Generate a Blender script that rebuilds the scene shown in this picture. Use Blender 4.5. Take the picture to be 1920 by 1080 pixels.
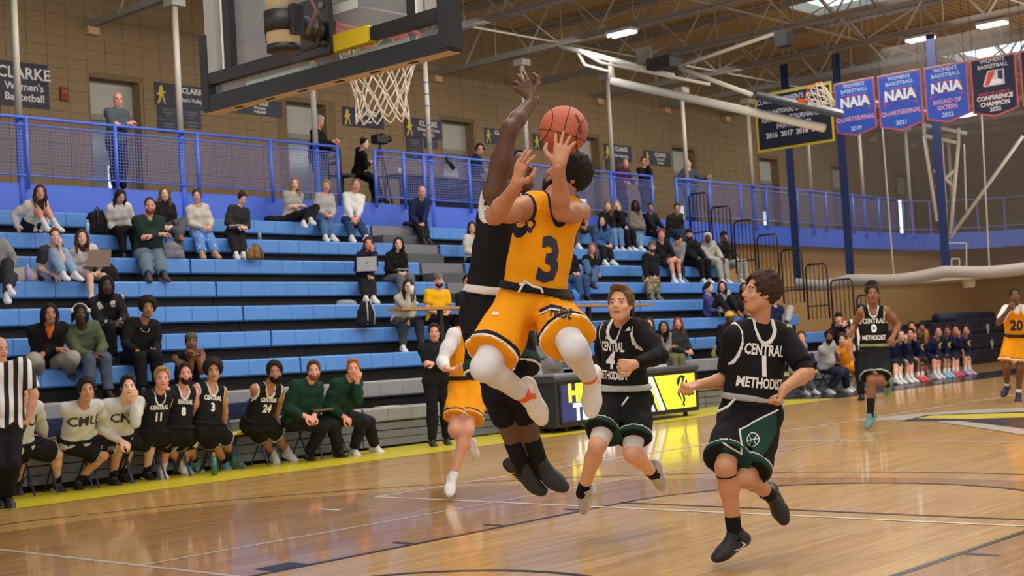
import bpy, math, random, time
import numpy as np
from mathutils import Vector, Matrix
from mathutils.bvhtree import BVHTree
T0 = time.time()
random.seed(7); RNG = np.random.RandomState(7)
for _o in list(bpy.data.objects): bpy.data.objects.remove(_o)
SC = bpy.context.scene
COL = SC.collection
V = lambda *a: np.array(a, float)
# ------------------------------------------------------------------ camera
CAM = V(-5.179, -5.6001, 1.3882); FPX = 2648.9
_yaw, _pit, _rol = .7395, .0393, -.0578
CF = V(math.cos(_yaw)*math.cos(_pit), math.sin(_yaw)*math.cos(_pit), math.sin(_pit))
_r0 = V(math.sin(_yaw), -math.cos(_yaw), 0); _u0 = np.cross(_r0, CF)
CR = math.cos(_rol)*_r0 + math.sin(_rol)*_u0; CU = -math.sin(_rol)*_r0 + math.cos(_rol)*_u0
cd = bpy.data.cameras.new('camera'); cam = bpy.data.objects.new('camera', cd); COL.objects.link(cam)
cd.sensor_width = 36; cd.lens = FPX/1920*36; cd.clip_end = 300
M = Matrix.Identity(4)
for i in range(3):
    M[i][0] = CR[i]; M[i][1] = CU[i]; M[i][2] = -CF[i]; M[i][3] = CAM[i]
cam.matrix_world = M; SC.camera = cam
cd.dof.use_dof = True; cd.dof.focus_distance = 7.9; cd.dof.aperture_fstop = 5.0
# ------------------------------------------------------------------ light
SC.view_settings.view_transform = 'Standard'; SC.view_settings.look = 'None'
SC.view_settings.exposure = -0.07; SC.view_settings.gamma = 1.0
SC.view_settings.use_curve_mapping = False
W = bpy.data.worlds.new('hall_ambient_fill'); SC.world = W; W.use_nodes = True  # even ambient fill in place of the unseen hall's bounce light
W.node_tree.nodes['Background'].inputs[0].default_value = (1.0, .97, .93, 1)
W.node_tree.nodes['Background'].inputs[1].default_value = .88
def area(name, loc, rot, sx, sy, power, color=(1, .95, .88)):
    l = bpy.data.lights.new(name, 'AREA'); l.shape = 'RECTANGLE'; l.size = sx; l.size_y = sy
    l.energy = power; l.color = color
    o = bpy.data.objects.new(name, l); o.location = loc; o.rotation_euler = rot; COL.objects.link(o); return o
for k, (lx, ly) in enumerate([(3, 0), (9, 0), (16, 0), (24, 1), (6, 7), (14, 7), (22, 8), (32, 6)]):
    area('ceiling_lamp_light', (lx, ly, 7.6), (0, 0, 0), 5.0, 3.0, 330)
for lx in (8, 16, 24, 33):
    area('deck_fill_light', (lx, 13.2, 7.7), (math.radians(28), 0, 0), 5.0, .8, 140)  # tilted fill added over the deck to brighten the back wall
    area('ceiling_fill_light', (lx, 5, 7.9), (math.pi, 0, 0), 6.0, 6.0, 130)  # upward fill added under the trusses to brighten the ceiling
area('ceiling_lamp_light', (-4, -3, 7.0), (0, 0, 0), 6, 5, 420)
# ------------------------------------------------------------------ picture measuring
def ray(px, py): return CF + CR*(px-960)/FPX - CU*(py-540)/FPX
def atw(px, py, w): return CAM + ray(px, py)*w
def atz(px, py, z=0.): d = ray(px, py); return CAM + d*(z-CAM[2])/d[2]
def aty(px, py, y): d = ray(px, py); return CAM + d*(y-CAM[1])/d[1]
def atx(px, py, x): d = ray(px, py); return CAM + d*(x-CAM[0])/d[0]
def depth(P): return float((np.asarray(P)-CAM) @ CF)
def pix(P):
    d = np.asarray(P, float)-CAM; w = d @ CF
    return 960+FPX*(d @ CR)/w, 540-FPX*(d @ CU)/w
def chain(parent, px, py, L, sign=-1):
    """point on the pixel's ray at distance L from parent; sign -1 nearer, +1 farther"""
    d = ray(px, py); o = CAM-parent
    a = d @ d; b = 2*d @ o; c = o @ o-L*L; D = b*b-4*a*c
    if D <= 0: w = -b/(2*a)
    else: w = (-b+sign*math.sqrt(D))/(2*a)
    P = CAM+d*w
    v = P-parent; n = np.linalg.norm(v)
    return parent+v*min(1.0, L*1.12/n) if n > L*1.12 else P
# ------------------------------------------------------------------ materials
_mats = {}
def srgb(c):
    if isinstance(c, str):
        c = [int(c[i:i+2], 16)/255 for i in (0, 2, 4)]
    return tuple(((x/12.92) if x <= .04045 else ((x+.055)/1.055)**2.4) for x in c)+(1,)
def mat(c, rough=.6, metal=0., bump=0., bscale=60., var=0., vscale=8., emit=0., spec=.5, alpha=1., key='', sub=0.):
    k = (str(c), rough, metal, bump, bscale, var, vscale, emit, spec, alpha, key, sub)
    if k in _mats: return _mats[k]
    m = bpy.data.materials.new('surface'); m.use_nodes = True
    nt = m.node_tree; b = nt.nodes['Principled BSDF']; col = srgb(c)
    b.inputs['Base Color'].default_value = col; b.inputs['Roughness'].default_value = rough
    b.inputs['Metallic'].default_value = metal; b.inputs['Specular IOR Level'].default_value = spec
    if alpha < 1: b.inputs['Alpha'].default_value = alpha
    if sub: b.inputs['Subsurface Weight'].default_value = sub; b.inputs['Subsurface Radius'].default_value = (.02, .008, .004)
    if emit: b.inputs['Emission Color'].default_value = col; b.inputs['Emission Strength'].default_value = emit
    if bump or var:
        tc = nt.nodes.new('ShaderNodeTexCoord')
        if var:
            n = nt.nodes.new('ShaderNodeTexNoise'); n.inputs['Scale'].default_value = vscale; n.inputs['Detail'].default_value = 4
            nt.links.new(tc.outputs['Object'], n.inputs['Vector'])
            mx = nt.nodes.new('ShaderNodeMixRGB'); mx.blend_type = 'MIX'
            mx.inputs[1].default_value = tuple(x*(1-var) for x in col[:3])+(1,); mx.inputs[2].default_value = tuple(min(1, x*(1+var)) for x in col[:3])+(1,)
            nt.links.new(n.outputs['Fac'], mx.inputs[0]); nt.links.new(mx.outputs[0], b.inputs['Base Color'])
        if bump:
            n2 = nt.nodes.new('ShaderNodeTexNoise'); n2.inputs['Scale'].default_value = bscale; n2.inputs['Detail'].default_value = 3
            nt.links.new(tc.outputs['Object'], n2.inputs['Vector'])
            bp = nt.nodes.new('ShaderNodeBump'); bp.inputs['Strength'].default_value = bump; bp.inputs['Distance'].default_value = .01
            nt.links.new(n2.outputs['Fac'], bp.inputs['Height']); nt.links.new(bp.outputs[0], b.inputs['Normal'])
    _mats[k] = m; return m
def cloth(c): return mat(c, .85, bump=.6, bscale=13, var=.10, vscale=14, spec=.2)
def skin(c): return mat(c, .5, bump=.08, bscale=90, var=.07, vscale=18, spec=.4, sub=.06)
# ------------------------------------------------------------------ objects
def tag(o, label=None, cat=None, group=None, kind=None):
    if label: o['label'] = label
    if cat: o['category'] = cat
    if group: o['group'] = group
    if kind: o['kind'] = kind
    return o
def thing(name, label, cat, loc=(0, 0, 0), group=None):
    o = bpy.data.objects.new(name, None); o.location = [float(x) for x in loc]; o.empty_display_size = .1
    COL.objects.link(o); return tag(o, label, cat, group)
def rootof(p):
    l = V(0, 0, 0)
    while p is not None: l = l+np.array(p.location); p = p.parent
    return l
def mesh_obj(name, verts, faces, mats, parent=None, midx=None, smooth=False, loc=None):
    me = bpy.data.meshes.new(name); verts = np.asarray(verts, np.float32)
    if parent is not None: verts = verts-rootof(parent).astype(np.float32)
    elif loc is not None: verts = verts-np.asarray(loc, np.float32)
    if isinstance(faces, np.ndarray) and faces.ndim == 2:
        n, k = faces.shape
        me.vertices.add(len(verts)); me.vertices.foreach_set('co', verts.ravel())
        me.loops.add(n*k); me.loops.foreach_set('vertex_index', faces.astype(np.int32).ravel())
        me.polygons.add(n); me.polygons.foreach_set('loop_start', np.arange(0, n*k, k, dtype=np.int32))
        try: me.polygons.foreach_set('loop_total', np.full(n, k, np.int32))
        except Exception: pass
        me.update(calc_edges=True)
    else:
        me.from_pydata([tuple(map(float, v)) for v in verts], [], [tuple(int(i) for i in f) for f in faces])
    for m in (mats if isinstance(mats, (list, tuple)) else [mats]): me.materials.append(m)
    if midx is not None: me.polygons.foreach_set('material_index', np.asarray(midx, np.int32))
    if smooth: me.polygons.foreach_set('use_smooth', np.ones(len(me.polygons), bool))
    me.update()
    o = bpy.data.objects.new(name, me); COL.objects.link(o)
    if parent is not None: o.parent = parent
    elif loc is not None: o.location = [float(x) for x in loc]
    return o
class MB:
    """collects boxes, bars, tubes into one mesh"""
    def __init__(s): s.v = []; s.f = []; s.m = []; s.cur = 0
    def add(s, v, f):
        n = len(s.v); s.v += [tuple(map(float, p)) for p in v]; s.f += [tuple(n+i for i in q) for q in f]; s.m += [s.cur]*len(f); return s
    def box(s, a, b, bev=0.):
        a, b = np.minimum(a, b), np.maximum(a, b)
        if bev > 0:
            o = []; f = []
            x0, y0, z0 = a; x1, y1, z1 = b; e = bev
            prof = [(y0+e, z0), (y1-e, z0), (y1, z0+e), (y1, z1-e), (y1-e, z1), (y0+e, z1), (y0, z1-e), (y0, z0+e)]
            for x in (x0, x1): o += [(x, y, z) for y, z in prof]
            f = [tuple(range(7, -1, -1)), tuple(range(8, 16))]+[(i, (i+1) % 8, 8+(i+1) % 8, 8+i) for i in range(8)]
            return s.add(o, f)
        v = [(x, y, z) for x in (a[0], b[0]) for y in (a[1], b[1]) for z in (a[2], b[2])]
        return s.add(v, [(0, 1, 3, 2), (4, 6, 7, 5), (0, 4, 5, 1), (2, 3, 7, 6), (0, 2, 6, 4), (1, 5, 7, 3)])
    def tube(s, a, b, r, n=8, r2=None, cap=True, up=None, square=False):
        a = np.asarray(a, float); b = np.asarray(b, float); d = b-a; L = np.linalg.norm(d)
        if L < 1e-6: return s
        d /= L; r2 = r if r2 is None else r2
        h = V(0, 0, 1) if abs(d[2]) < .9 else V(1, 0, 0)
        if up is not None: h = np.asarray(up, float)
        x = np.cross(h, d); x /= np.linalg.norm(x); y = np.cross(d, x)
        if square: n = 4
        ph = math.pi/4 if square else 0
        rings = []
        for c, rr in ((a, r), (b, r2)):
            q = rr*(math.sqrt(2) if square else 1)
            rings += [c+q*(math.cos(2*math.pi*i/n+ph)*x+math.sin(2*math.pi*i/n+ph)*y) for i in range(n)]
        f = [(i, (i+1) % n, n+(i+1) % n, n+i) for i in range(n)]
        if cap: f += [tuple(range(n-1, -1, -1)), tuple(range(n, 2*n))]
        return s.add(rings, f)
    def path(s, pts, r, n=6, closed=False):
        pts = [np.asarray(p, float) for p in pts]; m = len(pts); rings = []; prev = None
        for i, p in enumerate(pts):
            q0 = pts[(i-1) % m] if (closed or i > 0) else p; q1 = pts[(i+1) % m] if (closed or i < m-1) else p
            d = q1-q0; d = d/(np.linalg.norm(d)+1e-9)
            if prev is None: h = V(0, 0, 1) if abs(d[2]) < .9 else V(1, 0, 0); x = np.cross(h, d)
            else: x = prev-d*(prev @ d)
            x /= np.linalg.norm(x)+1e-9; prev = x; y = np.cross(d, x)
            rr = r[i] if hasattr(r, '__len__') else r
            rings += [p+rr*(math.cos(2*math.pi*k/n)*x+math.sin(2*math.pi*k/n)*y) for k in range(n)]
        f = []
        for i in range(m if closed else m-1):
            j = (i+1) % m
            f += [(i*n+k, i*n+(k+1) % n, j*n+(k+1) % n, j*n+k) for k in range(n)]
        if not closed: f += [tuple(range(n-1, -1, -1)), tuple(range((m-1)*n, m*n))]
        return s.add(rings, f)
    def prism(s, poly, ext):
        """poly: list of 3d points (planar), ext: extrusion vector"""
        n = len(poly); e = np.asarray(ext, float)
        v = [np.asarray(p, float) for p in poly]+[np.asarray(p, float)+e for p in poly]
        return s.add(v, [tuple(range(n-1, -1, -1)), tuple(range(n, 2*n))]+[(i, (i+1) % n, n+(i+1) % n, n+i) for i in range(n)])
    def build(s, name, mats, parent=None, smooth=False, loc=None):
        if parent is None and loc is None:
            a = np.array(s.v); lo = a.min(0); hi = a.max(0); loc = V((lo[0]+hi[0])/2, (lo[1]+hi[1])/2, lo[2])
        return mesh_obj(name, s.v, s.f, mats, parent, s.m, smooth, loc)
# ------------------------------------------------------------------ lettering (flat print laid on surfaces)
def text_polys(txt, size=1., bold=0.0, cut=0.0, sx=1.0, space=1.0):
    cu = bpy.data.curves.new('lettering', 'FONT'); cu.body = txt; cu.size = size; cu.align_x = 'CENTER'; cu.align_y = 'CENTER'
    cu.offset = bold; cu.resolution_u = 2; cu.space_character = space
    o = bpy.data.objects.new('lettering', cu); COL.objects.link(o)
    me = bpy.data.meshes.new_from_object(o)
    vs = [(v.co.x*sx, v.co.y) for v in me.vertices]; fs = [tuple(p.vertices) for p in me.polygons]
    bpy.data.objects.remove(o); bpy.data.meshes.remove(me)
    if cut > 0:
        import bmesh
        bm = bmesh.new(); bv = [bm.verts.new((x, y, 0)) for x, y in vs]
        for f in fs:
            try: bm.faces.new([bv[i] for i in f])
            except Exception: pass
        xs = [v[0] for v in vs]; ys = [v[1] for v in vs]
        for lo, hi, ax in ((min(xs), max(xs), 0), (min(ys), max(ys), 1)):
            t = lo+cut
            while t < hi:
                co = [0, 0, 0]; co[ax] = t; no = [0, 0, 0]; no[ax] = 1
                bmesh.ops.bisect_plane(bm, geom=bm.verts[:]+bm.edges[:]+bm.faces[:], plane_co=co, plane_no=no); t += cut
        bm.verts.index_update(); vs = [(v.co.x, v.co.y) for v in bm.verts]; fs = [tuple(v.index for v in f.verts) for f in bm.faces]; bm.free()
    return vs, fs
def lay_text(name, txt, org, right, up, size, m, parent, bold=0., sx=1., lift=.003, space=1.):
    vs, fs = text_polys(txt, size, bold, 0, sx, space)
    right = np.asarray(right, float); up = np.asarray(up, float); n = np.cross(right, up)
    P = [np.asarray(org)+right*x+up*y+n*lift for x, y in vs]
    return mesh_obj(name, P, fs, m, parent)
# ------------------------------------------------------------------ implicit-surface modeller (numpy surface nets)
def unit(v): v = np.asarray(v, float); return v/(np.linalg.norm(v)+1e-9)
class Field:
    def __init__(s, lo, hi, h):
        s.h = h; s.lo = np.asarray(lo, float)-3*h; n = np.ceil((np.asarray(hi, float)+3*h-s.lo)/h).astype(int)+1
        s.n = n; s.val = np.full(tuple(n), .25, np.float32)
    def sub(s, lo, hi):
        a = np.clip(np.floor((lo-s.lo)/s.h).astype(int), 0, s.n-1); b = np.clip(np.ceil((hi-s.lo)/s.h).astype(int)+1, 1, s.n)
        if np.any(b <= a): return None, None
        g = [(s.lo[i]+s.h*np.arange(a[i], b[i])).astype(np.float32) for i in range(3)]
        return (slice(a[0], b[0]), slice(a[1], b[1]), slice(a[2], b[2])), (g[0][:, None, None], g[1][None, :, None], g[2][None, None, :])
    def mix(s, sl, d, k, op):
        v = s.val[sl]
        if op == 'u':
            h = np.maximum(k-np.abs(v-d), 0)/k; s.val[sl] = np.minimum(v, d)-h*h*k*.25
        elif op == 's':
            d = -d; h = np.maximum(k-np.abs(v-d), 0)/k; s.val[sl] = np.maximum(v, d)+h*h*k*.25
    def cone(s, a, b, r1, r2, k=.02, flat=None, op='u', c0=None, c1=None):
        """tapered capsule; flat=(axis, factor) squeezes it; c0/c1 cut it square at its ends"""
        a = np.asarray(a, float); b = np.asarray(b, float); m = max(r1, r2)+k+2*s.h
        sl, g = s.sub(np.minimum(a, b)-m, np.maximum(a, b)+m)
        if sl is None: return
        ba = b-a; l2 = max(ba @ ba, 1e-9)
        p = [g[i]-a[i] for i in range(3)]
        if flat is not None:
            ax, fc = flat; ax = unit(ax); dt = p[0]*ax[0]+p[1]*ax[1]+p[2]*ax[2]
            p = [p[i]+ax[i]*(fc-1)*dt for i in range(3)]
        y = p[0]*ba[0]+p[1]*ba[1]+p[2]*ba[2]; t = np.clip(y/l2, 0, 1)
        d = np.sqrt((p[0]-ba[0]*t)**2+(p[1]-ba[1]*t)**2+(p[2]-ba[2]*t)**2)-(r1+(r2-r1)*t)
        L = math.sqrt(l2)
        if c1: d = np.maximum(d, (y-l2)/L)
        if c0: d = np.maximum(d, -y/L)
        s.mix(sl, d, k, op)
    def ell(s, c, R, fr=None, k=.02, op='u'):
        c = np.asarray(c, float); m = max(R)+k+2*s.h
        sl, g = s.sub(c-m, c+m)
        if sl is None: return
        p = [g[i]-c[i] for i in range(3)]
        if fr is None: q = p
        else: q = [p[0]*f[0]+p[1]*f[1]+p[2]*f[2] for f in fr]
        k0 = np.sqrt((q[0]/R[0])**2+(q[1]/R[1])**2+(q[2]/R[2])**2); k1 = np.sqrt((q[0]/R[0]**2)**2+(q[1]/R[1]**2)**2+(q[2]/R[2]**2)**2)+1e-6
        s.mix(sl, k0*(k0-1)/k1, k, op)
    def plane(s, c, n, k=.004):
        """removes what lies beyond the plane (side of n)"""
        n = unit(n); sl, g = s.sub(s.lo, s.lo+s.h*s.n)
        d = (g[0]-c[0])*n[0]+(g[1]-c[1])*n[1]+(g[2]-c[2])*n[2]
        s.mix(sl, -d, k, 's')
    def noise(s, amp, fr, seed=0):
        _, g = s.sub(s.lo, s.lo+s.h*s.n); r = np.random.RandomState(seed)
        for j in range(3):
            w = r.randn(3); w = w/np.linalg.norm(w)*fr*(1+.7*j)
            w2 = r.randn(3); w2 = w2/np.linalg.norm(w2)*fr*.6
            s.val += (amp/(1+.5*j))*(np.sin(g[0]*w[0]+g[1]*w[1]+g[2]*w[2]+r.rand()*6)*np.sin(g[0]*w2[0]+g[1]*w2[1]+g[2]*w2[2]+r.rand()*6)).astype(np.float32)
    def mesh(s):
        v = s.val; S = v < 0; S[0] = S[-1] = False; S[:, 0] = S[:, -1] = False; S[:, :, 0] = S[:, :, -1] = False
        n = np.array(v.shape)-1
        cnt = np.zeros(tuple(n), np.int8)
        offs = [(i, j, k) for i in (0, 1) for j in (0, 1) for k in (0, 1)]
        for i, j, k in offs: cnt += S[i:i+n[0], j:j+n[1], k:k+n[2]]
        act = np.argwhere((cnt > 0) & (cnt < 8))
        if len(act) == 0: return np.zeros((0, 3)), np.zeros((0, 4), int)
        idx = np.full(tuple(n), -1, np.int32); idx[act[:, 0], act[:, 1], act[:, 2]] = np.arange(len(act))
        cv = np.stack([v[act[:, 0]+o[0], act[:, 1]+o[1], act[:, 2]+o[2]] for o in offs], 1)
        cs = np.stack([S[act[:, 0]+o[0], act[:, 1]+o[1], act[:, 2]+o[2]] for o in offs], 1)
        acc = np.zeros((len(act), 3)); c = np.zeros(len(act))
        for a in range(8):
            for b in range(a+1, 8):
                oa, ob = np.array(offs[a]), np.array(offs[b])
                if np.abs(oa-ob).sum() != 1: continue
                x = cs[:, a] != cs[:, b]
                va, vb = cv[x, a], cv[x, b]; den = va-vb; den[np.abs(den) < 1e-9] = 1e-9
                t = np.clip(va/den, 0, 1)[:, None]
                acc[x] += oa+(ob-oa)*t; c[x] += 1
        P = s.lo+s.h*(act+acc/np.maximum(c, 1)[:, None])
        F = []
        for ax in range(3):
            s1 = [slice(None)]*3; s2 = [slice(None)]*3; s1[ax] = slice(0, -1); s2[ax] = slice(1, None)
            A = S[tuple(s1)]; B = S[tuple(s2)]
            e = np.argwhere(A != B)
            u, w = (ax+1) % 3, (ax+2) % 3
            e = e[(e[:, u] > 0) & (e[:, w] > 0) & (e[:, u] < n[u]) & (e[:, w] < n[w])]
            inside = A[e[:, 0], e[:, 1], e[:, 2]]
            q = []
            for du, dw in ((1, 1), (0, 1), (0, 0), (1, 0)):
                g = e.copy(); g[:, u] -= du; g[:, w] -= dw; q.append(idx[g[:, 0], g[:, 1], g[:, 2]])
            q = np.stack(q, 1); q[~inside] = q[~inside][:, ::-1]; F.append(q)
        F = np.concatenate(F); F = F[(F >= 0).all(1)]
        return P, F
# ------------------------------------------------------------------ people
ORANGE = 'e8960c'; BLK = '17181a'; NAVY = '161c38'; WHT = 'dcdcdc'; GREEN = '1f3f36'
def field_for(pts, pad, h):
    a = np.array(pts); return Field(a.min(0)-pad, a.max(0)+pad, h)
def smooth_part(name, F, m, parent, midx=None):
    P, Q = F.mesh() if isinstance(F, Field) else F
    if len(Q) == 0: return None
    return mesh_obj(name, P, Q, m, parent, midx, True)
def frames(P):
    up = unit(P['neck']-P['pel']); r = P['shR']-P['shL']; r = unit(r-up*(r @ up)); f = np.cross(up, r)
    return up, r, f, np.linalg.norm(P['neck']-P['pel'])
def torso(F, P, s, g, e=0., k=.05, fem=False, legs=True, sh=1., strap=None):
    up, r, f, T = frames(P); pel = P['pel']; hr = unit(P['hpR']-P['hpL']); w = .9 if fem else 1.
    for q in (-1, 1):
        F.cone(pel+up*.45*T+r*q*.052*s*w, pel+up*.80*T+r*q*.082*s*w, (.094*s*g+e), (.090*s*g**.5+e), k, (f, 1.15))
        F.cone(pel+up*.04*T+hr*q*.06*s, pel+up*.5*T+r*q*.05*s, (.103*s*g+e), (.098*s*g*(.9 if fem else 1)+e), k, (f, 1.12))
        if fem: F.ell(pel+up*.66*T+r*q*.065*s+f*.075*s, (.055*s+e*.5, .05*s+e*.5, .055*s+e*.5), None, .04)
    if g > 1.08: F.ell(pel+up*.3*T+f*.05*s*g, ((.12*s*g+e),)*3, None, .06)
    if legs: F.cone(P['hpL'], P['hpR'], .098*s*g+e, .098*s*g+e, k, (up, 1.0))
    ch = pel+up*.84*T
    for sd in 'LR':
        S = P['sh'+sd]; q = 1. if strap is None else strap
        F.cone(ch, ch+(S-ch)*q, .068*s+e, .056*s*sh+e, k)
        F.cone(P['neck']-up*.015*s, P['neck']*.35+S*.65+up*.012*s, .045*s+e, .036*s+e, .03)
def arm(F, P, sd, s, g, e=0., frac=2., cut=True, k=.025, loose=0.):
    """frac: 0..1 upper arm, 1..2 forearm"""
    S, E_, W_ = P['sh'+sd], P['el'+sd], P['wr'+sd]; g = g**.7
    r0, r1, r2 = .056*s*g+e+loose*.3, .041*s*g+e+loose, .029*s+e+loose*.6
    if frac <= 1:
        t = frac; F.cone(S, S+(E_-S)*t, r0+.008*s, r0+.010*s+(r1-r0)*t, k, c1=cut)
    else:
        F.cone(S, E_, r0, r1, k); t = frac-1
        m = E_+(W_-E_)*.3
        F.ell(S*.5+E_*.5, (.049*s*g+e,)*3, None, .05)
        F.cone(E_, m, r1, .042*s*g+e+loose, k)
        F.cone(m, E_+(W_-E_)*t, .042*s*g+e+loose, (.042*s*g+e+loose)+(r2-(.042*s*g+e+loose))*((t-.3)/.7), k, c1=cut and t < .99)
def leg(F, P, sd, s, g, e=0., frac=2., k=.03, flare=0., back=True):
    H, K, A = P['hp'+sd], P['kn'+sd], P['an'+sd]; g = g**.8
    r0, r1, r2 = .088*s*g+e, .057*s*g+e+flare*.5, .036*s+e+flare
    if frac <= 1: F.cone(H, H+(K-H)*frac, r0, r0+(r1-r0)*frac+flare, k, c1=True); return
    F.cone(H, K, r0, r1, k)
    th = unit(K-H); sh = unit(A-K); bk = -th-sh*(-th @ sh)*1.0
    bk = unit(sh*(th @ sh)-th) if np.linalg.norm(np.cross(th, sh)) > .15 else V(0, 0, 0)
    c = K+(A-K)*.3-unit(bk)*.012*s*(1 if np.any(bk) else 0)
    c = K+(A-K)*.3+ (-1)*unit(np.cross(np.cross(sh, th), sh))*.012*s if np.linalg.norm(np.cross(th, sh)) > .15 else c
    t = frac-1
    F.cone(K, c, r1, .055*s*g+e+flare*.6, k)
    F.cone(c, K+(A-K)*t, .055*s*g+e+flare*.6, (.055*s*g+e+flare*.6)*(1-t)+r2*t, k, c1=(frac < 1.99 or e > .004))
def hand(P, sd, s, h, curl=.35, spread=.5):
    wr = P['wr'+sd]; d = unit(P['hd'+sd]); n = P['hn'+sd]; n = unit(n-d*(n @ d)); t = unit(np.cross(n, d))*(1 if sd == 'R' else -1)
    F = field_for([wr-d*.03*s, wr+d*.2*s], .1*s, h)
    F.cone(P['el'+sd]*.15+wr*.85, wr+d*.02*s, .031*s, .027*s, .02)
    L = [.074, .082, .076, .06]; C = curl if hasattr(curl, '__len__') else [curl]*4
    for j in range(4):
        b = wr+d*(.092-.004*abs(j-1))*s+t*(.031-.0205*j)*s
        F.cone(wr+d*.012*s+t*(.014-.010*j)*s, b, .017*s, .0125*s, .016, (n, 1.15))
        dj = unit(d+t*spread*(1.3-j)*.22); p = b; a = 0
        for q, (fr, an) in enumerate(((.44, 78), (.31, 95), (.25, 55))):
            a += C[j]*math.radians(an); dd = dj*math.cos(a)+n*math.sin(a)
            p2 = p+dd*L[j]*fr*s*1.05; r = (.0098-.0009*q)*s; F.cone(p, p2, r, r-.0008*s, .006); p = p2
    p = wr+d*.024*s+t*.024*s
    for dd, l, r in ((d*.6+t*(.75+.2*spread)+n*.25, .046, .0145), (d*.85+t*.42*(1+spread)*(1-C[0])+n*(.15+.7*C[0]), .035, .0115), (d*.9-t*(.5*C[0])+n*(.1+.6*C[0]), .029, .0105)):
        p2 = p+unit(dd)*l*s; F.cone(p, p2, r*s, (r-.0015)*s, .010); p = p2
    return F.mesh()
def head_frame(P):
    f = unit(P['hf']); u = P.get('hu', V(0, 0, 1)); u = unit(u-f*(u @ f)); return np.cross(f, u), u, f   # right (person's), up, forward
def head_geo(P, O, s, h):
    r, u, f = head_frame(P); c = P['head']; fem = O.get('fem'); k = 1.0*s*.97
    X = lambda a, b, d: c+(r*a+u*b+f*d)*k
    F = field_for([X(0, 0, 0), P['neck']], .17*s, h); fr = (r, u, f)
    F.ell(X(0, .03, -.015), (.076*k, .093*k, .098*k), fr, .02)
    F.ell(X(0, -.035, .025), ((.058 if fem else .062)*k, .078*k, .068*k), fr, .03)
    F.ell(X(0, -.098, .052), (.026*k, .018*k, .024*k), fr, .03)
    F.cone(X(-.045, -.062, .015), X(-.02, -.1, .045), .022*k, .016*k, .03); F.cone(X(.045, -.062, .015), X(.02, -.1, .045), .022*k, .016*k, .03)
    F.cone(X(0, -.05, -.02), P['neck']-V(0, 0, .02)*s, .054*s*(.88 if fem else 1), .058*s*(.88 if fem else 1), .03)
    if h < .012:
        F.cone(X(-.032, .022, .074), X(.032, .022, .074), .011*k, .011*k, .015)
        for q in (-1, 1):
            F.ell(X(q*.033, .002, .097), (.017*k, .0095*k, .013*k), fr, .010, 's')
            F.ell(X(q*.05, -.03, .058), (.018*k, .016*k, .016*k), fr, .02)
            F.ell(X(q*.077, -.008, -.008), (.009*k, .029*k, .018*k), fr, .006)
            F.ell(X(q*.080, -.006, -.002), (.008*k, .014*k, .008*k), fr, .004, 's')
        F.cone(X(0, .008, .086), X(0, -.028, .105), .008*k, .0125*k, .008); F.ell(X(-.012, -.033, .094), (.009*k,)*3, None, .006); F.ell(X(.012, -.033, .094), (.009*k,)*3, None, .006)
        F.ell(X(0, -.062, .088), (.024*k, .008*k, .009*k), fr, .005); F.ell(X(0, -.071, .086), (.020*k, .008*k, .009*k), fr, .005)
        if O.get('mouth'): F.ell(X(0, -.068, .098), (.012*k, .008*k, .012*k), fr, .003, 's')
        else: F.cone(X(-.02, -.066, .097), X(.02, -.066, .097), .0022*k, .0022*k, .003, op='s')
    else:
        F.cone(X(0, .0, .085), X(0, -.028, .100), .010*k, .014*k, .01)
    Pm, Q = F.mesh(); mi = np.zeros(len(Q), int)
    ce = Pm[Q].mean(1)-c; x = ce @ r/k; y = ce @ u/k; z = ce @ f/k
    mi[(np.abs(x) < .025) & (np.abs(y+.0665) < .0095) & (z > .07)] = 1
    return Pm, Q, mi, X, fr, k
def ball(c, r, n=8, m=6):
    v = []; q = []
    for i in range(m+1):
        for j in range(n):
            a, b = math.pi*i/m, 2*math.pi*j/n; v.append(c+r*V(math.sin(a)*math.cos(b), math.sin(a)*math.sin(b), math.cos(a)))
    for i in range(m):
        for j in range(n): q.append((i*n+j, (i+1)*n+j, (i+1)*n+(j+1) % n, i*n+(j+1) % n))
    return np.array(v), np.array(q)
def cut_face(F, X, fr, k, line=.055, wide=.07, low=-.05):
    F.ell(X(0, -.05, .098), ((wide+.012)*k, (line+.066)*k, .098*k), fr, .008, 's')
    F.ell(X(0, -.10, .03), (.12*k, .07*k, .12*k), fr, .01, 's')
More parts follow.
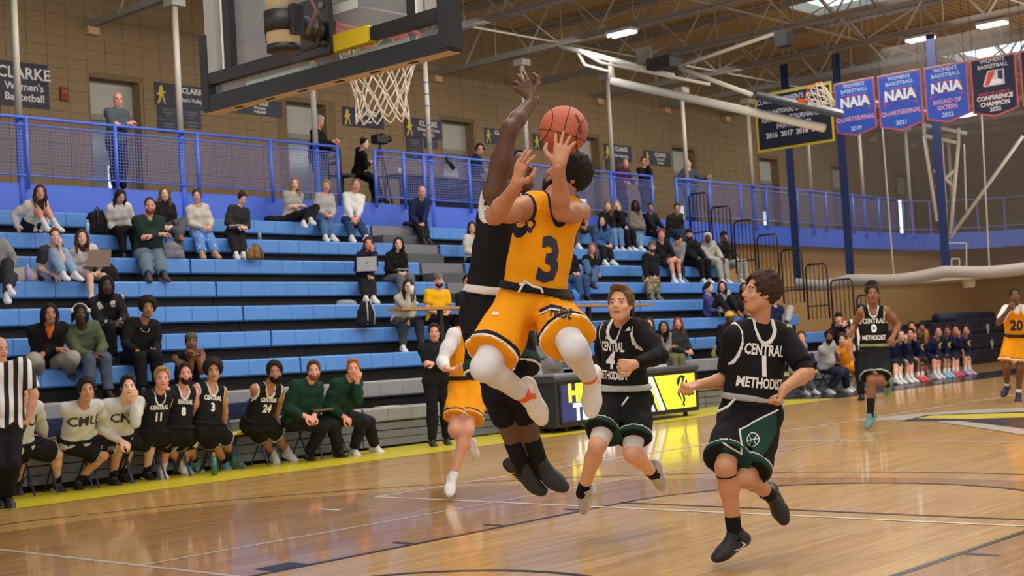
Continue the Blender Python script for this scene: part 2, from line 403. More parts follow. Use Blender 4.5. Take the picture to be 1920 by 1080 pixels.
def make_hair(O, X, fr, k, h, root, P, s):
    st = O.get('hair', 'short'); col = O.get('hc', '2a1c14'); m = mat(col, .75, bump=.9, bscale=70, var=.25, vscale=40, spec=.3)
    r, u, f = fr; c = P['head']
    F = field_for([X(0, 0, 0)], .17*s, h)
    hm = h
    if st in ('none',): F = None
    elif st in ('short', 'fade', 'buzz'):
        e = {'short': .013, 'fade': .008, 'buzz': .004}[st]
        F.ell(X(0, .033, -.017), ((.076+e)*k, (.093+e*1.3)*k, (.098+e)*k), fr, .02)
        if st == 'short': F.ell(X(0, .108, .04), (.055*k, .022*k, .045*k), fr, .02)
        cut_face(F, X, fr, k, .084, .070); F.plane(X(0, -.045, -.03), -u)
        if st == 'short': F.noise(.0045, 120, int(P['head'][0]*10) % 50)
    elif st in ('afro', 'curly', 'fluffy'):
        e = {'afro': .046, 'curly': .022, 'fluffy': .015}[st]
        F.ell(X(0, .045, -.02), ((.078+e)*k, (.09+e)*k, (.1+e*.8)*k), fr, .02); cut_face(F, X, fr, k, .078 if st != 'fluffy' else .088, .074 if st != 'afro' else .08)
        if st == 'fluffy': F.ell(X(0, .118, .045), (.06*k, .022*k, .05*k), fr, .02)
        F.plane(X(0, -.05, -.03), -u); F.noise(.007 if st != 'fluffy' else .004, 120, 3)
    elif st in ('long', 'ponytail', 'bun', 'longback'):
        F.ell(X(0, .035, -.02), (.088*k, .104*k, .106*k), fr, .02); cut_face(F, X, fr, k, .072, .064)
        if st == 'long' or st == 'longback':
            Ln = O.get('hl', .30)
            F = field_for([X(0, .1, 0), X(0, -.12-Ln, 0)], .15*s, h); F.ell(X(0, .035, -.02), (.09*k, .104*k, .106*k), fr, .02); cut_face(F, X, fr, k, .072, .060)
            F.cone(X(0, .0, -.06), X(0, -.10-Ln*.6, -.085), .075*k, .07*k, .03, (f, 1.8))
            if st == 'long':
                for q in (-1, 1):
                    F.cone(X(q*.075, .04, -.015), X(q*.092, -.10, -.005), .030*k, .036*k, .03, (f, .8)); F.cone(X(q*.092, -.10, -.005), X(q*.088, -.10-Ln*.55, .035), .036*k, .020*k, .03, (r, 1.2))
            F.noise(.004, 60, 5)
        else:
            F.plane(X(0, -.06, -.03), -u)
            if st == 'bun': F.ell(X(0, .11, -.07), (.042*k,)*3, fr, .015)
            else:
                F.cone(X(0, .03, -.11), X(0, -.06, -.15), .03*k, .034*k, .02); F.cone(X(0, -.06, -.15), X(0, -.17, -.13), .034*k, .014*k, .02)
    elif st in ('cap', 'capback'):
        F.ell(X(0, .02, -.02), (.083*k, .085*k, .104*k), fr, .02); cut_face(F, X, fr, k, .06, .062); F.plane(X(0, -.04, -.03), -u)
        G = field_for([X(0, .05, .03)], .2*s, h); G.ell(X(0, .045, -.012), (.09*k, .092*k, .108*k), fr, .02); G.plane(X(0, .052, 0), -u)
        sg = 1 if st == 'cap' else -1
        G.ell(X(0, .056, sg*.115), (.065*k, .008*k, .065*k), fr, .01)
        smooth_part('cap', G, cloth(O.get('hatc', BLK)), root)
    elif st == 'beanie':
        F = field_for([X(0, .06, 0)], .19*s, h); F.ell(X(0, .05, -.015), (.092*k, .105*k, .11*k), fr, .02); F.plane(X(0, .035, 0), -u+f*.15)
        F.cone(X(-.05, .05, .02), X(.05, .05, .02), .07*k, .07*k, .03) if False else None
        smooth_part('beanie', F, cloth(O.get('hatc', 'e0b23a')), root); F = None
    elif st == 'hood':
        F = field_for([X(0, 0, 0), P['neck']], .2*s, h); F.ell(X(0, .01, -.035), (.112*k, .145*k, .125*k), fr, .03); F.cone(X(0, -.08, -.05), P['neck'], .1*k, .105*k, .04)
        F.ell(X(0, -.01, .10), (.07*k, .105*k, .12*k), fr, .015, 's')
        smooth_part('hood', F, cloth(O.get('hatc', BLK)), root); F = None
    elif st in ('locs', 'toplocs'):
        F.ell(X(0, .038, -.02), (.088*k, .102*k, .108*k), fr, .02); cut_face(F, X, fr, k, .07, .068); F.plane(X(0, -.05, -.03), -u)
        n = MB(); rg = np.random.RandomState(4)
        for i in range(34):
            a = rg.uniform(-2.4, 2.4) if st == 'locs' else rg.uniform(-3.1, 3.1)
            if st == 'locs':
                if abs(a) < .5: a = math.copysign(.6, a)
                p0 = X(math.sin(a)*.085, .07, math.cos(a)*.09-.02) ; p1 = X(math.sin(a)*.108, .0, math.cos(a)*.1-.02); p2 = X(math.sin(a)*.11, -.07-.05*rg.rand(), math.cos(a)*.1-.02)
            else:
                p0 = X(.02*math.sin(a), .12, -.03+.02*math.cos(a)); p1 = X(.04*math.sin(a), .165+.02*rg.rand(), -.03+.04*math.cos(a)); p2 = X(.095*math.sin(a), .15*rg.rand(), -.06+.07*math.cos(a))
            n.path([p0, p1, p2], [.011*k, .01*k, .007*k], 5)
        n.build('hair_locs', m, root, True)
    if F is not None: smooth_part('hair', F, m, root)
    if O.get('beard', 0) > .35:
        G = field_for([X(0, -.05, .03)], .14*s, h); b = O['beard']
        G.ell(X(0, -.06, .03), ((.060+.010*b)*k, (.066+.012*b)*k, (.067+.010*b)*k), fr, .01)
        G.ell(X(0, -.104, .054), (.03*k, (.02+.012*b)*k, (.026+.006*b)*k), fr, .02)
        G.plane(X(0, -.040, 0), u-f*.15); G.ell(X(0, -.060, .105), (.030*k, .019*k, .036*k), fr, .004, 's'); G.ell(X(0, -.02, .11), (.06*k, .045*k, .05*k), fr, .006, 's'); G.plane(X(0, 0, -.012), -f)
        if b > .5: G.noise(.002, 150, 2)
        smooth_part('beard', G, mat(O.get('bc', col), .8, bump=.8, bscale=90, var=.2, vscale=60, spec=.2), root)
def face_bits(O, X, fr, k, root, hq):
    r, u, f = fr; acc = []
    for q in (-1, 1):
        v, t = ball(X(q*.032, .002, .0750), .0120*k, 10, 8); acc.append((v, t, 2))
        v, t = ball(X(q*.0315, .0025, .0800), .0078*k, 8, 6); acc.append((v, t, 3))
    bm = MB()
    for q in (-1, 1):
        bm.path([X(q*.016, .022, .089), X(q*.032, .028, .086), X(q*.05, .021, .072)], [.0032*k, .0042*k, .0022*k], 6)
    bm.build('eyebrows', mat(O.get('browc', O.get('hc', '2a1c14') if O.get('hair') != 'none' else '3a2a20'), .8), root, True)
    return acc
def shoe(P, sd, s, O, h, root):
    A = P['an'+sd]; T_ = P['to'+sd]; d = unit(T_-A); shn = unit(P['kn'+sd]-A)
    up = P.get('fu'+sd); up = shn if up is None else up; up = unit(up-d*(up @ d)); sd_ = np.cross(d, up); k = s*1.02
    # ankle joint sits .075 above sole, toe tip along d
    L = .185*k; base = A-up*.055*k
    F = field_for([base-d*.09*k, base+d*.21*k, A+shn*.06*k], .08*k, h)
    F.cone(base-d*.045*k, base+d*.10*k, .040*k, .046*k, .03, (up, 1.1)); F.cone(base+d*.10*k, base+d*L*.82, .046*k, .036*k, .03, (up, 1.25))
    F.cone(base-d*.035*k+up*.01*k, A+shn*.03*k-d*.005*k, .042*k, .041*k, .02); F.cone(A+d*.02*k, base+d*.12*k-up*.004*k, .036*k, .032*k, .03)
    F.plane(base-up*.032*k, -up, .012); F.plane(A+shn*.045*k, shn, .006)
    Pm, Q = F.mesh(); 
    if len(Q) == 0: return
    z = (Pm[Q].mean(1)-base) @ up/k; x = (Pm[Q].mean(1)-base) @ d/k
    mi = np.where(z < -.010+.012*np.cos(x*14), 1, 0)
    shc, soc = O.get('shoe', (WHT, WHT))
    ob = mesh_obj('shoe', Pm, Q, [mat(shc, .55, bump=.15, bscale=60), mat(soc, .5)], root, mi, True)
    if h < .0085:
        m = MB()
        for i in range(5):
            p = A+d*(.035+.022*i)*k+up*(.018-.013*i)*k; m.path([p-sd_*.024*k-up*.006*k, p+up*.006*k, p+sd_*.024*k-up*.006*k], .0028*k, 5)
        m.build('laces', mat(O.get('lace', shc), .8), root, True)
        if O.get('swoosh'):
            bv = BVHTree.FromPolygons([tuple(p) for p in Pm], [tuple(q) for q in Q])
            for sg in (-1, 1):
                pts = []
                up_e = [(-.045, .012), (-.055, -.006), (-.045, -.018), (-.02, -.016), (.02, -.002), (.075, .022)]; lo_e = [(.02, -.0135), (-.02, -.028), (-.05, -.03), (-.068, -.015), (-.06, .002)]
                poly = []
                for (a, b) in up_e+lo_e:
                    o = base+d*(a+.045)*k+up*(b+.012)*k+sd_*sg*.12; hit = bv.ray_cast(Vector(o), Vector(-sd_*sg))
                    poly.append(np.array(hit[0])+sd_*sg*.0025 if hit[0] is not None else o-sd_*sg*.075)
                n = len(up_e); v = poly; fcs = []
                # strips between upper and lower outline
                U = v[:n]; Lo = [v[0]]+v[n:][::-1]; Lo = Lo[:n-1]+[v[n-1]]
                vv = U+Lo; fcs = [(i, i+1, n+i+1, n+i) for i in range(n-1)]
                mesh_obj('swoosh', vv, fcs, mat(O['swoosh'], .4), root)
    return ob
QL = {3: dict(body=.0155, head=.0058, hand=.0052, cloth=.0115, shoe=.008), 2: dict(body=.023, head=.0086, hand=.008, cloth=.017, shoe=.0115),
      1: dict(body=.031, head=.0112, hand=.011, cloth=.025, shoe=.016), 0: dict(body=.034, head=.0145, hand=.014, cloth=.03, shoe=.02)}
def person(P, O, s=1., q=1, label='', group=None):
    """P joints (world), O outfit, s size, q detail level"""
    H = QL[q]; g = O.get('g', 1.); fem = O.get('fem', False)
    lowz = min(P['anL'][2], P['anR'][2])-.09*s
    root = thing('person', label, 'person', (P['pel'][0], P['pel'][1], lowz), group)
    up, r, f, T = frames(P)
    P.setdefault('hf', f); O.setdefault('gaze', P['hf'])
    # body
    arms = [P[a+b] for a in ('sh', 'el', 'wr') for b in 'LR']; legs = [P[a+b] for a in ('hp', 'kn', 'an') for b in 'LR']
    F = field_for(arms+legs+[P['neck']], .12*s, H['body'])
    torso(F, P, s, g*.97, -.006*s, fem=fem); F.cone(P['neck']-up*.03*s, P['neck']+unit(P['head']-P['neck'])*.07*s, .052*s*(.88 if fem else 1), .05*s*(.88 if fem else 1), .03)
    for sd in 'LR': arm(F, P, sd, s*(.86 if fem else 1), g)
    for sd in 'LR': leg(F, P, sd, s, g)
    Pm, Q = F.mesh(); acc = [(Pm, Q, 0)]
    hp, hq, hm, X, fr, k = head_geo(P, O, s*(.95 if fem else 1), H['head']); acc.append((hp, hq, hm))
    cu = O.get('curl', .4); sp = O.get('spread', .4)
    for i, sd in enumerate('LR'):
        c_ = cu[i] if isinstance(cu, (tuple, list)) else cu; s_ = sp[i] if isinstance(sp, (tuple, list)) else sp
        hv, hf_ = hand(P, sd, s*(.9 if fem else 1.02), H['hand'], c_, s_); acc.append((hv, hf_, 0))
    if q >= 1: acc += [(a, b, c) for a, b, c in face_bits(O, X, fr, k, root, q)]
    vs = []; fs = []; ms = []; n = 0
    for v, t, m_ in acc:
        vs.append(v); fs.append(np.asarray(t)+n); ms.append(np.full(len(t), m_) if np.isscalar(m_) else m_); n += len(v)
    sk = O.get('skin', 'd8a48a'); sc = srgb(sk)
    lip = tuple(min(1., a) for a in (int(sk[0:2], 16)/255*.82, int(sk[2:4], 16)/255*.62, int(sk[4:6], 16)/255*.62))
    mesh_obj('body', np.concatenate(vs), np.concatenate(fs), [skin(sk), mat(lip, .5), mat('908880', .5), mat('241812', .5)], root, np.concatenate(ms), True)
    make_hair(O, X, fr, k, H['head']*1.45, root, P, s)
    if O.get('glasses'):
        m = MB()
        for qd in (-1, 1):
            m.path([X(qd*.033+.024*math.cos(a), .001+.017*math.sin(a), .104) for a in np.linspace(0, 2*math.pi, 11)[:-1]], .0017*s, 4, True); m.tube(X(qd*.057, .006, .102), X(qd*.08, .004, .0), .0016*s, 4)
        m.tube(X(-.009, .004, .106), X(.009, .004, .106), .0016, 4); m.build('glasses', mat('15161a', .4), root)
    hc = H['cloth']; tp = O.get('top', {}); out = {}
    def garment(name, pts, pad, fn, m, h=hc, nz=.004, seed=1, extra=None):
        G = field_for(pts, pad*s, h); fn(G)
        if nz: G.noise(nz*s, 26/s, seed)
        if extra: extra(G)
        return smooth_part(name, G, m, root), G
    kind = tp.get('kind', 'tee'); c = tp.get('c', WHT); tor = [P['pel'], P['neck'], P['shL'], P['shR']]
    cm = tp.get('m') or cloth(c)
    def neckcut(G, dv=.055, e=0.): 
        n0 = P['neck']; G.cone(n0-up*(.01)*s+f*.006*s, n0+up*.2*s+f*.01*s, (.058+e)*s, (.08+e)*s, .008, op='s')
        G.ell(n0+f*.085*s-up*.0*s, ((.052+e)*s, (dv+e)*s, (.09+e)*s), (r, up, f), .01, 's')
    seed = int(abs(P['pel'][0])*7) % 40
    if kind == 'tank':
        if tp.get('under'):
            uc, ul = tp['under']
            def fu(G):
                torso(G, P, s, g, .008*s, fem=fem, legs=False)
                G.plane(P['pel']+up*.1*T, -up)
                for sd in 'LR': arm(G, P, sd, s, g, .011*s, ul)
                G.cone(P['neck']-up*.02*s, P['neck']+unit(P['head']-P['neck'])*.018*s, .062*s, .060*s, .02)
            garment('undershirt', arms+tor, .16, fu, cloth(uc), nz=.002)
        def ft(G, e=.017, cut=True):
            torso(G, P, s, g, e*s, fem=fem, legs=False, strap=.80)
            G.cone(P['pel']+up*.02*T, P['pel']+up*.35*T, .106*s*g+e*s, .102*s*g+e*s, .05, (f, 1.05))
            if cut:
                for sd in 'LR':
                    S = P['sh'+sd]; o = 1 if sd == 'R' else -1; G.ell(S+r*o*.045*s-up*.035*s, (.062*s, .125*s, .14*s), (r, up, f), .008, 's')
                neckcut(G, .10)
                G.plane(P['pel']+up*tp.get('hem', .10)*T, -up)
        hem = tp.get('hem', .10)
        jo, JG = garment('jersey', tor, .2, ft, cm, nz=.004, seed=seed); out['jersey'] = jo
        if q >= 1 and tp.get('trim'):
            tc = tp['trim']
            G = field_for(tor, .2*s, hc*.85); ft(G, .0205); G.noise(.004*s, 26/s, seed)
            B_ = field_for(tor, .2*s, hc*.85)
            for sd in 'LR':
                S = P['sh'+sd]; o = 1 if sd == 'R' else -1; B_.ell(S+r*o*.045*s-up*.035*s, ((.062+.02)*s, (.125+.02)*s, (.14+.02)*s), (r, up, f), .004)
            n0 = P['neck']; e = .019
            B_.cone(n0-up*.01*s+f*.006*s, n0+up*.2*s+f*.01*s, (.058+e)*s, (.08+e)*s, .008); B_.ell(n0+f*.085*s, ((.052+e*1.3)*s, (.10+e*1.4)*s, (.09+e)*s), (r, up, f), .01)
            G.val = np.maximum(G.val, B_.val); smooth_part('piping', G, cloth(tc), root)
    elif kind:
        e = tp.get('e', .016); sl = tp.get('sleeve', 1.95); lo = tp.get('loose', .008)
        def ft(G):
            torso(G, P, s, g, e*s, fem=fem, legs=tp.get('long', True))
            G.plane(P['pel']+up*(.0 if tp.get('long', True) else .1)*T-up*.05*s*(1 if tp.get('long', True) else 0), -up)
            for sd in 'LR': arm(G, P, sd, s*(.9 if fem else 1), g, e*.7*s, sl, loose=lo*s)
            if tp.get('collar') or tp.get('hoodie'):
                G.cone(P['neck']-up*.03*s, P['neck']+up*.022*s, .075*s, .068*s, .02)
                if tp.get('hoodie'): G.ell(P['neck']-f*.075*s+up*.01*s, (.10*s, .045*s, .055*s), (r, up, f), .03)
            if not (tp.get('collar') or tp.get('hoodie')): neckcut(G, .04)
            elif tp.get('hoodie'): G.cone(P['neck']+up*.0, P['neck']+up*.2*s+f*.03*s, .056*s, .075*s, .008, op='s')
        nm = {'hoodie': 'hoodie', 'jacket': 'jacket', 'sweater': 'sweater', 'tee': 'shirt'}.get(kind, 'shirt')
        jo, JG = garment(nm, arms+tor, .19, ft, cm, nz=.006 if q > 0 else .005, seed=seed); out['jersey'] = jo
        for sd in 'LR':
            if tp.get('cuff') : pass
    if O.get('collarc'):
        G = field_for([P['neck']], .16*s, hc); G.cone(P['neck']-up*.01*s, P['neck']+up*.035*s-f*.01*s, .092*s, .082*s, .02); G.ell(P['neck']+f*.07*s-up*.07*s, (.035*s, .08*s, .045*s), (r, up, f), .03); G.cone(P['neck']+up*.01*s, P['neck']+up*.2*s+f*.02*s, .062*s, .09*s, .008, op='s'); smooth_part('inner_hood', G, cloth(O['collarc']), root)
    if O.get('chain'):
        n0 = P['neck']; MB().path([n0+r*.062*s*math.sin(a)+f*(.10+.03*math.cos(a))*s*(.5+.5*math.cos(a*.5))-up*(.02+.10*(.5+.5*math.cos(a)))*s for a in np.linspace(-2.2, 2.2, 15)], .005*s, 5).build('neck_chain', mat('b8a878', .3, metal=.8), root, True)
    # bottoms
    bo = O.get('bot', {'kind': 'pants', 'c': BLK}); bk = bo['kind']; bc = bo['c']; bm = bo.get('m') or cloth(bc)
    standing = all(((P['kn'+sd]-P['pel']) @ up) < -.02 for sd in 'LR')
    def waist(G, e): 
        G.cone(P['hpL'], P['hpR'], .1*s*g+e, .1*s*g+e, .05); hr = unit(P['hpR']-P['hpL'])
        for qd in (-1, 1): G.cone(P['pel']+hr*qd*.06*s-up*.02*s, P['pel']+up*.16*T+r*qd*.05*s, .106*s*g+e, .1*s*g+e, .05, (f, 1.1))
    if bk == 'shorts':
        fr_ = bo.get('len', .86); R1 = bo.get('flare', .112)
        def fs_(G, e=.014, top=.155, cutlo=None):
            waist(G, e*s)
            for sd in 'LR': K, Hh = P['kn'+sd], P['hp'+sd]; G.cone(Hh, Hh+(K-Hh)*fr_, .098*s*g+e*s, R1*s+e*s, .014, c1=True)
            if standing:
                mk = (P['knL']+P['knR'])*.5; mh = P['pel']-up*.05*s; G.cone(mh+(mk-mh)*.38, mh+(mk-mh)*1.1, .004*s, .045*s, .03, (unit(np.cross(mk-mh, P['knR']-P['knL'])), .35), op='s')
            if standing: G.plane(P['pel']+up*top*T, up)
        garment('shorts', legs+[P['pel'], P['pel']+up*.2], .17, fs_, bm, nz=.006, seed=seed+1)
        if q >= 2:
            if standing:
                G = field_for([P['pel'], P['hpL'], P['hpR']], .24*s, hc*.9); fs_(G, .034, .175); G.plane(P['pel']+up*.10*T, -up); smooth_part('waistband', G, cloth(bo.get('wb', WHT)), root)
            for ci, (a0, a1) in enumerate(bo.get('bands', [])):
                for sd in 'LR':
                    K, Hh = P['kn'+sd], P['hp'+sd]; d_ = unit(K-Hh); L_ = np.linalg.norm(K-Hh); E0 = Hh+(K-Hh)*fr_
                    G = field_for([E0, E0-d_*.1], .17*s, hc*.9)
                    G.cone(Hh, E0-d_*.004*s, .098*s*g+.021*s, R1*s+.021*s, .01, c1=True); G.noise(.006*s, 26/s, seed+1)
                    G.plane(E0-d_*(a0+.004)*s, d_, .001); G.plane(E0-d_*a1*s, -d_, .001); smooth_part('hem_stripe', G, cloth(bo['bandc'][ci]), root)
        if bo.get('tights'):
            tc, tl = bo['tights']
            for sd in 'LR':
                G = field_for([P['hp'+sd], P['kn'+sd], P['an'+sd]], .13*s, hc); leg(G, P, sd, s, g, .0075*s, tl if not isinstance(tl, tuple) else tl['LR'.index(sd)]); smooth_part('leg_sleeve', G, cloth(tc), root)
    elif bk == 'pants':
        lo = bo.get('loose', .010)
        def fp(G):
            waist(G, .01*s)
            for sd in 'LR': leg(G, P, sd, s, g, (.012+lo*.6)*s, bo.get('len', 1.93), flare=lo*s)
            if standing: G.plane(P['pel']+up*.13*T, up)
        garment('trousers', legs+[P['pel']], .17, fp, bm, nz=.006, seed=seed+2)
    so = O.get('sock')
    for sd in 'LR':
        A, K = P['an'+sd], P['kn'+sd]
        if so:
            G = field_for([A, A+(K-A)*.5], .09*s, H['shoe']*1.6); sl_ = O.get('sockl', .34)
            G.cone(A+(K-A)*sl_, A-(K-A)*.04, .047*s*(.8+.6*sl_), .042*s, .01, c0=True); smooth_part('sock', G, cloth(so), root)
        shoe(P, sd, s, O, H['shoe'], root)
    out['root'] = root; out['X'] = X; out['fr'] = fr; out['k'] = k
    return out
def print_on(target, name, txt, P, v, size, m, s, bold=.0, u=0., sx=1., root=None, space=1., back=False, cut=.03):
    """lays a flat print on the front of a garment; v = height along the torso, u = sideways"""
    if target is None: return
    up, r, f, T = frames(P); me = target.data; L = rootof(target)
    bv = BVHTree.FromPolygons([tuple(np.array(x.co)+L) for x in me.vertices], [tuple(p.vertices) for p in me.polygons])
    vs, fs = text_polys(txt, size*s, bold*s, cut*s, sx, space); o = P['pel']+up*v*T; out = []
    for x, y in vs:
        p = o-r*(x+u*s)+up*y+f*.23*s; h = bv.ray_cast(Vector(p), Vector(-f), .9)
        out.append(np.array(h[0])+f*.004 if h[0] is not None else o-r*(x+u*s)+up*y+f*.11*s)
    return mesh_obj(name, out, fs, m, root or target.parent)

def px_hit(bv, px, py, lift, side=None):
    d = unit(ray(px, py)); h = bv.ray_cast(Vector(CAM), Vector(d), 60)
    if h[0] is None: return None
    n = np.array(h[1]); n = n if n @ d < 0 else -n
    return np.array(h[0])+n*lift
def bvh(o):
    L = rootof(o); me = o.data
    return BVHTree.FromPolygons([tuple(np.array(x.co)+L) for x in me.vertices], [tuple(p.vertices) for p in me.polygons])
def decal(o, name, poly, m, lift=.003, step=5.):
    """flat print on a garment: outline measured on the photograph, laid on the garment's surface"""
    import bmesh
    bv = bvh(o); bm = bmesh.new(); vs = [bm.verts.new((x, y, 0)) for x, y in poly]; bm.faces.new(vs)
    bmesh.ops.triangulate(bm, faces=bm.faces[:])
    for ax in (0, 1):
        lo, hi = min(p[ax] for p in poly), max(p[ax] for p in poly); t = lo+step
        while t < hi:
            co = [0, 0, 0]; co[ax] = t; no = [0, 0, 0]; no[ax] = 1
            bmesh.ops.bisect_plane(bm, geom=bm.verts[:]+bm.edges[:]+bm.faces[:], plane_co=co, plane_no=no); t += step
    _lay(o, name, bv, bm, m, lift)
def _lay(o, name, bv, bm, m, lift):
    bm.verts.index_update(); P = [px_hit(bv, v.co.x, v.co.y, lift) for v in bm.verts]; out = []; ix = {}
    for i, p in enumerate(P):
        if p is not None: ix[i] = len(out); out.append(p)
    if not out: bm.free(); return
    fs = []
    for f in bm.faces:
        q = [v.index for v in f.verts]
        if all(i in ix for i in q):
            w = [depth(out[ix[i]]) for i in q]
            if max(w)-min(w) < .06: fs.append(tuple(ix[i] for i in q))
    bm.free()
    if fs: mesh_obj(name, out, fs, m, o.parent)
def decal_text(o, name, txt, px, py, size, ang, m, bold=0., sx=1., shear=0., lift=.004, space=1.):
    import bmesh
    vs, fs = text_polys(txt, size, bold, 6., sx, space); a = math.radians(ang); bm = bmesh.new()
    bv_ = [bm.verts.new((px+(x+shear*y)*math.cos(a)+y*math.sin(a), py+(x+shear*y)*math.sin(a)-y*math.cos(a), 0)) for x, y in vs]
    for f in fs:
        try: bm.faces.new([bv_[i] for i in f])
        except Exception: pass
    _lay(o, name, bvh(o), bm, m, lift)
def decal_line(o, name, pts, wpx, m, lift=.004):
    pts = [np.array(p, float) for p in pts]
    for a, b in zip(pts[:-1], pts[1:]):
        d = unit(b-a); n = V(-d[1], d[0])*wpx/2; a2 = a-d*wpx*.4; b2 = b+d*wpx*.4
        decal(o, name, [tuple(a2+n), tuple(b2+n), tuple(b2-n), tuple(a2-n)], m, lift)
def child(root, name): return [c for c in root.children if c.name.split('.')[0] == name][0]
# ------------------------------------------------------------------ poses
LN = dict(tor=.50, head=.185, hip=.092, sh=.185, ua=.29, fa=.262, th=.43, sk=.42, ft=.17)
def ik(a, b, l1, l2, pole):
    """two-bone joint: elbow or knee position"""
    d = b-a; L = np.linalg.norm(d)
    if L > (l1+l2)*.995: b = a+d/L*(l1+l2)*.995; d = b-a; L = np.linalg.norm(d)
    x = (l1*l1-l2*l2+L*L)/(2*L); h = math.sqrt(max(l1*l1-x*x, 0)); u = d/L
    p = np.asarray(pole, float); p = unit(p-u*(p @ u)); return a+u*x+p*h, b
def hero_pose(w, s, J, fix=None):
    """J: joint -> (px, py, sign | ('w', depth) ) solved limb by limb on the picture rays"""
    P = {}
    def g(n, par, L):
        v = J[n]; 
        if len(v) > 2 and isinstance(v[2], tuple): P[n] = atw(v[0], v[1], v[2][1]); return
        P[n] = chain(P[par] if isinstance(par, str) else par, v[0], v[1], L*s, v[2] if len(v) > 2 else -1)
    P['pel'] = atw(J['pel'][0], J['pel'][1], w)
    g('neck', 'pel', LN['tor']); g('head', 'neck', LN['head'])
    for sd in 'LR':
        g('sh'+sd, 'neck', LN['sh']); g('hp'+sd, 'pel', LN['hip'])
        g('el'+sd, 'sh'+sd, LN['ua']); g('wr'+sd, 'el'+sd, LN['fa']); g('kn'+sd, 'hp'+sd, LN['th']); g('an'+sd, 'kn'+sd, LN['sk']); g('to'+sd, 'an'+sd, LN['ft'])
        P['hd'+sd] = unit(P['wr'+sd]-P['el'+sd]); P['hn'+sd] = P['pel']-P['wr'+sd]+V(.01, .02, .03)
        if 'h'+sd in J: v = J['h'+sd]; P['hd'+sd] = unit(chain(P['wr'+sd], v[0], v[1], .1*s, v[2])-P['wr'+sd])
    if fix: fix(P)
    return P
TC = -CF; # towards the camera
def look(P, x, y, z=0.): 
    """head direction given as (toward picture right, up, toward camera)"""
    P['hf'] = unit(CR*x+V(0, 0, 1)*y+TC*z)
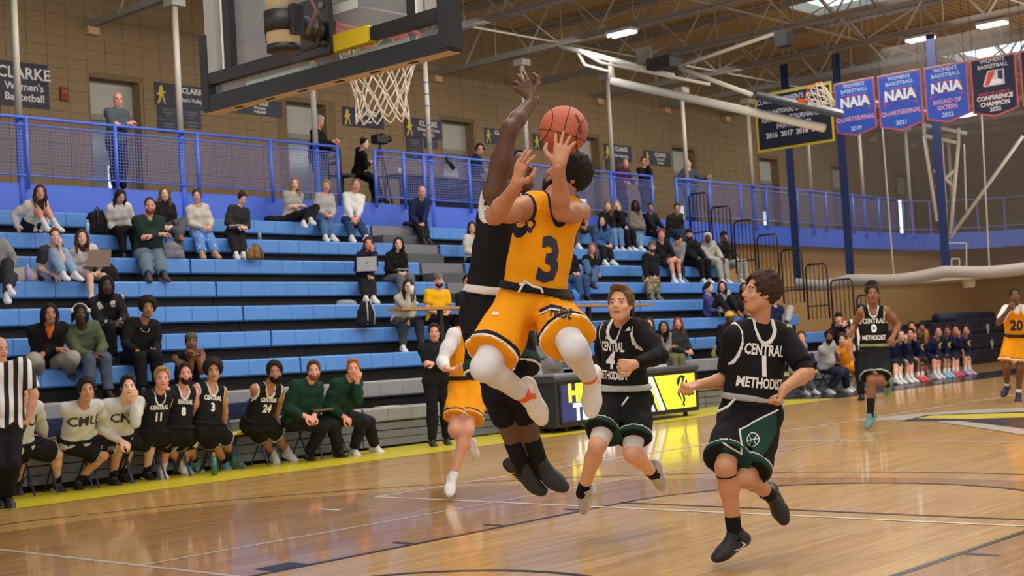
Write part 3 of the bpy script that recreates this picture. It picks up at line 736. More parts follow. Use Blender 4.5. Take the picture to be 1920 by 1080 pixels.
def seat_pose(hx, hy, hipx, Y, z, s, feet=None, kn=None, arms='knees', legs='sit', face=None, turn=0., fz=None, g=1., wl=None):
    """seated figure: head on its picture ray, hips on the bench at (Y, z), feet on the tread below"""
    hz = z+.10*s*g; P = {}
    pel = aty(hipx, 540, Y); pel = V(pel[0], Y, hz); hz = z+.10*s
    for _ in range(3):  # hip column follows the picture x at the hip height
        px, py = pix(pel); pel = V(aty(hipx, py, Y)[0], Y, hz)
    P['pel'] = pel; tl = (LN['tor']+LN['head'])*s*.985
    fd = V(math.sin(turn), -math.cos(turn), 0)  # facing direction (towards the court)
    hd = ray(hx, hy); o = CAM-pel; a = hd @ hd; b = 2*hd @ o; c = o @ o-tl*tl; D = b*b-4*a*c
    w = -b/(2*a) if D <= 0 else (-b-math.sqrt(D)*.85)/(2*a)
    head = CAM+hd*w; v = unit(head-pel)
    if v[2] < .72: v = unit(V(v[0], v[1], 1.0*np.hypot(v[0], v[1])+.2))
    P['neck'] = pel+v*LN['tor']*s+fd*(-.02*s); P['head'] = pel+v*tl+fd*.02*s
    rt = np.cross(fd, V(0, 0, 1)); up = unit(P['neck']-pel); rt = unit(rt-up*(rt @ up))
    fem = .88 if wl is None else wl
    for sd, q in (('R', 1), ('L', -1)):
        P['sh'+sd] = P['neck']+rt*q*.175*s*fem-up*.045*s; P['hp'+sd] = pel+np.cross(fd, V(0, 0, 1))*q*.09*s
    fz = z-.41 if fz is None else fz; rt0 = np.cross(fd, V(0, 0, 1))
    for i, (sd, q) in enumerate((('R', 1), ('L', -1))):
        if feet is not None and feet[i] is not None:
            fx, fy = feet[i][:2]; fzz = feet[i][2] if len(feet[i]) > 2 else fz; an = atz(fx, fy, fzz) if abs(fzz-CAM[2]) > .25 else aty(fx, fy, Y-.45); an = V(an[0], an[1], fzz+.08*s)
            d = an-P['hp'+sd]; dh = V(d[0], d[1], 0); n = np.linalg.norm(dh)
            if n > .8*s: an[:2] = P['hp'+sd][:2]+dh[:2]/n*.8*s
        elif legs == 'cross' and sd == 'R': an = pel+fd*.78*s+rt0*(-.22)*s; an[2] = z-.02
        elif legs == 'crossL' and sd == 'L': an = pel+fd*.78*s+rt0*(.22)*s; an[2] = z-.02
        elif legs == 'up': an = pel+fd*.50*s+rt0*q*.11*s; an[2] = z+.09*s
        else: an = pel+fd*(.47+.03*q)*s+rt0*q*.12*s; an[2] = fz+.08*s
        pole = fd*.6+V(0, 0, 1)
        if legs in ('cross', 'crossL'): pole = fd*.3+V(0, 0, 1.2)
        if kn is not None and kn[i] is not None: K = chain(P['hp'+sd], kn[i][0], kn[i][1], LN['th']*s); P['kn'+sd] = K; P['an'+sd] = an if np.linalg.norm(an-K) < .5*s else K+unit(an-K)*LN['sk']*s
        else: P['kn'+sd], P['an'+sd] = ik(P['hp'+sd], an, LN['th']*s, LN['sk']*s, pole)
        tdir = fd+rt0*q*.15
        if legs in ('cross', 'crossL') and an[2] > z-.15: tdir = fd*.8+V(0, 0, -.45)
        P['to'+sd] = P['an'+sd]+unit(tdir)*.16*s-V(0, 0, .045)*s*(0 if legs in ('cross', 'crossL') else 1); P['fu'+sd] = V(0, 0, 1)
    f = np.cross(up, rt); U = V(0, 0, 1); kR, kL = P['knR'], P['knL']; mid = (kR+kL)/2
    ch = P['neck']-up*.2*s+f*.30*(g-1)
    tg = {'knees': (kR+U*.07*s-fd*.06, kL+U*.07*s-fd*.06), 'clasp': (mid-fd*.02*s+U*.08*s+rt*.035*s, mid-fd*.02*s+U*.08*s-rt*.035*s),
          'lap': (pel+f*.24*s+U*.10*s+rt*.07*s, pel+f*.24*s+U*.10*s-rt*.07*s), 'cross': (ch+f*.17*s-rt*.09*s-up*.04*s, ch+f*.19*s+rt*.09*s-up*.07*s),
          'chinR': (P['head']-up*.13*s+f*.10*s+rt*.03*s, pel+f*.24*s+U*.1*s-rt*.05*s), 'chinL': (pel+f*.24*s+U*.1*s+rt*.05*s, P['head']-up*.13*s+f*.10*s-rt*.03*s),
          'phone': (ch+f*.24*s-up*.08*s+rt*.05*s, ch+f*.24*s-up*.08*s-rt*.05*s), 'write': (pel+f*.3*s+U*.17*s+rt*.05*s, pel+f*.28*s+U*.17*s-rt*.10*s),
          'pray': (P['head']-up*.12*s+f*.15*s+rt*.02*s, P['head']-up*.12*s+f*.15*s-rt*.02*s),
          'side': (pel+rt*.26*s+U*.02*s+f*.05, pel-rt*.26*s+U*.02*s+f*.05)}[arms]
    for i, (sd, q) in enumerate((('R', 1), ('L', -1))):
        pole = -up*1.0+rt*q*.55-f*.25
        if arms.startswith('chin') and sd == arms[-1]: pole = -up*1.+f*.4+rt*q*.15
        P['el'+sd], P['wr'+sd] = ik(P['sh'+sd], tg[i], LN['ua']*s*.97, LN['fa']*s*.95, pole)
        fa = unit(P['wr'+sd]-P['el'+sd]); P['hd'+sd] = unit(fa+(-U*.35 if arms in ('knees',) else -rt*q*.6 if arms in ('clasp', 'lap', 'cross', 'pray') else 0*U))
        P['hn'+sd] = -U+(-rt*q)*.8 if arms not in ('phone', 'pray') else -rt*q+f*-.2
        if arms.startswith('chin') and sd == arms[-1]: P['hn'+sd] = -f; P['hd'+sd] = unit(up*.8+f*.1)
        if arms == 'knees': P['hn'+sd] = -U
    if face is None: P['hf'] = unit(V(-1.5, -2.5, 1.2)-P['head'])
    elif isinstance(face, str): P['hf'] = {'down': unit(fd+V(0, 0, -.75)), 'fwd': fd}[face]
    else: P['hf'] = unit(CR*face[0]+U*face[1]+TC*face[2])
    return P
def stand_pose(hx, hy, s, base, turn=0., arms='down', lean=0., spread=.12):
    """standing figure whose head sits on the picture ray above base=(x,y,z)"""
    b = np.asarray(base, float); fd = V(math.sin(turn), -math.cos(turn), 0); rt = np.cross(fd, V(0, 0, 1)); U = V(0, 0, 1)
    P = {'pel': b+U*.93*s-fd*lean*.25}; up = unit(U+fd*lean); P['neck'] = P['pel']+up*LN['tor']*s; P['head'] = P['neck']+unit(up+fd*.15)*LN['head']*s
    f = np.cross(up, rt)
    for sd, q in (('R', 1), ('L', -1)):
        P['sh'+sd] = P['neck']+rt*q*.175*s-up*.045*s; P['hp'+sd] = P['pel']+rt*q*.09*s; P['an'+sd] = b+rt*q*spread*s+U*.08*s+fd*(.05*q)
        P['kn'+sd], _ = ik(P['hp'+sd], P['an'+sd], LN['th']*s, LN['sk']*s, fd); P['to'+sd] = P['an'+sd]+fd*.17*s-U*.05*s; P['fu'+sd] = U
    ch = P['neck']-up*.22*s
    tg = {'down': (P['pel']+rt*.24*s-U*.08*s, P['pel']-rt*.24*s-U*.08*s), 'cross': (ch+f*.19*s-rt*.10*s, ch+f*.21*s+rt*.10*s-up*.04*s),
          'phone': (ch+f*.36*s+rt*.05*s+up*.02, ch+f*.36*s-rt*.05*s+up*.02), 'rail': (ch+f*.34*s+rt*.2*s-up*.06, ch+f*.34*s-rt*.2*s-up*.06),
          'chinL': (P['pel']+f*.2*s, P['head']-up*.1*s+f*.12*s), 'raise': (ch+f*.34*s+rt*.05+up*.22*s, ch+f*.34*s-rt*.05+up*.22*s), 'railL': (P['pel']+rt*.2*s, ch+f*.35*s-rt*.35*s-up*.02)}[arms]
    for i, (sd, q) in enumerate((('R', 1), ('L', -1))):
        P['el'+sd], P['wr'+sd] = ik(P['sh'+sd], tg[i], LN['ua']*s, LN['fa']*s, -up+rt*q*.6-f*.3)
        P['hd'+sd] = unit(P['wr'+sd]-P['el'+sd]); P['hn'+sd] = -rt*q-U*.3
    P['hf'] = unit(V(-1.5, -2.5, 1.2)-P['head']); return P
# ------------------------------------------------------------------ the hall
SHK = -.008
def SZ(x): return SHK*(x-9)
_mesh_obj = mesh_obj; SHEAR = [False]
def mesh_obj(name, verts, faces, mats, parent=None, midx=None, smooth=False, loc=None):
    verts = np.array(verts, float)
    if SHEAR[0] and len(verts): verts[:, 2] += SHK*(verts[:, 0]-9)
    return _mesh_obj(name, verts, faces, mats, parent, midx, smooth, loc)
def S3(n, k='structure'): return tag(n, kind=k)
BLUE = mat('4a6edc', .42, bump=.05, bscale=8); RAILB = mat('4c70e0', .38); SEAT = mat('5a94e0', .40, var=.10, vscale=3, bump=.05, bscale=30)
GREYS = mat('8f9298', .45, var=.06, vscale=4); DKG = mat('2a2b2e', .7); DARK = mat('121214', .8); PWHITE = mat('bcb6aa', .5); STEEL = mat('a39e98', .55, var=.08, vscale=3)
NAVM = mat('1c2138', .5); GOLD = mat('d8b81c', .5); WPR = mat('e2e0da', .6)
# floor material: strip maple with grain along X
def wood(name, base, dark, light, rough):
    m = bpy.data.materials.new(name); m.use_nodes = True; nt = m.node_tree; b = nt.nodes['Principled BSDF']
    tc = nt.nodes.new('ShaderNodeTexCoord'); mp = nt.nodes.new('ShaderNodeMapping'); nt.links.new(tc.outputs['Object'], mp.inputs[0])
    mp.inputs['Scale'].default_value = (.25, 17.5, 1)
    br = nt.nodes.new('ShaderNodeTexBrick'); nt.links.new(tc.outputs['Object'], br.inputs['Vector']); br.inputs['Scale'].default_value = 1
    br.inputs['Brick Width'].default_value = .9; br.inputs['Row Height'].default_value = .057; br.inputs['Mortar Size'].default_value = .0012; br.offset = .37
    br.inputs['Color1'].default_value = srgb(light); br.inputs['Color2'].default_value = srgb(base); br.inputs['Mortar'].default_value = srgb(dark)
    n = nt.nodes.new('ShaderNodeTexNoise'); nt.links.new(mp.outputs[0], n.inputs['Vector']); n.inputs['Scale'].default_value = 3; n.inputs['Detail'].default_value = 6
    mx = nt.nodes.new('ShaderNodeMixRGB'); mx.blend_type = 'MULTIPLY'; mx.inputs[0].default_value = .75
    rp = nt.nodes.new('ShaderNodeValToRGB'); rp.color_ramp.elements[0].position = .3; rp.color_ramp.elements[0].color = (.62, .55, .45, 1); rp.color_ramp.elements[1].position = .6; rp.color_ramp.elements[1].color = (1, 1, 1, 1)
    nt.links.new(n.outputs['Fac'], rp.inputs[0]); nt.links.new(br.outputs['Color'], mx.inputs[1]); nt.links.new(rp.outputs[0], mx.inputs[2]); nt.links.new(mx.outputs[0], b.inputs['Base Color'])
    b.inputs['Roughness'].default_value = rough; b.inputs['Specular IOR Level'].default_value = .5; b.inputs['Coat Weight'].default_value = .5; b.inputs['Coat Roughness'].default_value = .07
    n3 = nt.nodes.new('ShaderNodeTexNoise'); n3.inputs['Scale'].default_value = 2.2; nt.links.new(tc.outputs['Object'], n3.inputs['Vector'])
    bp = nt.nodes.new('ShaderNodeBump'); bp.inputs['Strength'].default_value = .06; bp.inputs['Distance'].default_value = .01; nt.links.new(n3.outputs['Fac'], bp.inputs['Height']); nt.links.new(bp.outputs[0], b.inputs['Coat Normal']); nt.links.new(bp.outputs[0], b.inputs['Normal'])
    return m
FLM = wood('maple_floor', 'c4954f', 'a2763c', 'd9b16c', .28); FLD = wood('stained_maple_floor', 'a87a46', '8a6034', 'c09258', .26)
b = MB(); b.box((-9, -9, -.05), (46, 16.2, 0)); floor = S3(b.build('floor', FLM, loc=(0, 0, 0)))
def flat(name, poly, z, m):
    v = [(p[0], p[1], z) for p in poly]; return mesh_obj(name, v, [tuple(range(len(v)))] if len(v) < 5 else [tuple(range(len(v)))], m, floor)
def strip(name, pts, w, z, m):
    pts = [np.array(p, float) for p in pts]; L = []; R = []
    for i, p in enumerate(pts):
        d = pts[min(i+1, len(pts)-1)]-pts[max(i-1, 0)]; d = d/np.linalg.norm(d); n = V(-d[1], d[0]); L.append(p+n*w/2); R.append(p-n*w/2)
    v = [(q[0], q[1], z) for q in L+R]; n = len(pts); f = [(n+i, n+i+1, i+1, i) for i in range(n-1)]
    return mesh_obj(name, v, f, m, floor)
arc = lambda c, r, a0, a1, n=48: [(c[0]+r*math.cos(a), c[1]+r*math.sin(a)) for a in np.linspace(a0, a1, n)]
LB = mat('1c1e2c', .25, spec=.6); LW = mat('d8d4c8', .25, spec=.6); LG = mat('b8b2a8', .25, spec=.6); LY = mat('d4c42a', .3, spec=.6, var=.06, vscale=2)
P3R = 6.42; a_ = math.asin(6.15/P3R)
inner = arc((0, 0), P3R, -a_, a_, 60)
out_ = [(-1.6, -6.15)]+inner+[(-1.6, 6.15)]
# stained zone = three-point area minus lane and circle, built as two halves meeting on the circle
for sg in (1, -1):
    a1 = arc((0, 0), P3R, 0, a_*sg, 40); c1 = arc((4.19, 0), 1.83, 0, math.pi/2*sg, 24)
    top = a1+[(-1.6, 6.15*sg)]; bot = c1+[(-1.6, 1.83*sg)]; n = 48
    def rs(p, n):
        p = [np.array(q, float) for q in p]; d = np.cumsum([0]+[np.linalg.norm(p[i+1]-p[i]) for i in range(len(p)-1)]); t = np.linspace(0, d[-1], n)
        return [np.array([np.interp(x, d, [q[0] for q in p]), np.interp(x, d, [q[1] for q in p])]) for x in t]
    A, B = rs(top, n), rs(bot, n); v = [(q[0], q[1], .0012) for q in A+B]; f = [(i, i+1, n+i+1, n+i) if sg < 0 else (n+i, n+i+1, i+1, i) for i in range(n-1)]
    mesh_obj('stained_zone', v, f, FLD, floor)
for y in (1.83, -1.83): strip('lane_line', [(-1.6, y), (4.21, y)], .05, .003, LB)
strip('free_throw_line', [(4.19, -1.83), (4.19, 1.83)], .05, .003, LB); strip('free_throw_circle', arc((4.19, 0), 1.83, -math.pi/2, math.pi/2), .05, .003, LB)
strip('restricted_arc', arc((0, 0), 1.24, -math.pi/2, math.pi/2), .05, .003, LB)
b6 = math.asin(6.9/7.0)
strip('three_point_line', [(-1.6, 6.75)]+arc((0, 0), 6.85, math.radians(80), -math.radians(80), 70)+[(-1.6, -6.75)], .035, .003, LB)
for q in (1, -1):
    flat('lane_block', [(.534, q*1.86), (.838, q*1.86), (.838, q*2.06), (.534, q*2.06)][::q], .0032, LB)
    for x in (1.78, 2.74, 3.70): flat('lane_mark', [(x-.03, q*1.86), (x+.03, q*1.86), (x+.03, q*2.06), (x-.03, q*2.06)][::q], .0032, LB)
strip('volleyball_line', [(3.9, 4.6), (3.9, -4.6)], .05, .0035, LW); strip('volleyball_line', [(3.9, 4.6), (21.7, 4.6)], .045, .0028, LW)
strip('volleyball_line', [(.3, 5.6), (.3, -4)], .05, .0028, LG); strip('volleyball_line', [(.3, 3.04), (14, 3.04)], .045, .0026, LG); strip('volleyball_line', [(9.9, 4.6), (9.9, -4.6)], .05, .0026, LW)
for x, y in ((3.0, 4.1),): flat('floor_tick', [(x, y), (x+.06, y), (x+.06, y+.3), (x, y+.3)], .003, LW)
flat('sideline_border', [(-6, 7.97), (18.6, 7.97), (18.6, 9.5), (-6, 9.5)], .003, LY)
flat('sideline_border', [(18.6, 7.97), (44, 7.97), (44, 9.5), (18.6, 9.5)], .003, LB)
# centre-court emblem, flat on the floor
def fl(pts): return [tuple(atz(x, y)[:2]) for x, y in pts]
EZ = [('white', LG, [(1596, 790), (1687, 779), (1760, 773), (1842, 768), (1919, 765), (1990, 764), (1990, 771), (1919, 772), (1800, 777), (1700, 788)]),
      ('black', LB, [(1690, 790), (1735, 779), (1800, 776), (1919, 772), (2040, 772), (2060, 806), (1980, 812), (1919, 806), (1850, 796), (1760, 790)]),
      ('yellow', mat('d8c832', .25, spec=.6), [(1720, 785), (1745, 780), (1830, 777), (1919, 775), (1990, 777), (1990, 784), (1919, 783), (1830, 786)]),
      ('white', LG, [(1750, 791), (1800, 790), (1850, 796), (1919, 805), (1980, 811), (1980, 819), (1919, 816), (1850, 805)])]
for k, (n_, m_, p_) in enumerate(EZ):
    c = fl(p_); zz = .0045+.0006*k
    vv = [(q[0], q[1], zz) for q in c]
    h = len(vv)//2; mesh_obj('centre_emblem', vv, [tuple(range(len(vv)))[::-1]], m_, floor)
# ------------------------------------------------------------------ bleachers
SHEAR[0] = True
RISE, RUN = .417, .66
def YR(i): return 9.45+RUN*i
def ZR(i): return .58 if i == 0 else .95+RISE*(i-1)
banks = [(-2.1, 2.98), (2.98, 8.06), (8.06, 13.15), (13.15, 18.10), (18.10, 23.2)]
lab = ['leftmost bank of blue bleachers at the picture edge', 'blue bleacher bank on the left behind the visiting bench', 'blue bleacher bank between the coaches and the aisle steps', 'blue bleacher bank with the grey aisle steps, behind the scorer table', 'rightmost bank of blue bleachers ending at the black end rails']
def seat_mesh(x0, x1, i, m):
    b = MB(); e = .022; y0, y1 = YR(i), YR(i)+.27; z1 = ZR(i); z0 = z1-.24 if i > 0 else z1-.20
    b.box((x0+.004, y0, z0), (x1-.004, y1, z1), e); return b
for bi, (xa, xb) in enumerate(banks):
    root = thing('bleacher_bank', lab[bi], 'bleachers', ((xa+xb)/2, 9.45, 0), 'telescopic bleacher banks')
    d = MB()
    for i in range(9):
        xs = xa+(1.2 if bi == 3 and i >= 2 else 0)
        zt = ZR(i)-.035; y1 = YR(i)+.27
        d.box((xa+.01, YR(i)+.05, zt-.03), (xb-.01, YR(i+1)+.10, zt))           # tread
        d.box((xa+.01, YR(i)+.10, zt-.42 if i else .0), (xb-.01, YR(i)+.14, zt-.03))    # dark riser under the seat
        row = MB(); row.box((xs+.01, YR(i)+.02, ZR(i)-.05), (xb-.01, YR(i)+.25, ZR(i)-.02))
        rw = row.build('bench_row', DKG, root)
        n = 11 if xs == xa else 8; W_ = (xb-xs-.03)/n; m_ = GREYS if i < 2 else SEAT
        for k in range(n):
            seat_mesh(xs+.015+k*W_, xs+.015+(k+1)*W_, i, m_).build('seat_module', m_, rw)
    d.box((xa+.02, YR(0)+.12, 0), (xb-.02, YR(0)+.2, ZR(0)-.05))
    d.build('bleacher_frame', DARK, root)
    for z0 in (.035, .145, .26):
        for k in range(3):
            p = MB(); xx = xa+(xb-xa)*k/3; p.box((xx+.012, YR(0)+.02, z0), (xa+(xb-xa)*(k+1)/3-.012, YR(0)+.08, z0+.10)); p.build('fascia_panel', mat('6f7177', .5), root)
    if bi == 3:
        for i in range(1, 9):
            s_ = MB(); s_.box((xa+.05, YR(i)+.0, ZR(i)-.24), (xa+1.14, YR(i)+.30, ZR(i)-.01)); s_.build('aisle_step', mat('7d8086', .55), root)
            if i < 8:
                s_ = MB(); s_.box((xa+.05, YR(i)+.36, ZR(i)-.02), (xa+1.0, YR(i)+.66, ZR(i)+.20)); s_.build('aisle_step', mat('55585d', .6), root)
# black end rails of the last bank, one stepped panel per row
for i in range(8):
    y0 = 14.29-.62*i; z1 = 4.66-.395*i+.11; r_ = MB(); X = 23.215
    t = thing('end_rail', ['topmost', 'second highest', 'third highest', 'fourth highest', 'fourth lowest', 'third lowest', 'second lowest', 'lowest'][i]+' black barred end rail of the bleachers', 'railing', (X, y0, z1-1.2), 'black end rails of the bleachers')
    SHEAR[0] = False
    fr_ = [V(X, y0, z1-1.25), V(X, y0, z1-.08), V(X, y0-.06, z1), V(X, y0-.48, z1), V(X, y0-.54, z1-.08), V(X, y0-.54, z1-1.25)]
    MB().path(fr_, .022, 8).build('rail_frame', mat('15151a', .4), t, True)
    MB().tube((X, y0, z1-.95), (X, y0-.54, z1-.95), .016).build('cross_bar', mat('15151a', .4), t)
    for k in range(1, 5): MB().tube((X, y0-.108*k, z1-1.25), (X, y0-.108*k, z1), .011, 6).build('baluster', mat('15151a', .4), t)
    SHEAR[0] = True
# press counter standing across the middle rows
t = thing('press_table', 'long narrow wooden press table standing across the middle bleacher rows', 'table', (13.5, 11.0, 1.3))
b = MB(); b.box((10.2, 10.80, 2.03), (16.84, 11.16, 2.075)); b.build('tabletop', mat('b08248', .5, var=.15, vscale=6), t)
for x in (11.15, 13.6, 15.0, 16.3): MB().box((x, 10.93, .93), (x+.08, 11.0, 2.03)).build('table_leg', mat('1a1a1c', .5), t)
# ------------------------------------------------------------------ running-track deck, rails, posts
DZ = 4.42; DY = 15.4
def corner(y, r0, z):  # deck edge path: along the hall, round the corner, along the end wall
    o = DY-y; return [(x, y, z) for x in np.linspace(-6, 36.5, 8)]+[(36.5+(3.6+o*-1)*math.sin(a), y-3.6-o*-1+(3.6+o*-1)*math.cos(a), z) for a in np.linspace(.15, math.pi/2, 9)]+[(40.1-o, -9, z)]
def band(name, y, z0, z1, th, m, **k):
    p = corner(y, 0, z0); q = corner(y+th, 0, z0); n = len(p)
    v = p+[(a, b_, z1) for a, b_, _ in p]+q+[(a, b_, z1) for a, b_, _ in q]; f = []
    for i in range(n-1): f += [(i, i+1, n+i+1, n+i), (n+i, n+i+1, 3*n+i+1, 3*n+i), (2*n+i+1, 2*n+i, 3*n+i, 3*n+i+1), (i+1, i, 2*n+i, 2*n+i+1)]
    return mesh_obj(name, v, f, m, k.get('parent'), loc=None if k.get('parent') else (0, 0, 0))
S3(band('trim_1', DY, 3.86, DZ-.02, .14, BLUE))
b = MB(); b.box((-6, DY+.05, 4.15), (46, 18.6, DZ-.04)); b.box((40.1, -9, 4.15), (46, DY, DZ-.04)); S3(b.build('floor_deck', mat('4a4444', .7), loc=(0, 0, 0)))
b = MB(); b.box((-6, DY+.02, ZR(8)-.1), (23.2, DY+.1, 3.9)); S3(b.build('trim_2', BLUE, loc=(0, 0, 0)))
def mesh_panel(x0, x1, y, parent, z0=DZ+.10, z1=DZ+.90):
    m = MB()
    def add(a, b_, t): m.box(a, b_)
    n = int((x1-x0)/.055)
    vs = []; fs = []
    def quad(xa, za, xb, zb):
        i = len(vs); vs.extend([(xa, y, za), (xb, y, za), (xb, y, zb), (xa, y, zb)]); fs.append((i, i+1, i+2, i+3))
        vs.extend([(xa, y+.006, za), (xb, y+.006, za), (xb, y+.006, zb), (xa, y+.006, zb)]); fs.append((i+7, i+6, i+5, i+4))
        fs.append((i, i+4, i+5, i+1)); fs.append((i+3, i+2, i+6, i+7))
    for k in range(n+1): x = x0+(x1-x0)*k/n; quad(x-.0035, z0, x+.0035, z1)
    for k in range(int((z1-z0)/.055)+1): z = z0+.055*k; quad(x0, z-.0035, x1, z+.0035)
    return tag(mesh_obj('wire_mesh', vs, fs, mat('6a78b8', .5), parent), kind='stuff')
def guard(xs, label, y=15.33, first=True):
    t = thing('guard_rail', label, 'railing', ((xs[0]+xs[-1])/2, y, DZ))
    MB().tube((xs[0], y, 5.46), (xs[-1], y, 5.46), .026, 8).build('top_rail', RAILB, t, True)
    for x in xs: MB().tube((x, y, DZ-.12), (x, y, 5.46), .032, 8, square=False).build('rail_post', RAILB, t, True)
    for z in (DZ+.10, DZ+.92): MB().tube((xs[0], y, z), (xs[-1], y, z), .014, 6).build('mid_rail', RAILB, t)
    for a, b_ in zip(xs[:-1], xs[1:]): mesh_panel(a+.03, b_-.03, y+.01, t)
    return t
guard([-1.7, -.1, 1.5, 3.12, 4.75, 6.38, 8.01, 9.67, 11.30, 12.93], 'blue mesh guard rail on the left, below the grey-jacketed man')
guard([13.90, 14.69, 15.27, 16.62, 18.25, 19.88, 21.5, 23.14], 'blue mesh guard rail in the middle, in front of the headset table')
guard([24.17, 25.65, 27.10, 28.37, 30, 31.6, 33.2, 34.8, 36.4], 'blue mesh guard rail on the right, running to the far corner')
SHEAR[0] = False
t = thing('guard_rail', 'blue guard rail round the far corner, seen through the divider net', 'railing', (38, 10, 4.1))
_p = [p for p in corner(DY, 0, 0)][7:]
for z in (5.22, 4.3): MB().path([(a, b_, z) for a, b_, _ in _p], .022, 6).build('top_rail' if z > 5 else 'mid_rail', mat('6a74c8', .5), t, True)
for k in range(26):
    if k < 6: a = .15+(math.pi/2-.15)*k/6; q = V(36.5+3.6*math.sin(a), DY-3.6+3.6*math.cos(a), 0)
    else: q = V(40.1, 11.2-.8*(k-6)*1.2, 0)
    MB().tube(q+V(0, 0, 4.1), q+V(0, 0, 5.22), .03, 6).build('rail_post', mat('6a74c8', .5), t)
SHEAR[0] = True
PX = [6.31+3.08*k for k in range(-3, 12)]
ordn = ['first', 'second', 'third', 'fourth', 'fifth', 'sixth', 'seventh', 'eighth', 'ninth', 'tenth', 'eleventh', 'twelfth', 'thirteenth', 'fourteenth', 'fifteenth', 'sixteenth']
for k, x in enumerate(PX):
    if k < 3: continue
    t = thing('deck_pole', '%s tall pole from the left, white above and blue below the rail' % ordn[k-3], 'pole', (x, 15.4, 3.4), 'slender poles carrying the roof trusses')
    z0 = 3.35 if x < 23 else 4.3
    MB().tube((x, 15.42, z0), (x, 15.42, 5.50), .062, 12).build('pole_shaft', RAILB, t, True)
    MB().tube((x, 15.42, 5.50), (x, 15.42, 7.80), .055, 12).build('pole_shaft', PWHITE, t, True)
    MB().box((x-.14, 15.28, 7.72), (x+.14, 15.56, 7.86)).build('pole_cap', STEEL, t)
    MB().box((x-.1, 15.30, z0), (x+.1, 15.54, z0+.02)).build('foot_plate', RAILB, t)
    if k == 6:
        for z in (5.7, 6.1, 6.5, 6.75, 7.0, 7.5): MB().tube((x, 15.42, z), (x, 15.42, z+.025), .058, 12).build('tape_band', mat('34549a', .5), t)
# ------------------------------------------------------------------ back wall of stacked block
WY = 18.25; DOORX = [4.65, 9.35, 14.1, 18.8, 23.7, 28.2, 32.8, 37.3, 41.9]; DW = 1.12; DTOP = 6.95
BLKM = mat('8e795a', .85, bump=.3, bscale=30, var=.08, vscale=1.3); 
b = MB(); z_top = 9.45
b.box((-3, WY+.35, 4.2), (46, WY+.5, z_top)); _e = [-3]+[q for dx in DOORX for q in (dx, dx+DW)]+[46]
for i in range(0, len(_e), 2): b.box((_e[i], WY+.010, 4.2), (_e[i+1], WY+.36, z_top))
for dx in DOORX: b.box((dx, WY+.010, DTOP), (dx+DW, WY+.36, z_top))
wall = S3(b.build('wall_back', mat('7d684b', .9), loc=(0, 0, 0)))
bw, bh = .41, .205; cells = []
for ci in range(int(49/bw)):
    x0 = -3+ci*bw
    for ri in range(int((z_top-4.38)/bh)+1):
        z0 = 4.38+ri*bh
        if z0 < DTOP-.02 and any(x0+bw > dx+.02 and x0 < dx+DW-.02 for dx in DOORX): continue
        cells.append((x0, z0))
cells.sort(key=lambda c: abs(c[0]-6)+abs(c[1]-6)*.8 if c[0] > 3.5 else 99)
tm = {}
def blockv(x0, z0, x1, z1, dy):
    e = .004
    return [(x0+e, WY+.02, z0+e), (x1-e, WY+.02, z0+e), (x1-e, WY+.02, z1-e), (x0+e, WY+.02, z1-e), (x0+e, WY+dy, z0+e), (x1-e, WY+dy, z0+e), (x1-e, WY+dy, z1-e), (x0+e, WY+dy, z1-e)]
BF = [(4, 5, 6, 7), (0, 4, 7, 3), (5, 1, 2, 6), (7, 6, 2, 3), (0, 1, 5, 4)]
rg = np.random.RandomState(3); vs = []; fs = []
for k, (x0, z0) in enumerate(cells):
    dy = rg.uniform(-.003, .003)
    if round(x0/bw) % 6 == 0: pass
    v = blockv(x0, z0, x0+bw, min(z0+bh, z_top), dy)
    if k < 300: mesh_obj('block', v, BF, BLKM, wall)
    else: n = len(vs); vs += v; fs += [tuple(n+i for i in f) for f in BF]
tag(mesh_obj('block_field', vs, fs, BLKM, wall), kind='stuff')
FRM = mat('8a8880', .6); GLS = mat('b4c4c8', .15, spec=.8)
sky_pane = mat('cfe4ea', .2, emit=.9)
for k, dx in enumerate(DOORX):
    b = MB(); b.box((dx-.02, WY+.30, 4.38), (dx, WY+.34, DTOP)); b.box((dx+DW, WY+.02, 4.38), (dx+DW+.02, WY+.34, DTOP))
    b.box((dx, WY+.28, DTOP-.04), (dx+DW, WY+.34, DTOP)); b.box((dx, WY+.26, 6.18), (dx+DW, WY+.34, 6.30)); b.box((dx, WY+.27, 4.38), (dx+.06, WY+.33, 6.2)); b.box((dx+DW-.07, WY+.27, 4.38), (dx+DW, WY+.33, 6.2)); b.box((dx+.78, WY+.27, 4.38), (dx+.83, WY+.33, 6.2))
    dr = S3(b.build('door_%d' % (k+1), FRM, loc=(dx, WY, 4.38)))
    MB().box((dx, WY+.29, 6.28), (dx+DW, WY+.31, DTOP-.02)).build('blind', mat('b4b2a8', .6), dr)
    MB().box((dx+.06, WY+.29, 4.5), (dx+.78, WY+.30, 6.18)).build('door_pane', mat('6a7078', .12, spec=.8), dr)
    MB().box((dx+.83, WY+.29, 4.5), (dx+DW-.07, WY+.30, 6.18)).build('door_pane', mat('8a7a70', .12, spec=.8), dr)
    MB().box((dx+.06, WY+.285, 4.42), (dx+.78, WY+.30, 4.62)).build('kick_plate', FRM, dr)
    if k in (1, 3, 4, 5, 6):
        MB().box((dx+.48, WY+.28, 4.78), (dx+.76, WY+.288, 5.3)).build('daylight_pane', sky_pane, dr)
    if k == 8: MB().box((dx+.15, WY+.275, 4.6), (dx+.75, WY+.285, 6.1)).build('daylight_pane', mat('f0fafc', .2, emit=2.5), dr)
    b = MB(); b.box((dx+DW-.02, WY+.0, 4.38), (dx+DW+.03, WY+.34, DTOP)); b.build('door_reveal', mat('8a7454', .85), dr)
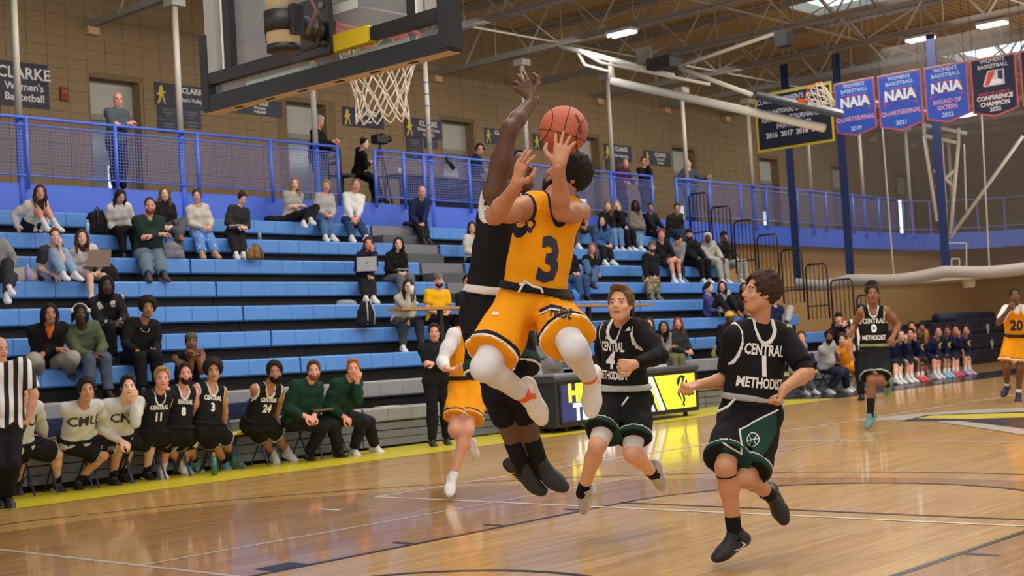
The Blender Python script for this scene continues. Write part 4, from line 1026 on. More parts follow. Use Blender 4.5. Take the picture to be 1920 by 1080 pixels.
# wall boards with the team names
LION = [(.0, .0), (.10, .02), (.12, .10), (.20, .22), (.22, .40), (.30, .34), (.36, .10), (.46, .02), (.52, .04), (.44, .12), (.40, .34), (.36, .50), (.44, .60), (.52, .66), (.50, .70), (.38, .66), (.34, .72), (.36, .86), (.28, .98), (.18, .96), (.12, .84), (.10, .66), (.04, .56), (-.06, .52), (-.04, .46), (.06, .48), (.12, .42), (.08, .24), (.02, .12), (-.04, .04)]
def lion(x, z, h, y, parent, m=None):
    v = [(x+a*h, y, z+b_*h) for a, b_ in LION]; return mesh_obj('lion_mark', v, [tuple(range(len(v)))], m or GOLD, parent)
BRD = [(7.0, 8.47, 7.06, 6.24, 'Women\'s\nBasketball', 'navy record board beside the leftmost pole naming women\'s basketball', [(6.6, 7.5, 5.98)]),
       (10.78, 12.35, 7.0, 6.55, 'Men\'s Volleyball', 'navy record board left of the backboard naming men\'s volleyball', [(10.82, 11.32, 5.95), (11.38, 11.85, 6.12)]),
       (12.55, 13.95, 6.9, 6.56, 'Women\'s\nVolleyball', 'navy record board just under the backboard naming women\'s volleyball', []),
       (15.66, 16.9, 6.97, 6.54, 'Cheer', 'navy board with yellow lion right of the second door, behind the net', []),
       (17.56, 18.79, 6.9, 6.44, 'Women\'s Cross\nCountry', 'navy record board behind the striped pole naming cross country', [(17.58, 18.12, 5.92), (18.18, 18.6, 6.2)]),
       (20.28, 21.25, 6.87, 6.48, 'Soccer', 'navy board with yellow lion beside the raised arm', []),
       (22.09, 22.9, 6.86, 6.46, 'Golf', 'small navy board with yellow lion left of the ball', []),
       (25.0, 26.2, 6.82, 6.38, 'Men\'s Bowling', 'navy record board naming men\'s bowling, right of the shooter\'s ball', [(25.02, 25.45, 6.0), (25.5, 25.95, 6.15)]),
       (26.8, 28.04, 6.77, 6.36, 'Women\'s\nBowling', 'navy record board naming women\'s bowling, the rightmost on the wall', [])]
for x0, x1, zt, zb, tx, lb, subs in BRD:
    t = thing('record_board', lb, 'sign', ((x0+x1)/2, WY, zb)); y = WY-.02
    MB().box((x0, y, zb), (x1, WY-.005, zt)).build('board_panel', NAVM, t)
    h = zt-zb; lion(x0+h*.12, zb+.05*h, h*.85, y-.004, t)
    SHEAR[0] = True
    lx = (x0+x1)/2+h*.30
    lay_text('board_lettering', 'CLARKE', (lx, y-.004, zt-h*.26), (1, 0, 0), (0, 0, 1), h*.36, WPR, t, .006)
    lay_text('board_lettering', tx, (lx, y-.004, zb+h*.32), (1, 0, 0), (0, 0, 1), h*.24, WPR, t, .003)
    for (a, c, zb2) in subs:
        z1 = zb-.01
        while z1-.01 > zb2+.05:
            z2 = max(zb2, z1-.27); MB().box((a, y, z2+.01), (c, WY-.005, z1)).build('board_panel', NAVM, t)
            lay_text('board_lettering', 'conference\nchampions\n2019', ((a+c)/2, y-.004, (z1+z2)/2), (1, 0, 0), (0, 0, 1), .06, mat('9a9aa4', .6), t); z1 = z2-.01
t = thing('fire_alarm', 'small red fire alarm box on the wall left of the standing man', 'alarm', (8.8, WY, 6.4)); MB().box((8.70, WY-.06, 6.42), (8.86, WY-.002, 6.68), .01).build('alarm_body', mat('7c2418', .5), t); MB().box((8.73, WY-.065, 6.56), (8.83, WY-.06, 6.62)).build('alarm_lens', mat('a84a38', .4), t)
SHEAR[0] = False
# side wall under the deck beyond the bleachers, end walls
UW = mat('b08c5a', .8, bump=.15, bscale=20, var=.05, vscale=1)
b = MB(); b.box((-9, 15.75, 0), (46, 16.2, 4.14)); S3(b.build('wall_lower_back', UW, loc=(0, 0, 0)))
b = MB(); b.box((42, -9, 0), (42.2, 15.75, 4.14)); S3(b.build('wall_lower_end', mat('a08055', .8, bump=.15, bscale=20, var=.05, vscale=1), loc=(0, 0, 0)))
b = MB(); b.box((45.8, -9, 3.8), (46, 18.6, 9.5)); S3(b.build('wall_end', mat('8e785a', .85, bump=.2, bscale=20), loc=(0, 0, 0)))
b = MB(); b.box((23.4, 15.69, 2.55), (42, 15.75, 2.62)); b.box((23.4, 15.69, 0), (42, 15.75, .12)); S3(b.build('trim_3', mat('b8965c', .6), loc=(0, 0, 0)))
# ------------------------------------------------------------------ roof: corrugated deck, trusses, skylights, lamps
ZT = 9.40; holes = [(25.3, 27.6, 10.0, 12.7), (35.0, 38.5, 10.3, 13.4), (14.5, 16.8, 4, 6.7), (32, 34.3, 2, 4.7)]
DKM = mat('ac9468', .7, var=.05, vscale=2)
vs = []; fs = []; pitch = .20; y = -9.
xsplit = sorted({-9., 46.}|{h[0] for h in holes}|{h[1] for h in holes})
while y < 18.5:
    prof = [(y, ZT), (y+.07, ZT), (y+.10, ZT+.05), (y+.17, ZT+.05), (y+.20, ZT)]
    for xa, xb in zip(xsplit[:-1], xsplit[1:]):
        if any(h[0] <= xa < h[1] and h[2] < y+.1 < h[3] for h in holes): continue
        n = len(vs); vs += [(xa, a, z) for a, z in prof]+[(xb, a, z) for a, z in prof]; fs += [(n+i, n+i+1, n+6+i, n+5+i) for i in range(4)]
    y += pitch
S3(mesh_obj('ceiling', vs, fs, DKM, loc=(0, 0, 0)))
for k, h in enumerate(holes):
    b = MB(); b.box((h[0]-.04, h[2]-.04, ZT-.02), (h[0]+.04, h[3]+.04, ZT+.3)); b.box((h[1]-.04, h[2]-.04, ZT-.02), (h[1]+.04, h[3]+.04, ZT+.3)); b.box((h[0], h[2]-.04, ZT-.02), (h[1], h[2]+.04, ZT+.3)); b.box((h[0], h[3]-.04, ZT-.02), (h[1], h[3]+.04, ZT+.3))
    w_ = S3(b.build('window_%d' % (k+1), STEEL, loc=(h[0], h[2], ZT))); b = MB(); b.box((h[0], h[2], ZT+.25), (h[1], h[3], ZT+.27)); b.build('skylight_pane', mat('d4ecf6', .3, emit=1.6), w_)
TRM = mat('9a948c', .55, var=.06, vscale=2); WEB = mat('a39a8c', .55)
for k, x in enumerate(PX+[PX[-1]+3.08]):
    if k < 3: continue
    t = thing('roof_truss', '%s steel roof truss from the left, spanning across the court' % ordn[k-3], 'truss', (x, 5, 7.86), 'parallel steel roof trusses')
    y0 = -6.; y1 = 18.2
    b = MB(); b.box((x-.09, y0, 7.88), (x+.09, y1, 7.90)); b.box((x-.012, y0, 7.88), (x+.012, y1, 8.03)); b.build('bottom_chord', TRM, t)
    b = MB(); b.box((x-.09, y0, ZT-.12), (x+.09, y1, ZT-.09)); b.box((x-.012, y0, ZT-.22), (x+.012, y1, ZT-.1)); b.build('top_chord', TRM, t)
    MB().box((x-.12, y1-.12, 7.74), (x+.12, y1+.06, 7.9)).build('bearing_block', mat('c8a47c', .8), t)
    yy = 17.2; kk = 0
    while yy > y0+1:
        MB().tube((x, yy, 7.95), (x, yy-1.0, ZT-.15), .028, 4).build('web_brace', WEB, t); MB().tube((x, yy-2., 7.95), (x, yy-1.0, ZT-.15), .028, 4).build('web_brace', WEB, t)
        MB().tube((x, yy-1.0, 7.95), (x, yy-1.0, ZT-.15), .016, 4).build('web_brace', WEB, t); yy -= 2.; kk += 1
for k, yb in enumerate((14.3, 10.2, 6.2, 2.2)):
    t = thing('bridging', '%s run of thin bracing rods between the roof trusses, counted from the back wall' % ordn[k], 'bracing', (20, yb, 7.9), 'bracing between the roof trusses')
    for x in PX[3:]:
        MB().tube((x, yb, 7.97), (x+3.08, yb, 7.97), .022, 6).build('bracing_rod', WEB, t)
        MB().tube((x, yb, 7.97), (x+3.08, yb, 9.25), .018, 6).build('bracing_rod', WEB, t); MB().tube((x+3.08, yb, 7.97), (x, yb, 9.25), .018, 6).build('bracing_rod', WEB, t)
TUBE = mat('f4f6f2', .3, emit=5.)
LMP = [(18.45, 12.4), (24.95, 8.85), (24.95, 7.15), (37.65, 13.6), (24.95, 3.9)]  # last lamp is unseen, added for its reflection in the floor
lbl = ['lit strip lamp above the folded basket arm', 'lit strip lamp right of the black speaker', 'lit strip lamp at the upper right corner', 'small lit strip lamp seen past the dark banner']
for k, (x, y) in enumerate(LMP):
    t = thing('strip_lamp', lbl[k] if k < 4 else 'unseen strip lamp added above the picture for a reflection in the court floor', 'lamp', (x, y, 7.74), 'strip lamps under the trusses')
    MB().box((x-.16, y-.33, 7.80), (x+.16, y+.33, 7.86)).build('lamp_housing', mat('c8c8c4', .5), t)
    for q in (-.09, .09): MB().tube((x+q, y-.31, 7.775), (x+q, y+.31, 7.775), .032, 8).build('lamp_tube', TUBE, t)
    for yy in (y-.25, y+.25): MB().tube((x, yy, 7.86), (x, yy, 7.9), .006, 4).build('lamp_hanger', STEEL, t)
t = thing('loudspeaker', 'black box loudspeaker hanging below the trusses on thin cable', 'speaker', tuple(atw(1470, 73, 24))); c = atw(1470, 73, 24)
b = MB(); b.box(c-V(.12, .12, .13), c+V(.12, .12, .13), .01); b.build('speaker_box', mat('141416', .6), t); MB().tube(c+V(0, 0, .13), V(c[0], c[1], 9.3), .008, 4).build('speaker_cable', DARK, t); MB().tube(c, V(c[0], c[1]+.1, 6.2), .008, 4).build('speaker_cable', DARK, t)
for n_, (x, y, w, lb) in enumerate(((905, 0, 0, 0),)[:0]): pass
# ------------------------------------------------------------------ near basket
t = thing('basket', 'near glass backboard with orange rim and white net, seen from behind', 'basket', (-.4, 0, 2.78))
yl, yr, zb_, zt_ = .915, -.915, 2.86, 3.96; XB = -.40
gm = bpy.data.materials.new('board_glass'); gm.use_nodes = True; nt = gm.node_tree; bs = nt.nodes['Principled BSDF']; bs.inputs['Base Color'].default_value = (.34, .38, .44, 1); bs.inputs['Roughness'].default_value = .08; bs.inputs['Alpha'].default_value = .30
MB().box((XB-.012, yr, zb_), (XB, yl, zt_)).build('board_glass', gm, t)
fm = mat('9a9a98', .45); bk = mat('15161a', .5)
for y in (yl-.03, yr+.03):
    MB().box((XB-.057, y-.05, zb_+.10), (XB-.015, y+.05, zt_)).build('board_frame', fm, t)
for y in (.735, -.735): MB().box((XB-.0565, y-.028, zb_+.08), (XB-.013, y+.028, zt_)).build('board_frame', bk, t); MB().box((XB-.058, y-.040*(1 if y < 0 else -1)-.006, zb_+.14), (XB-.014, y-.040*(1 if y < 0 else -1)+.006, zt_)).build('frame_edge', mat('e0e0dc', .4), t)
MB().box((XB-.06, yr, zb_+.075), (XB-.013, yl, zb_+.14)).build('board_frame', bk, t)
MB().box((XB-.06, yr, zt_-.04), (XB-.013, yl, zt_)).build('board_frame', fm, t)
for (a, b_, c, d) in ((-.66, -.17, zb_+.015, zb_+.05), (.03, .64, zb_+.015, zb_+.05)): MB().box((XB-.0135, a, c), (XB-.0125, b_, d)).build('board_border', mat('b8c0b8', .4), t)
for (a, b_, c, d) in ((-.31, .31, 3.13, 3.18), (-.31, .31, 3.53, 3.58), (-.31, -.26, 3.18, 3.53), (.26, .31, 3.18, 3.53)): MB().box((XB-.0135, a, c), (XB-.0125, b_, d)).build('target_square', mat('b8c0b8', .4), t)
# rubber edge pad, U-shaped
pm = mat('1d2126', .6, bump=.1, bscale=40)
prof = [(XB-.055, -.03), (XB-.055, .045), (XB+.03, .045), (XB+.03, -.03)]
pth = [(yl+.035, 3.22), (yl+.035, 2.86), (yl+.01, 2.83), (yr-.01, 2.83), (yr-.035, 2.86), (yr-.035, 3.22)]
b = MB(); b.box((XB-.06, yr-.07, 2.785), (XB+.035, yl+.07, 2.875), .02); b.box((XB-.063, yl+.005, 2.80), (XB+.032, yl+.072, 3.22)); b.box((XB-.063, yr-.072, 2.80), (XB+.032, yr-.005, 3.22)); b.build('edge_pad', pm, t)
MB().box((XB-.050, yr-.05, 2.781), (XB+.030, yl+.05, 2.786)).build('pad_underside_bounce', mat('b09878', .5), t)  # warm bounce light from the floor put into the strip's tan colour
for y in (-.7, -.42, -.15, .15, .42, .7): MB().box((XB-.03, y-.03, 2.777), (XB-.012, y+.03, 2.782)).build('pad_slot', mat('0c0c0e', .6), t)
# column, clamp, arm, plate
pc = atx(531, 60, -.95); cx, cy = -.95, float(pc[1]); zc = float(atx(531, 96, -.95)[2])
MB().tube((cx, cy, zc+.02), (cx, cy, 7.9), .080, 24).build('column', mat('cdbfa4', .55), t, True)
MB().tube((cx, cy, zc-.005), (cx, cy, zc+.025), .082, 24).build('column_collar', bk, t, True)
MB().tube((cx, cy, zc+.085), (cx, cy, zc+.185), .088, 24).build('column_collar', bk, t, True)
MB().box((cx-.03, cy+.085, zc+.05), (cx+.03, cy+.10, zc+.16)).build('clamp', bk, t); MB().box((cx-.03, cy-.12, zc+.06), (cx+.03, cy-.085, zc+.2)).build('clamp', bk, t)
MB().tube((cx+.03, cy-.03, zc+.13), (XB-.09, -.08, 3.04), .056, 20).build('support_arm', bk, t, True)
MB().box((XB-.09, -.17, 2.92), (XB-.06, .15, 3.22), .01).build('mount_plate', mat('202226', .45), t)
for y in (-.12, .10):
    for z in (2.97, 3.17): MB().tube((XB-.10, y, z), (XB-.088, y, z), .018, 6).build('bolt', mat('6a6660', .5), t)
MB().path([V(cx+.1, cy-.12, zc+.2), V(cx+.12, cy-.14, zc+.13), V(cx+.2, cy+.0, zc+.05), V(XB-.2, .0, 2.93), V(XB-.08, -.16, 2.97)], .008, 6).build('cable', mat('2a2a2c', .5), t, True)
MB().path([V(cx+.02, cy-.15, zc+.26), V(cx+.05, cy-.19, zc+.16), V(cx-.02, cy-.2, zc+.04)], .012, 6).build('clamp_lever', mat('4a3228', .6), t, True)
b = MB(); b.box((XB-.068, -.44, zb_+.065), (XB-.008, -.13, zb_+.15), .01); b.build('tape_wrap', mat('c8b418', .6, bump=.3, bscale=30), t)
# rim and bracket
rm = mat('e05a30', .45); R = .2286; zr = 3.083
MB().path([(R*math.cos(a), R*math.sin(a), zr) for a in np.linspace(0, 2*math.pi, 41)[:-1]], .0085, 8, True).build('rim', rm, t, True)
b = MB(); n = 28
for i in range(n):
    a0 = math.pi*.5+math.pi*i/n; a1 = math.pi*.5+math.pi*(i+1)/n
    v = [(R*1.01*math.cos(a), R*1.01*math.sin(a), z) for a, z in ((a0, zr-.055), (a1, zr-.055), (a1, zr), (a0, zr))]; v2 = [(p[0]*.985, p[1]*.985, p[2]) for p in v]
    b.add(v+v2, [(0, 1, 2, 3), (7, 6, 5, 4), (0, 4, 5, 1), (3, 2, 6, 7)])
b.build('rim_band', rm, t)
b = MB(); b.prism([(XB, -.13, zr+.01), (XB, .13, zr+.01), (-R+.03, .10, zr+.01), (-R+.03, -.10, zr+.01)], (0, 0, -.012)); b.prism([(XB, -.1, zr), (-R+.02, -.08, zr), (XB+.02, -.1, zr-.14)], (0, .012, 0)); b.prism([(XB, .09, zr), (-R+.02, .07, zr), (XB+.02, .09, zr-.14)], (0, .012, 0)); b.box((XB, -.12, zr-.15), (XB+.012, .12, zr+.02)); b.build('rim_bracket', rm, t)
nt_ = MB(); N = 12; lv = [(R-.006, zr-.01), (R*.93, zr-.09), (R*.80, zr-.17), (R*.69, zr-.25), (R*.60, zr-.325), (R*.62, zr-.40), (R*.64, zr-.45)]
rg = np.random.RandomState(5); nd = [[V(r*math.cos(2*math.pi*(j+.5*(l % 2))/N)+rg.uniform(-.006, .006), r*math.sin(2*math.pi*(j+.5*(l % 2))/N)+rg.uniform(-.006, .006), z+rg.uniform(-.006, .006)) for j in range(N)] for l, (r, z) in enumerate(lv)]
for l in range(len(lv)-1):
    for j in range(N):
        a = nd[l][j]; o = (j if l % 2 == 0 else (j+1) % N), ((j-1) % N if l % 2 == 0 else j)
        for q in o: nt_.path([a, (a+nd[l+1][q])/2+V(0, 0, -.004), nd[l+1][q]], .0048, 5)
nt_.build('net', mat('f2eee2', .8), t, True)
# ------------------------------------------------------------------ folded side basket with its ceiling mast
t = thing('folded_basket', 'ceiling-hung side basket folded up, seen edge-on by the banners', 'basket', (18.66, 7.9, 5.1)); wt = mat('dcd8cc', .45)
A = atx(1050, 86, 18.66); B_ = atx(1145, 118, 18.66); Cc = atx(1148, 152, 18.66); D = atx(1545, 240, 18.66)
MB().tube(A, atx(1262, 143, 18.66), .06, 12).build('mast_tube', wt, t, True); MB().tube(Cc, D, .085, 14).build('mast_tube', wt, t, True)
MB().tube(B_, Cc, .06, 8).build('mast_link', wt, t, True)
p = [atx(*q, 18.66) for q in ((1080, 92), (1097, 122), (1142, 134))]; MB().path(p, .035, 6).build('mast_brace', wt, t, True)
p = [atx(*q, 18.3) for q in ((1088, 95), (1128, 118), (1215, 135), (1330, 158))]; MB().path(p, .035, 6).build('mast_brace', wt, t, True)
p = [atx(*q, 18.66) for q in ((1275, 128), (1410, 178))]; MB().tube(p[0], p[1], .045, 8).build('mast_brace', wt, t, True)
MB().tube(atx(1275, 124, 18.66), atx(1455, 62, 18.66), .04, 8).build('mast_brace', wt, t, True)
b = MB(); c = atx(1245, 120, 18.66); b.box(c-V(.22, .3, .13), c+V(.22, .3, .13), .03); b.build('winch', mat('3a3632', .6), t)
c = atx(1200, 118, 18.66); MB().box(c-V(.05, .3, .05), c+V(.05, .05, .30)).build('winch_bracket', mat('8a857c', .5), t)
a0 = atx(1418, 178, 18.66); a1 = atx(1580, 214, 18.66); ld = unit(a1-a0); sd_ = unit((a0+a1)/2-CAM); nn = unit(np.cross(sd_, ld)); nn = nn if nn[2] > 0 else -nn
c0 = (a0+a1)/2; hl = np.linalg.norm(a1-a0)/2; sdx = unit(sd_*1.0+nn*.05)
pl = [c0-ld*hl-sdx*.53, c0+ld*hl-sdx*.53, c0+ld*hl+sdx*.53, c0-ld*hl+sdx*.53]
MB().prism(pl, nn*.05).build('board_slab', mat('4a4c52', .4), t); MB().prism([p_-nn*.06 for p_ in pl], nn*.055).build('edge_pad', mat('2c2d30', .6), t)
rc = atx(1526, 172, 18.66); ax = unit(unit(rc-CAM)*.85+ld*.35); e1 = unit(np.cross(nn, ax)); 
u1 = unit(nn*.9+ld*.45); u2 = unit(np.cross(ld, u1)); cc = rc
MB().path([cc+.2286*(math.cos(a)*u1*.95+math.sin(a)*u2) for a in np.linspace(0, 2*math.pi, 25)[:-1]], .012, 6, True).build('rim', rm, t, True)
MB().prism([cc-u1*.2-ld*.12, cc-u1*.34-ld*.12, cc-u1*.34+ld*.10, cc-u1*.2+ld*.02], u2*.12).build('rim_bracket', rm, t)
nb = MB(); dn = unit(ld*.9-V(0, 0, 1)*.35)
nd = [[cc+dn*L_+V(0, 0, -1)*.10*(L_/.4)**1.5+(.22*(1-.4*L_/.4))*(math.cos(2*math.pi*(j+.5*(l % 2))/10)*u1+math.sin(2*math.pi*(j+.5*(l % 2))/10)*u2) for j in range(10)] for l, L_ in enumerate((0, .1, .2, .3, .4))]
for l in range(4):
    for j in range(10):
        for q in ((j, (j-1) % 10) if l % 2 == 0 else ((j+1) % 10, j)): nb.tube(nd[l][j], nd[l+1][q], .009, 4)
nb.build('net', mat('e0d8c4', .8), t)
# far basket frame hanging beyond the divider net
t = thing('far_basket_frame', 'white tube frame of a hanging basket beyond the divider net', 'basket', tuple(atw(1770, 450, 34)))
W3 = 33.
def q3(x, y): return atx(x, y, 31.5)
for a, b_ in (((1733, 255), (1797, 268)), ((1735, 235), (1812, 250)), ((1733, 255), (1757, 415)), ((1797, 268), (1782, 440)), ((1765, 262), (1777, 470)), ((1752, 320), (1790, 350)), ((1790, 320), (1755, 350)), ((1733, 230), (1733, 256)), ((1797, 240), (1797, 268)), ((1782, 445), (1918, 255))):
    MB().tube(q3(*a), q3(*b_), .05, 8).build('frame_tube', wt, t, True)
for a, b_ in (((1778, 455), (1812, 456)), ((1778, 455), (1778, 500)), ((1812, 456), (1812, 500)), ((1784, 485), (1799, 485)), ((1784, 485), (1784, 498)), ((1799, 485), (1799, 498))): MB().tube(q3(*a), q3(*b_), .018, 4).build('board_outline', wt, t)
c = q3(1796, 520); MB().box(c-V(.5, .9, .08), c+V(.5, .9, .0)).build('board_slab', wt, t); MB().tube(c+V(0, -.3, -.02), c+V(0, -.3, -.3), .2, 10, .15).build('net', mat('d8d0bc', .8), t)
# thin white curtain cables
for k, (xa, ya, xb, yb) in enumerate(((1838, 160, 1855, 500), (1653, 220, 1676, 520), (1808, 270, 1812, 395))):
    t = tag(MB().tube(atx(xa, ya, 24.8), atx(xb, yb, 24.8), .018, 6).build('curtain_cable', PWHITE), ['thin white cable right of the navy strap behind the far shooter', 'thin white cable between the two left navy straps', 'thin white rod behind the dark championship banner'][k], 'cable')
# ------------------------------------------------------------------ divider net with straps and white hem
XC = 24.3
t = thing('divider_curtain', 'raised divider net with navy straps and a white vinyl hem', 'curtain', (XC, 3, 2.3))
nm = bpy.data.materials.new('divider_net'); nm.use_nodes = True; bs = nm.node_tree.nodes['Principled BSDF']; bs.inputs['Base Color'].default_value = srgb('8a8480'); bs.inputs['Alpha'].default_value = .16; bs.inputs['Roughness'].default_value = .9
ys = np.linspace(12.1, -8, 60); straps = [12.05, 10.65, 8.3, 5.9, 3.5, 1.1, -1.3, -3.7]
def zlow(y):
    i = [s for s in straps if s >= y-1e-6]; j = [s for s in straps if s < y]
    a = i[-1] if i else straps[0]; b_ = j[0] if j else straps[-1]-2
    tt = (a-y)/(a-b_+1e-6); return 2.42-.10*math.sin(math.pi*min(max(tt, 0), 1))
v = [(XC, y, 7.7) for y in ys]+[(XC, y, zlow(y)+.1) for y in ys]; n = len(ys); mesh_obj('net_sheet', v, [(i, i+1, n+i+1, n+i) for i in range(n-1)], nm, t)
b = MB(); [b.add([(XC-.05, ys[i], zlow(ys[i])-.12), (XC-.05, ys[i+1], zlow(ys[i+1])-.12), (XC-.03, ys[i+1], zlow(ys[i+1])+.14), (XC-.03, ys[i], zlow(ys[i])+.14), (XC+.05, ys[i], zlow(ys[i])-.12), (XC+.05, ys[i+1], zlow(ys[i+1])-.12), (XC+.03, ys[i+1], zlow(ys[i+1])+.14), (XC+.03, ys[i], zlow(ys[i])+.14)], [(0, 3, 2, 1), (4, 5, 6, 7), (0, 1, 5, 4), (3, 7, 6, 2)]) for i in range(len(ys)-1)]; b.build('vinyl_hem', mat('a8a098', .5, bump=.5, bscale=8), t, True)
for s_ in straps: MB().box((XC-.03, s_-.10, 2.3), (XC-.015, s_+.10, 7.7)).build('strap', mat('1a2a58', .5), t)
# ------------------------------------------------------------------ hanging banners
def banner(y0, y1, zt, hgt, c, edge, rows, label, point=True, X=20.5, em=None):
    """pennant in a plane across the hall; y0 > y1 (left to right in the picture)"""
    w = y0-y1; zb2 = zt-hgt; ym = (y0+y1)/2; tip = zb2-.13*w if point else zb2
    t = thing('banner', label, 'banner', (X, ym, zb2), 'championship banners')
    def sheet(nm, m, ins, dx):
        pts = [(X+dx, y0-ins, zt-ins), (X+dx, y0-ins, zb2+ins*.6), (X+dx, ym, tip+ins*1.2), (X+dx, y1+ins, zb2+ins*.6), (X+dx, y1+ins, zt-ins)]
        if not point: pts = [pts[0], (X+dx, y0-ins, zb2+ins), (X+dx, y1+ins, zb2+ins), pts[4]]
        MB().prism(pts[::-1], (.004, 0, 0)).build(nm, m, t)
    sheet('banner_border', mat(edge, .7), 0, .004); sheet('banner_cloth', mat(c, .7, bump=.2, bscale=6), .03 if point else .05, 0)
    for (tx, fz, sz, col, bo, sx) in rows:
        lay_text('banner_lettering', tx, (X-.001, ym, zb2+hgt*fz), (0, -1, 0), (0, 0, 1), sz, mat(col, .6), t, bo, sx)
    if em: em(t, X, ym, zb2, hgt, w)
    MB().tube((X+.01, y0, zt), (X+.01, y1, zt), .012, 6).build('banner_rod', STEEL, t)
    for y in (y0-.05, y1+.05): MB().tube((X+.01, y, zt), (X+.01, y, 7.9), .005, 4).build('banner_cord', DARK, t)
def naia(t, X, ym, zb2, hgt, w):
    z = zb2+hgt*.52; b = MB(); a = [(X-.003, ym+.38*w, z-.16*w), (X-.003, ym+.34*w, z+.15*w), (X-.003, ym+.12*w, z+.20*w), (X-.003, ym-.12*w, z+.20*w), (X-.003, ym-.34*w, z+.15*w), (X-.003, ym-.38*w, z-.16*w), (X-.003, ym-.14*w, z-.06*w), (X-.003, ym+.14*w, z-.06*w)]
    b.prism(a[::-1], (.002, 0, 0)); b.build('arch_emblem', mat('c84a58', .6), t)
    a2 = [(p[0]-.002, ym+(p[1]-ym)*.92, z+.02*w+(p[2]-z-.02*w)*.84) for p in a]; MB().prism(a2[::-1], (.002, 0, 0)).build('arch_emblem', mat('2a55c0', .6), t)
    lay_text('banner_lettering', 'NAIA', (X-.006, ym, z+.055*w), (0, -1, 0), (0, 0, 1), .30*w, mat('e4e8f0', .6), t, .012)
UB = '2c56c4'
rows = lambda res, yr: [("WOMEN'S\nBASKETBALL", .86, .105, 'b8d0ee', .002, 1), ('NATIONAL CHAMPIONSHIP', .73, .045, '88a8dc', 0, 1), (res, .24, .125 if '\n' not in res else .115, 'e0a0b8', .003, .95), (yr, .04, .12, 'b8d0ee', .003, 1)]
banner(8.66, 7.76, 6.27, 1.0, UB, 'c85a6c', rows('QUARTERFINAL', '2019'), "leftmost blue NAIA banner, quarterfinal 2019, beside the folded basket", em=naia)
banner(7.69, 6.76, 6.26, 1.02, UB, 'c85a6c', rows('QUARTERFINAL', '2021'), "second blue NAIA banner from the left, quarterfinal 2021", em=naia)
banner(6.70, 5.82, 6.25, 1.0, UB, 'c85a6c', rows('ROUND OF\nSIXTEEN', '2022'), "blue NAIA women's basketball banner reading round of sixteen 2022", em=naia)
def champ(t, X, ym, zb2, hgt, w):
    z = zb2+hgt*.60
    for col, pts in (('c8ccd8', [(.12, .17), (-.24, .17), (-.24, -.16), (.20, -.16), (.24, -.13)]), ('d84a3c', [(.10, .15), (-.06, .15), (.10, -.13), (.20, -.13)]), ('22305c', [(-.10, .15), (-.21, .15), (-.21, -.06), (-.10, -.02)]), ('e8ecf2', [(.04, -.02), (-.20, -.05), (-.16, -.13), (.10, -.13)])):
        MB().prism([(X-.003-.001*ord(col[0]) % 3*0, ym+a*w, z+b_*w) for a, b_ in pts][::-1], (-.002 if col == 'c8ccd8' else -.004, 0, 0)).build('champion_emblem', mat(col, .6), t)
banner(5.76, 4.88, 6.24, 1.02, '1c2444', 'c85a5c', [("WOMEN'S\nBASKETBALL", .88, .105, 'c8ccd8', .002, 1), ('HEART OF AMERICA', .33, .075, 'c8485a', .001, .9), ('CONFERENCE\nCHAMPION', .19, .115, 'e8dce0', .004, .95), ('2022', .03, .11, 'd8dce8', .003, 1)], "dark navy women's basketball banner reading conference champion 2022", em=champ)
banner(4.80, 3.92, 6.24, 1.02, '1c2444', 'c85a5c', [], 'sliver of a dark banner with red border at the right picture edge')
banner(10.58, 8.74, 6.35, 1.22, '161c34', 'c8b828', [("CLARKE WOMEN'S GENERAL", .86, .15, 'c0c8d8', .003, .9), ('NAIA NATIONAL CHAMPIONSHIP', .66, .13, 'c0c8d8', .003, .78), ('NATIONAL TOURNAMENT', .53, .14, 'c0c8d8', .003, .9), ('PARTICIPANTS', .40, .14, 'c0c8d8', .003, .9), ('2016  2017  2018  2019', .26, .15, 'd0d4dc', .005, .95)], 'wide navy banner with yellow border listing years 2016 to 2019', point=False, X=20.55)
# ------------------------------------------------------------------ scorer table with lit display
t = thing('scorer_table', 'long padded scorer table with a lit blue and yellow display front', 'table', (12.7, 8.5, 0))
x0, x1, y0 = 10.9, 14.56, 8.30; pd = mat('23262e', .6, bump=.1, bscale=20)
MB().box((x0-.02, y0, .08), (x1+.02, y0+.62, .80), .02).build('table_body', pd, t)
MB().box((x0-.04, y0-.03, .76), (x1+.03, y0+.66, .86), .03).build('top_pad', mat('3a3d46', .55), t)
MB().box((x0-.02, y0-.02, .10), (x0+.25, y0, .76)).build('end_pad', pd, t) if False else None
dsp = y0-.012; MB().box((x0+.06, dsp-.004, .13), (x1-.06, dsp+.014, .75)).build('display_bezel', mat('101116', .4), t)
def em(c, s=1.0): return mat(c, .3, emit=s)
MB().box((x0+.10, dsp-.008, .16), (x1-.10, dsp-.004, .72)).build('display_field', em('242c5e', .8), t)
def dsq(pts, c, nm, lift, s=1.3): MB().prism([(a, dsp-.008-lift, z) for a, z in pts], (0, .002, 0)).build(nm, em(c, s), t)
lay_text('display_lettering', 'HEY', (11.48, dsp-.012, .575), (1, 0, 0), (0, 0, 1), .36, em('f0f428', 1.1), t, .018)
lay_text('display_lettering', 'TEAM!', (11.74, dsp-.012, .285), (1, 0, 0), (0, 0, 1), .34, em('e8f4ff', 1.1), t, .016)
dsq([(13.50, .16), (x1-.10, .16), (x1-.10, .72), (13.25, .72)], 'e8f030', 'display_panel', .003, .95)
for a, c, w_ in ((12.98, 'e4f2fa', .10), (13.10, '161c30', .035), (13.16, 'e8f030', .07), (13.25, 'e4f2fa', .09), (13.36, '161c30', .05)):
    dsq([(a+.30-.07, .16), (a+.30-.07+w_, .16), (a-.07+w_, .72), (a-.07, .72)], c, 'display_stripe', .006, 1.1 if c[0] == 'e' else .3)
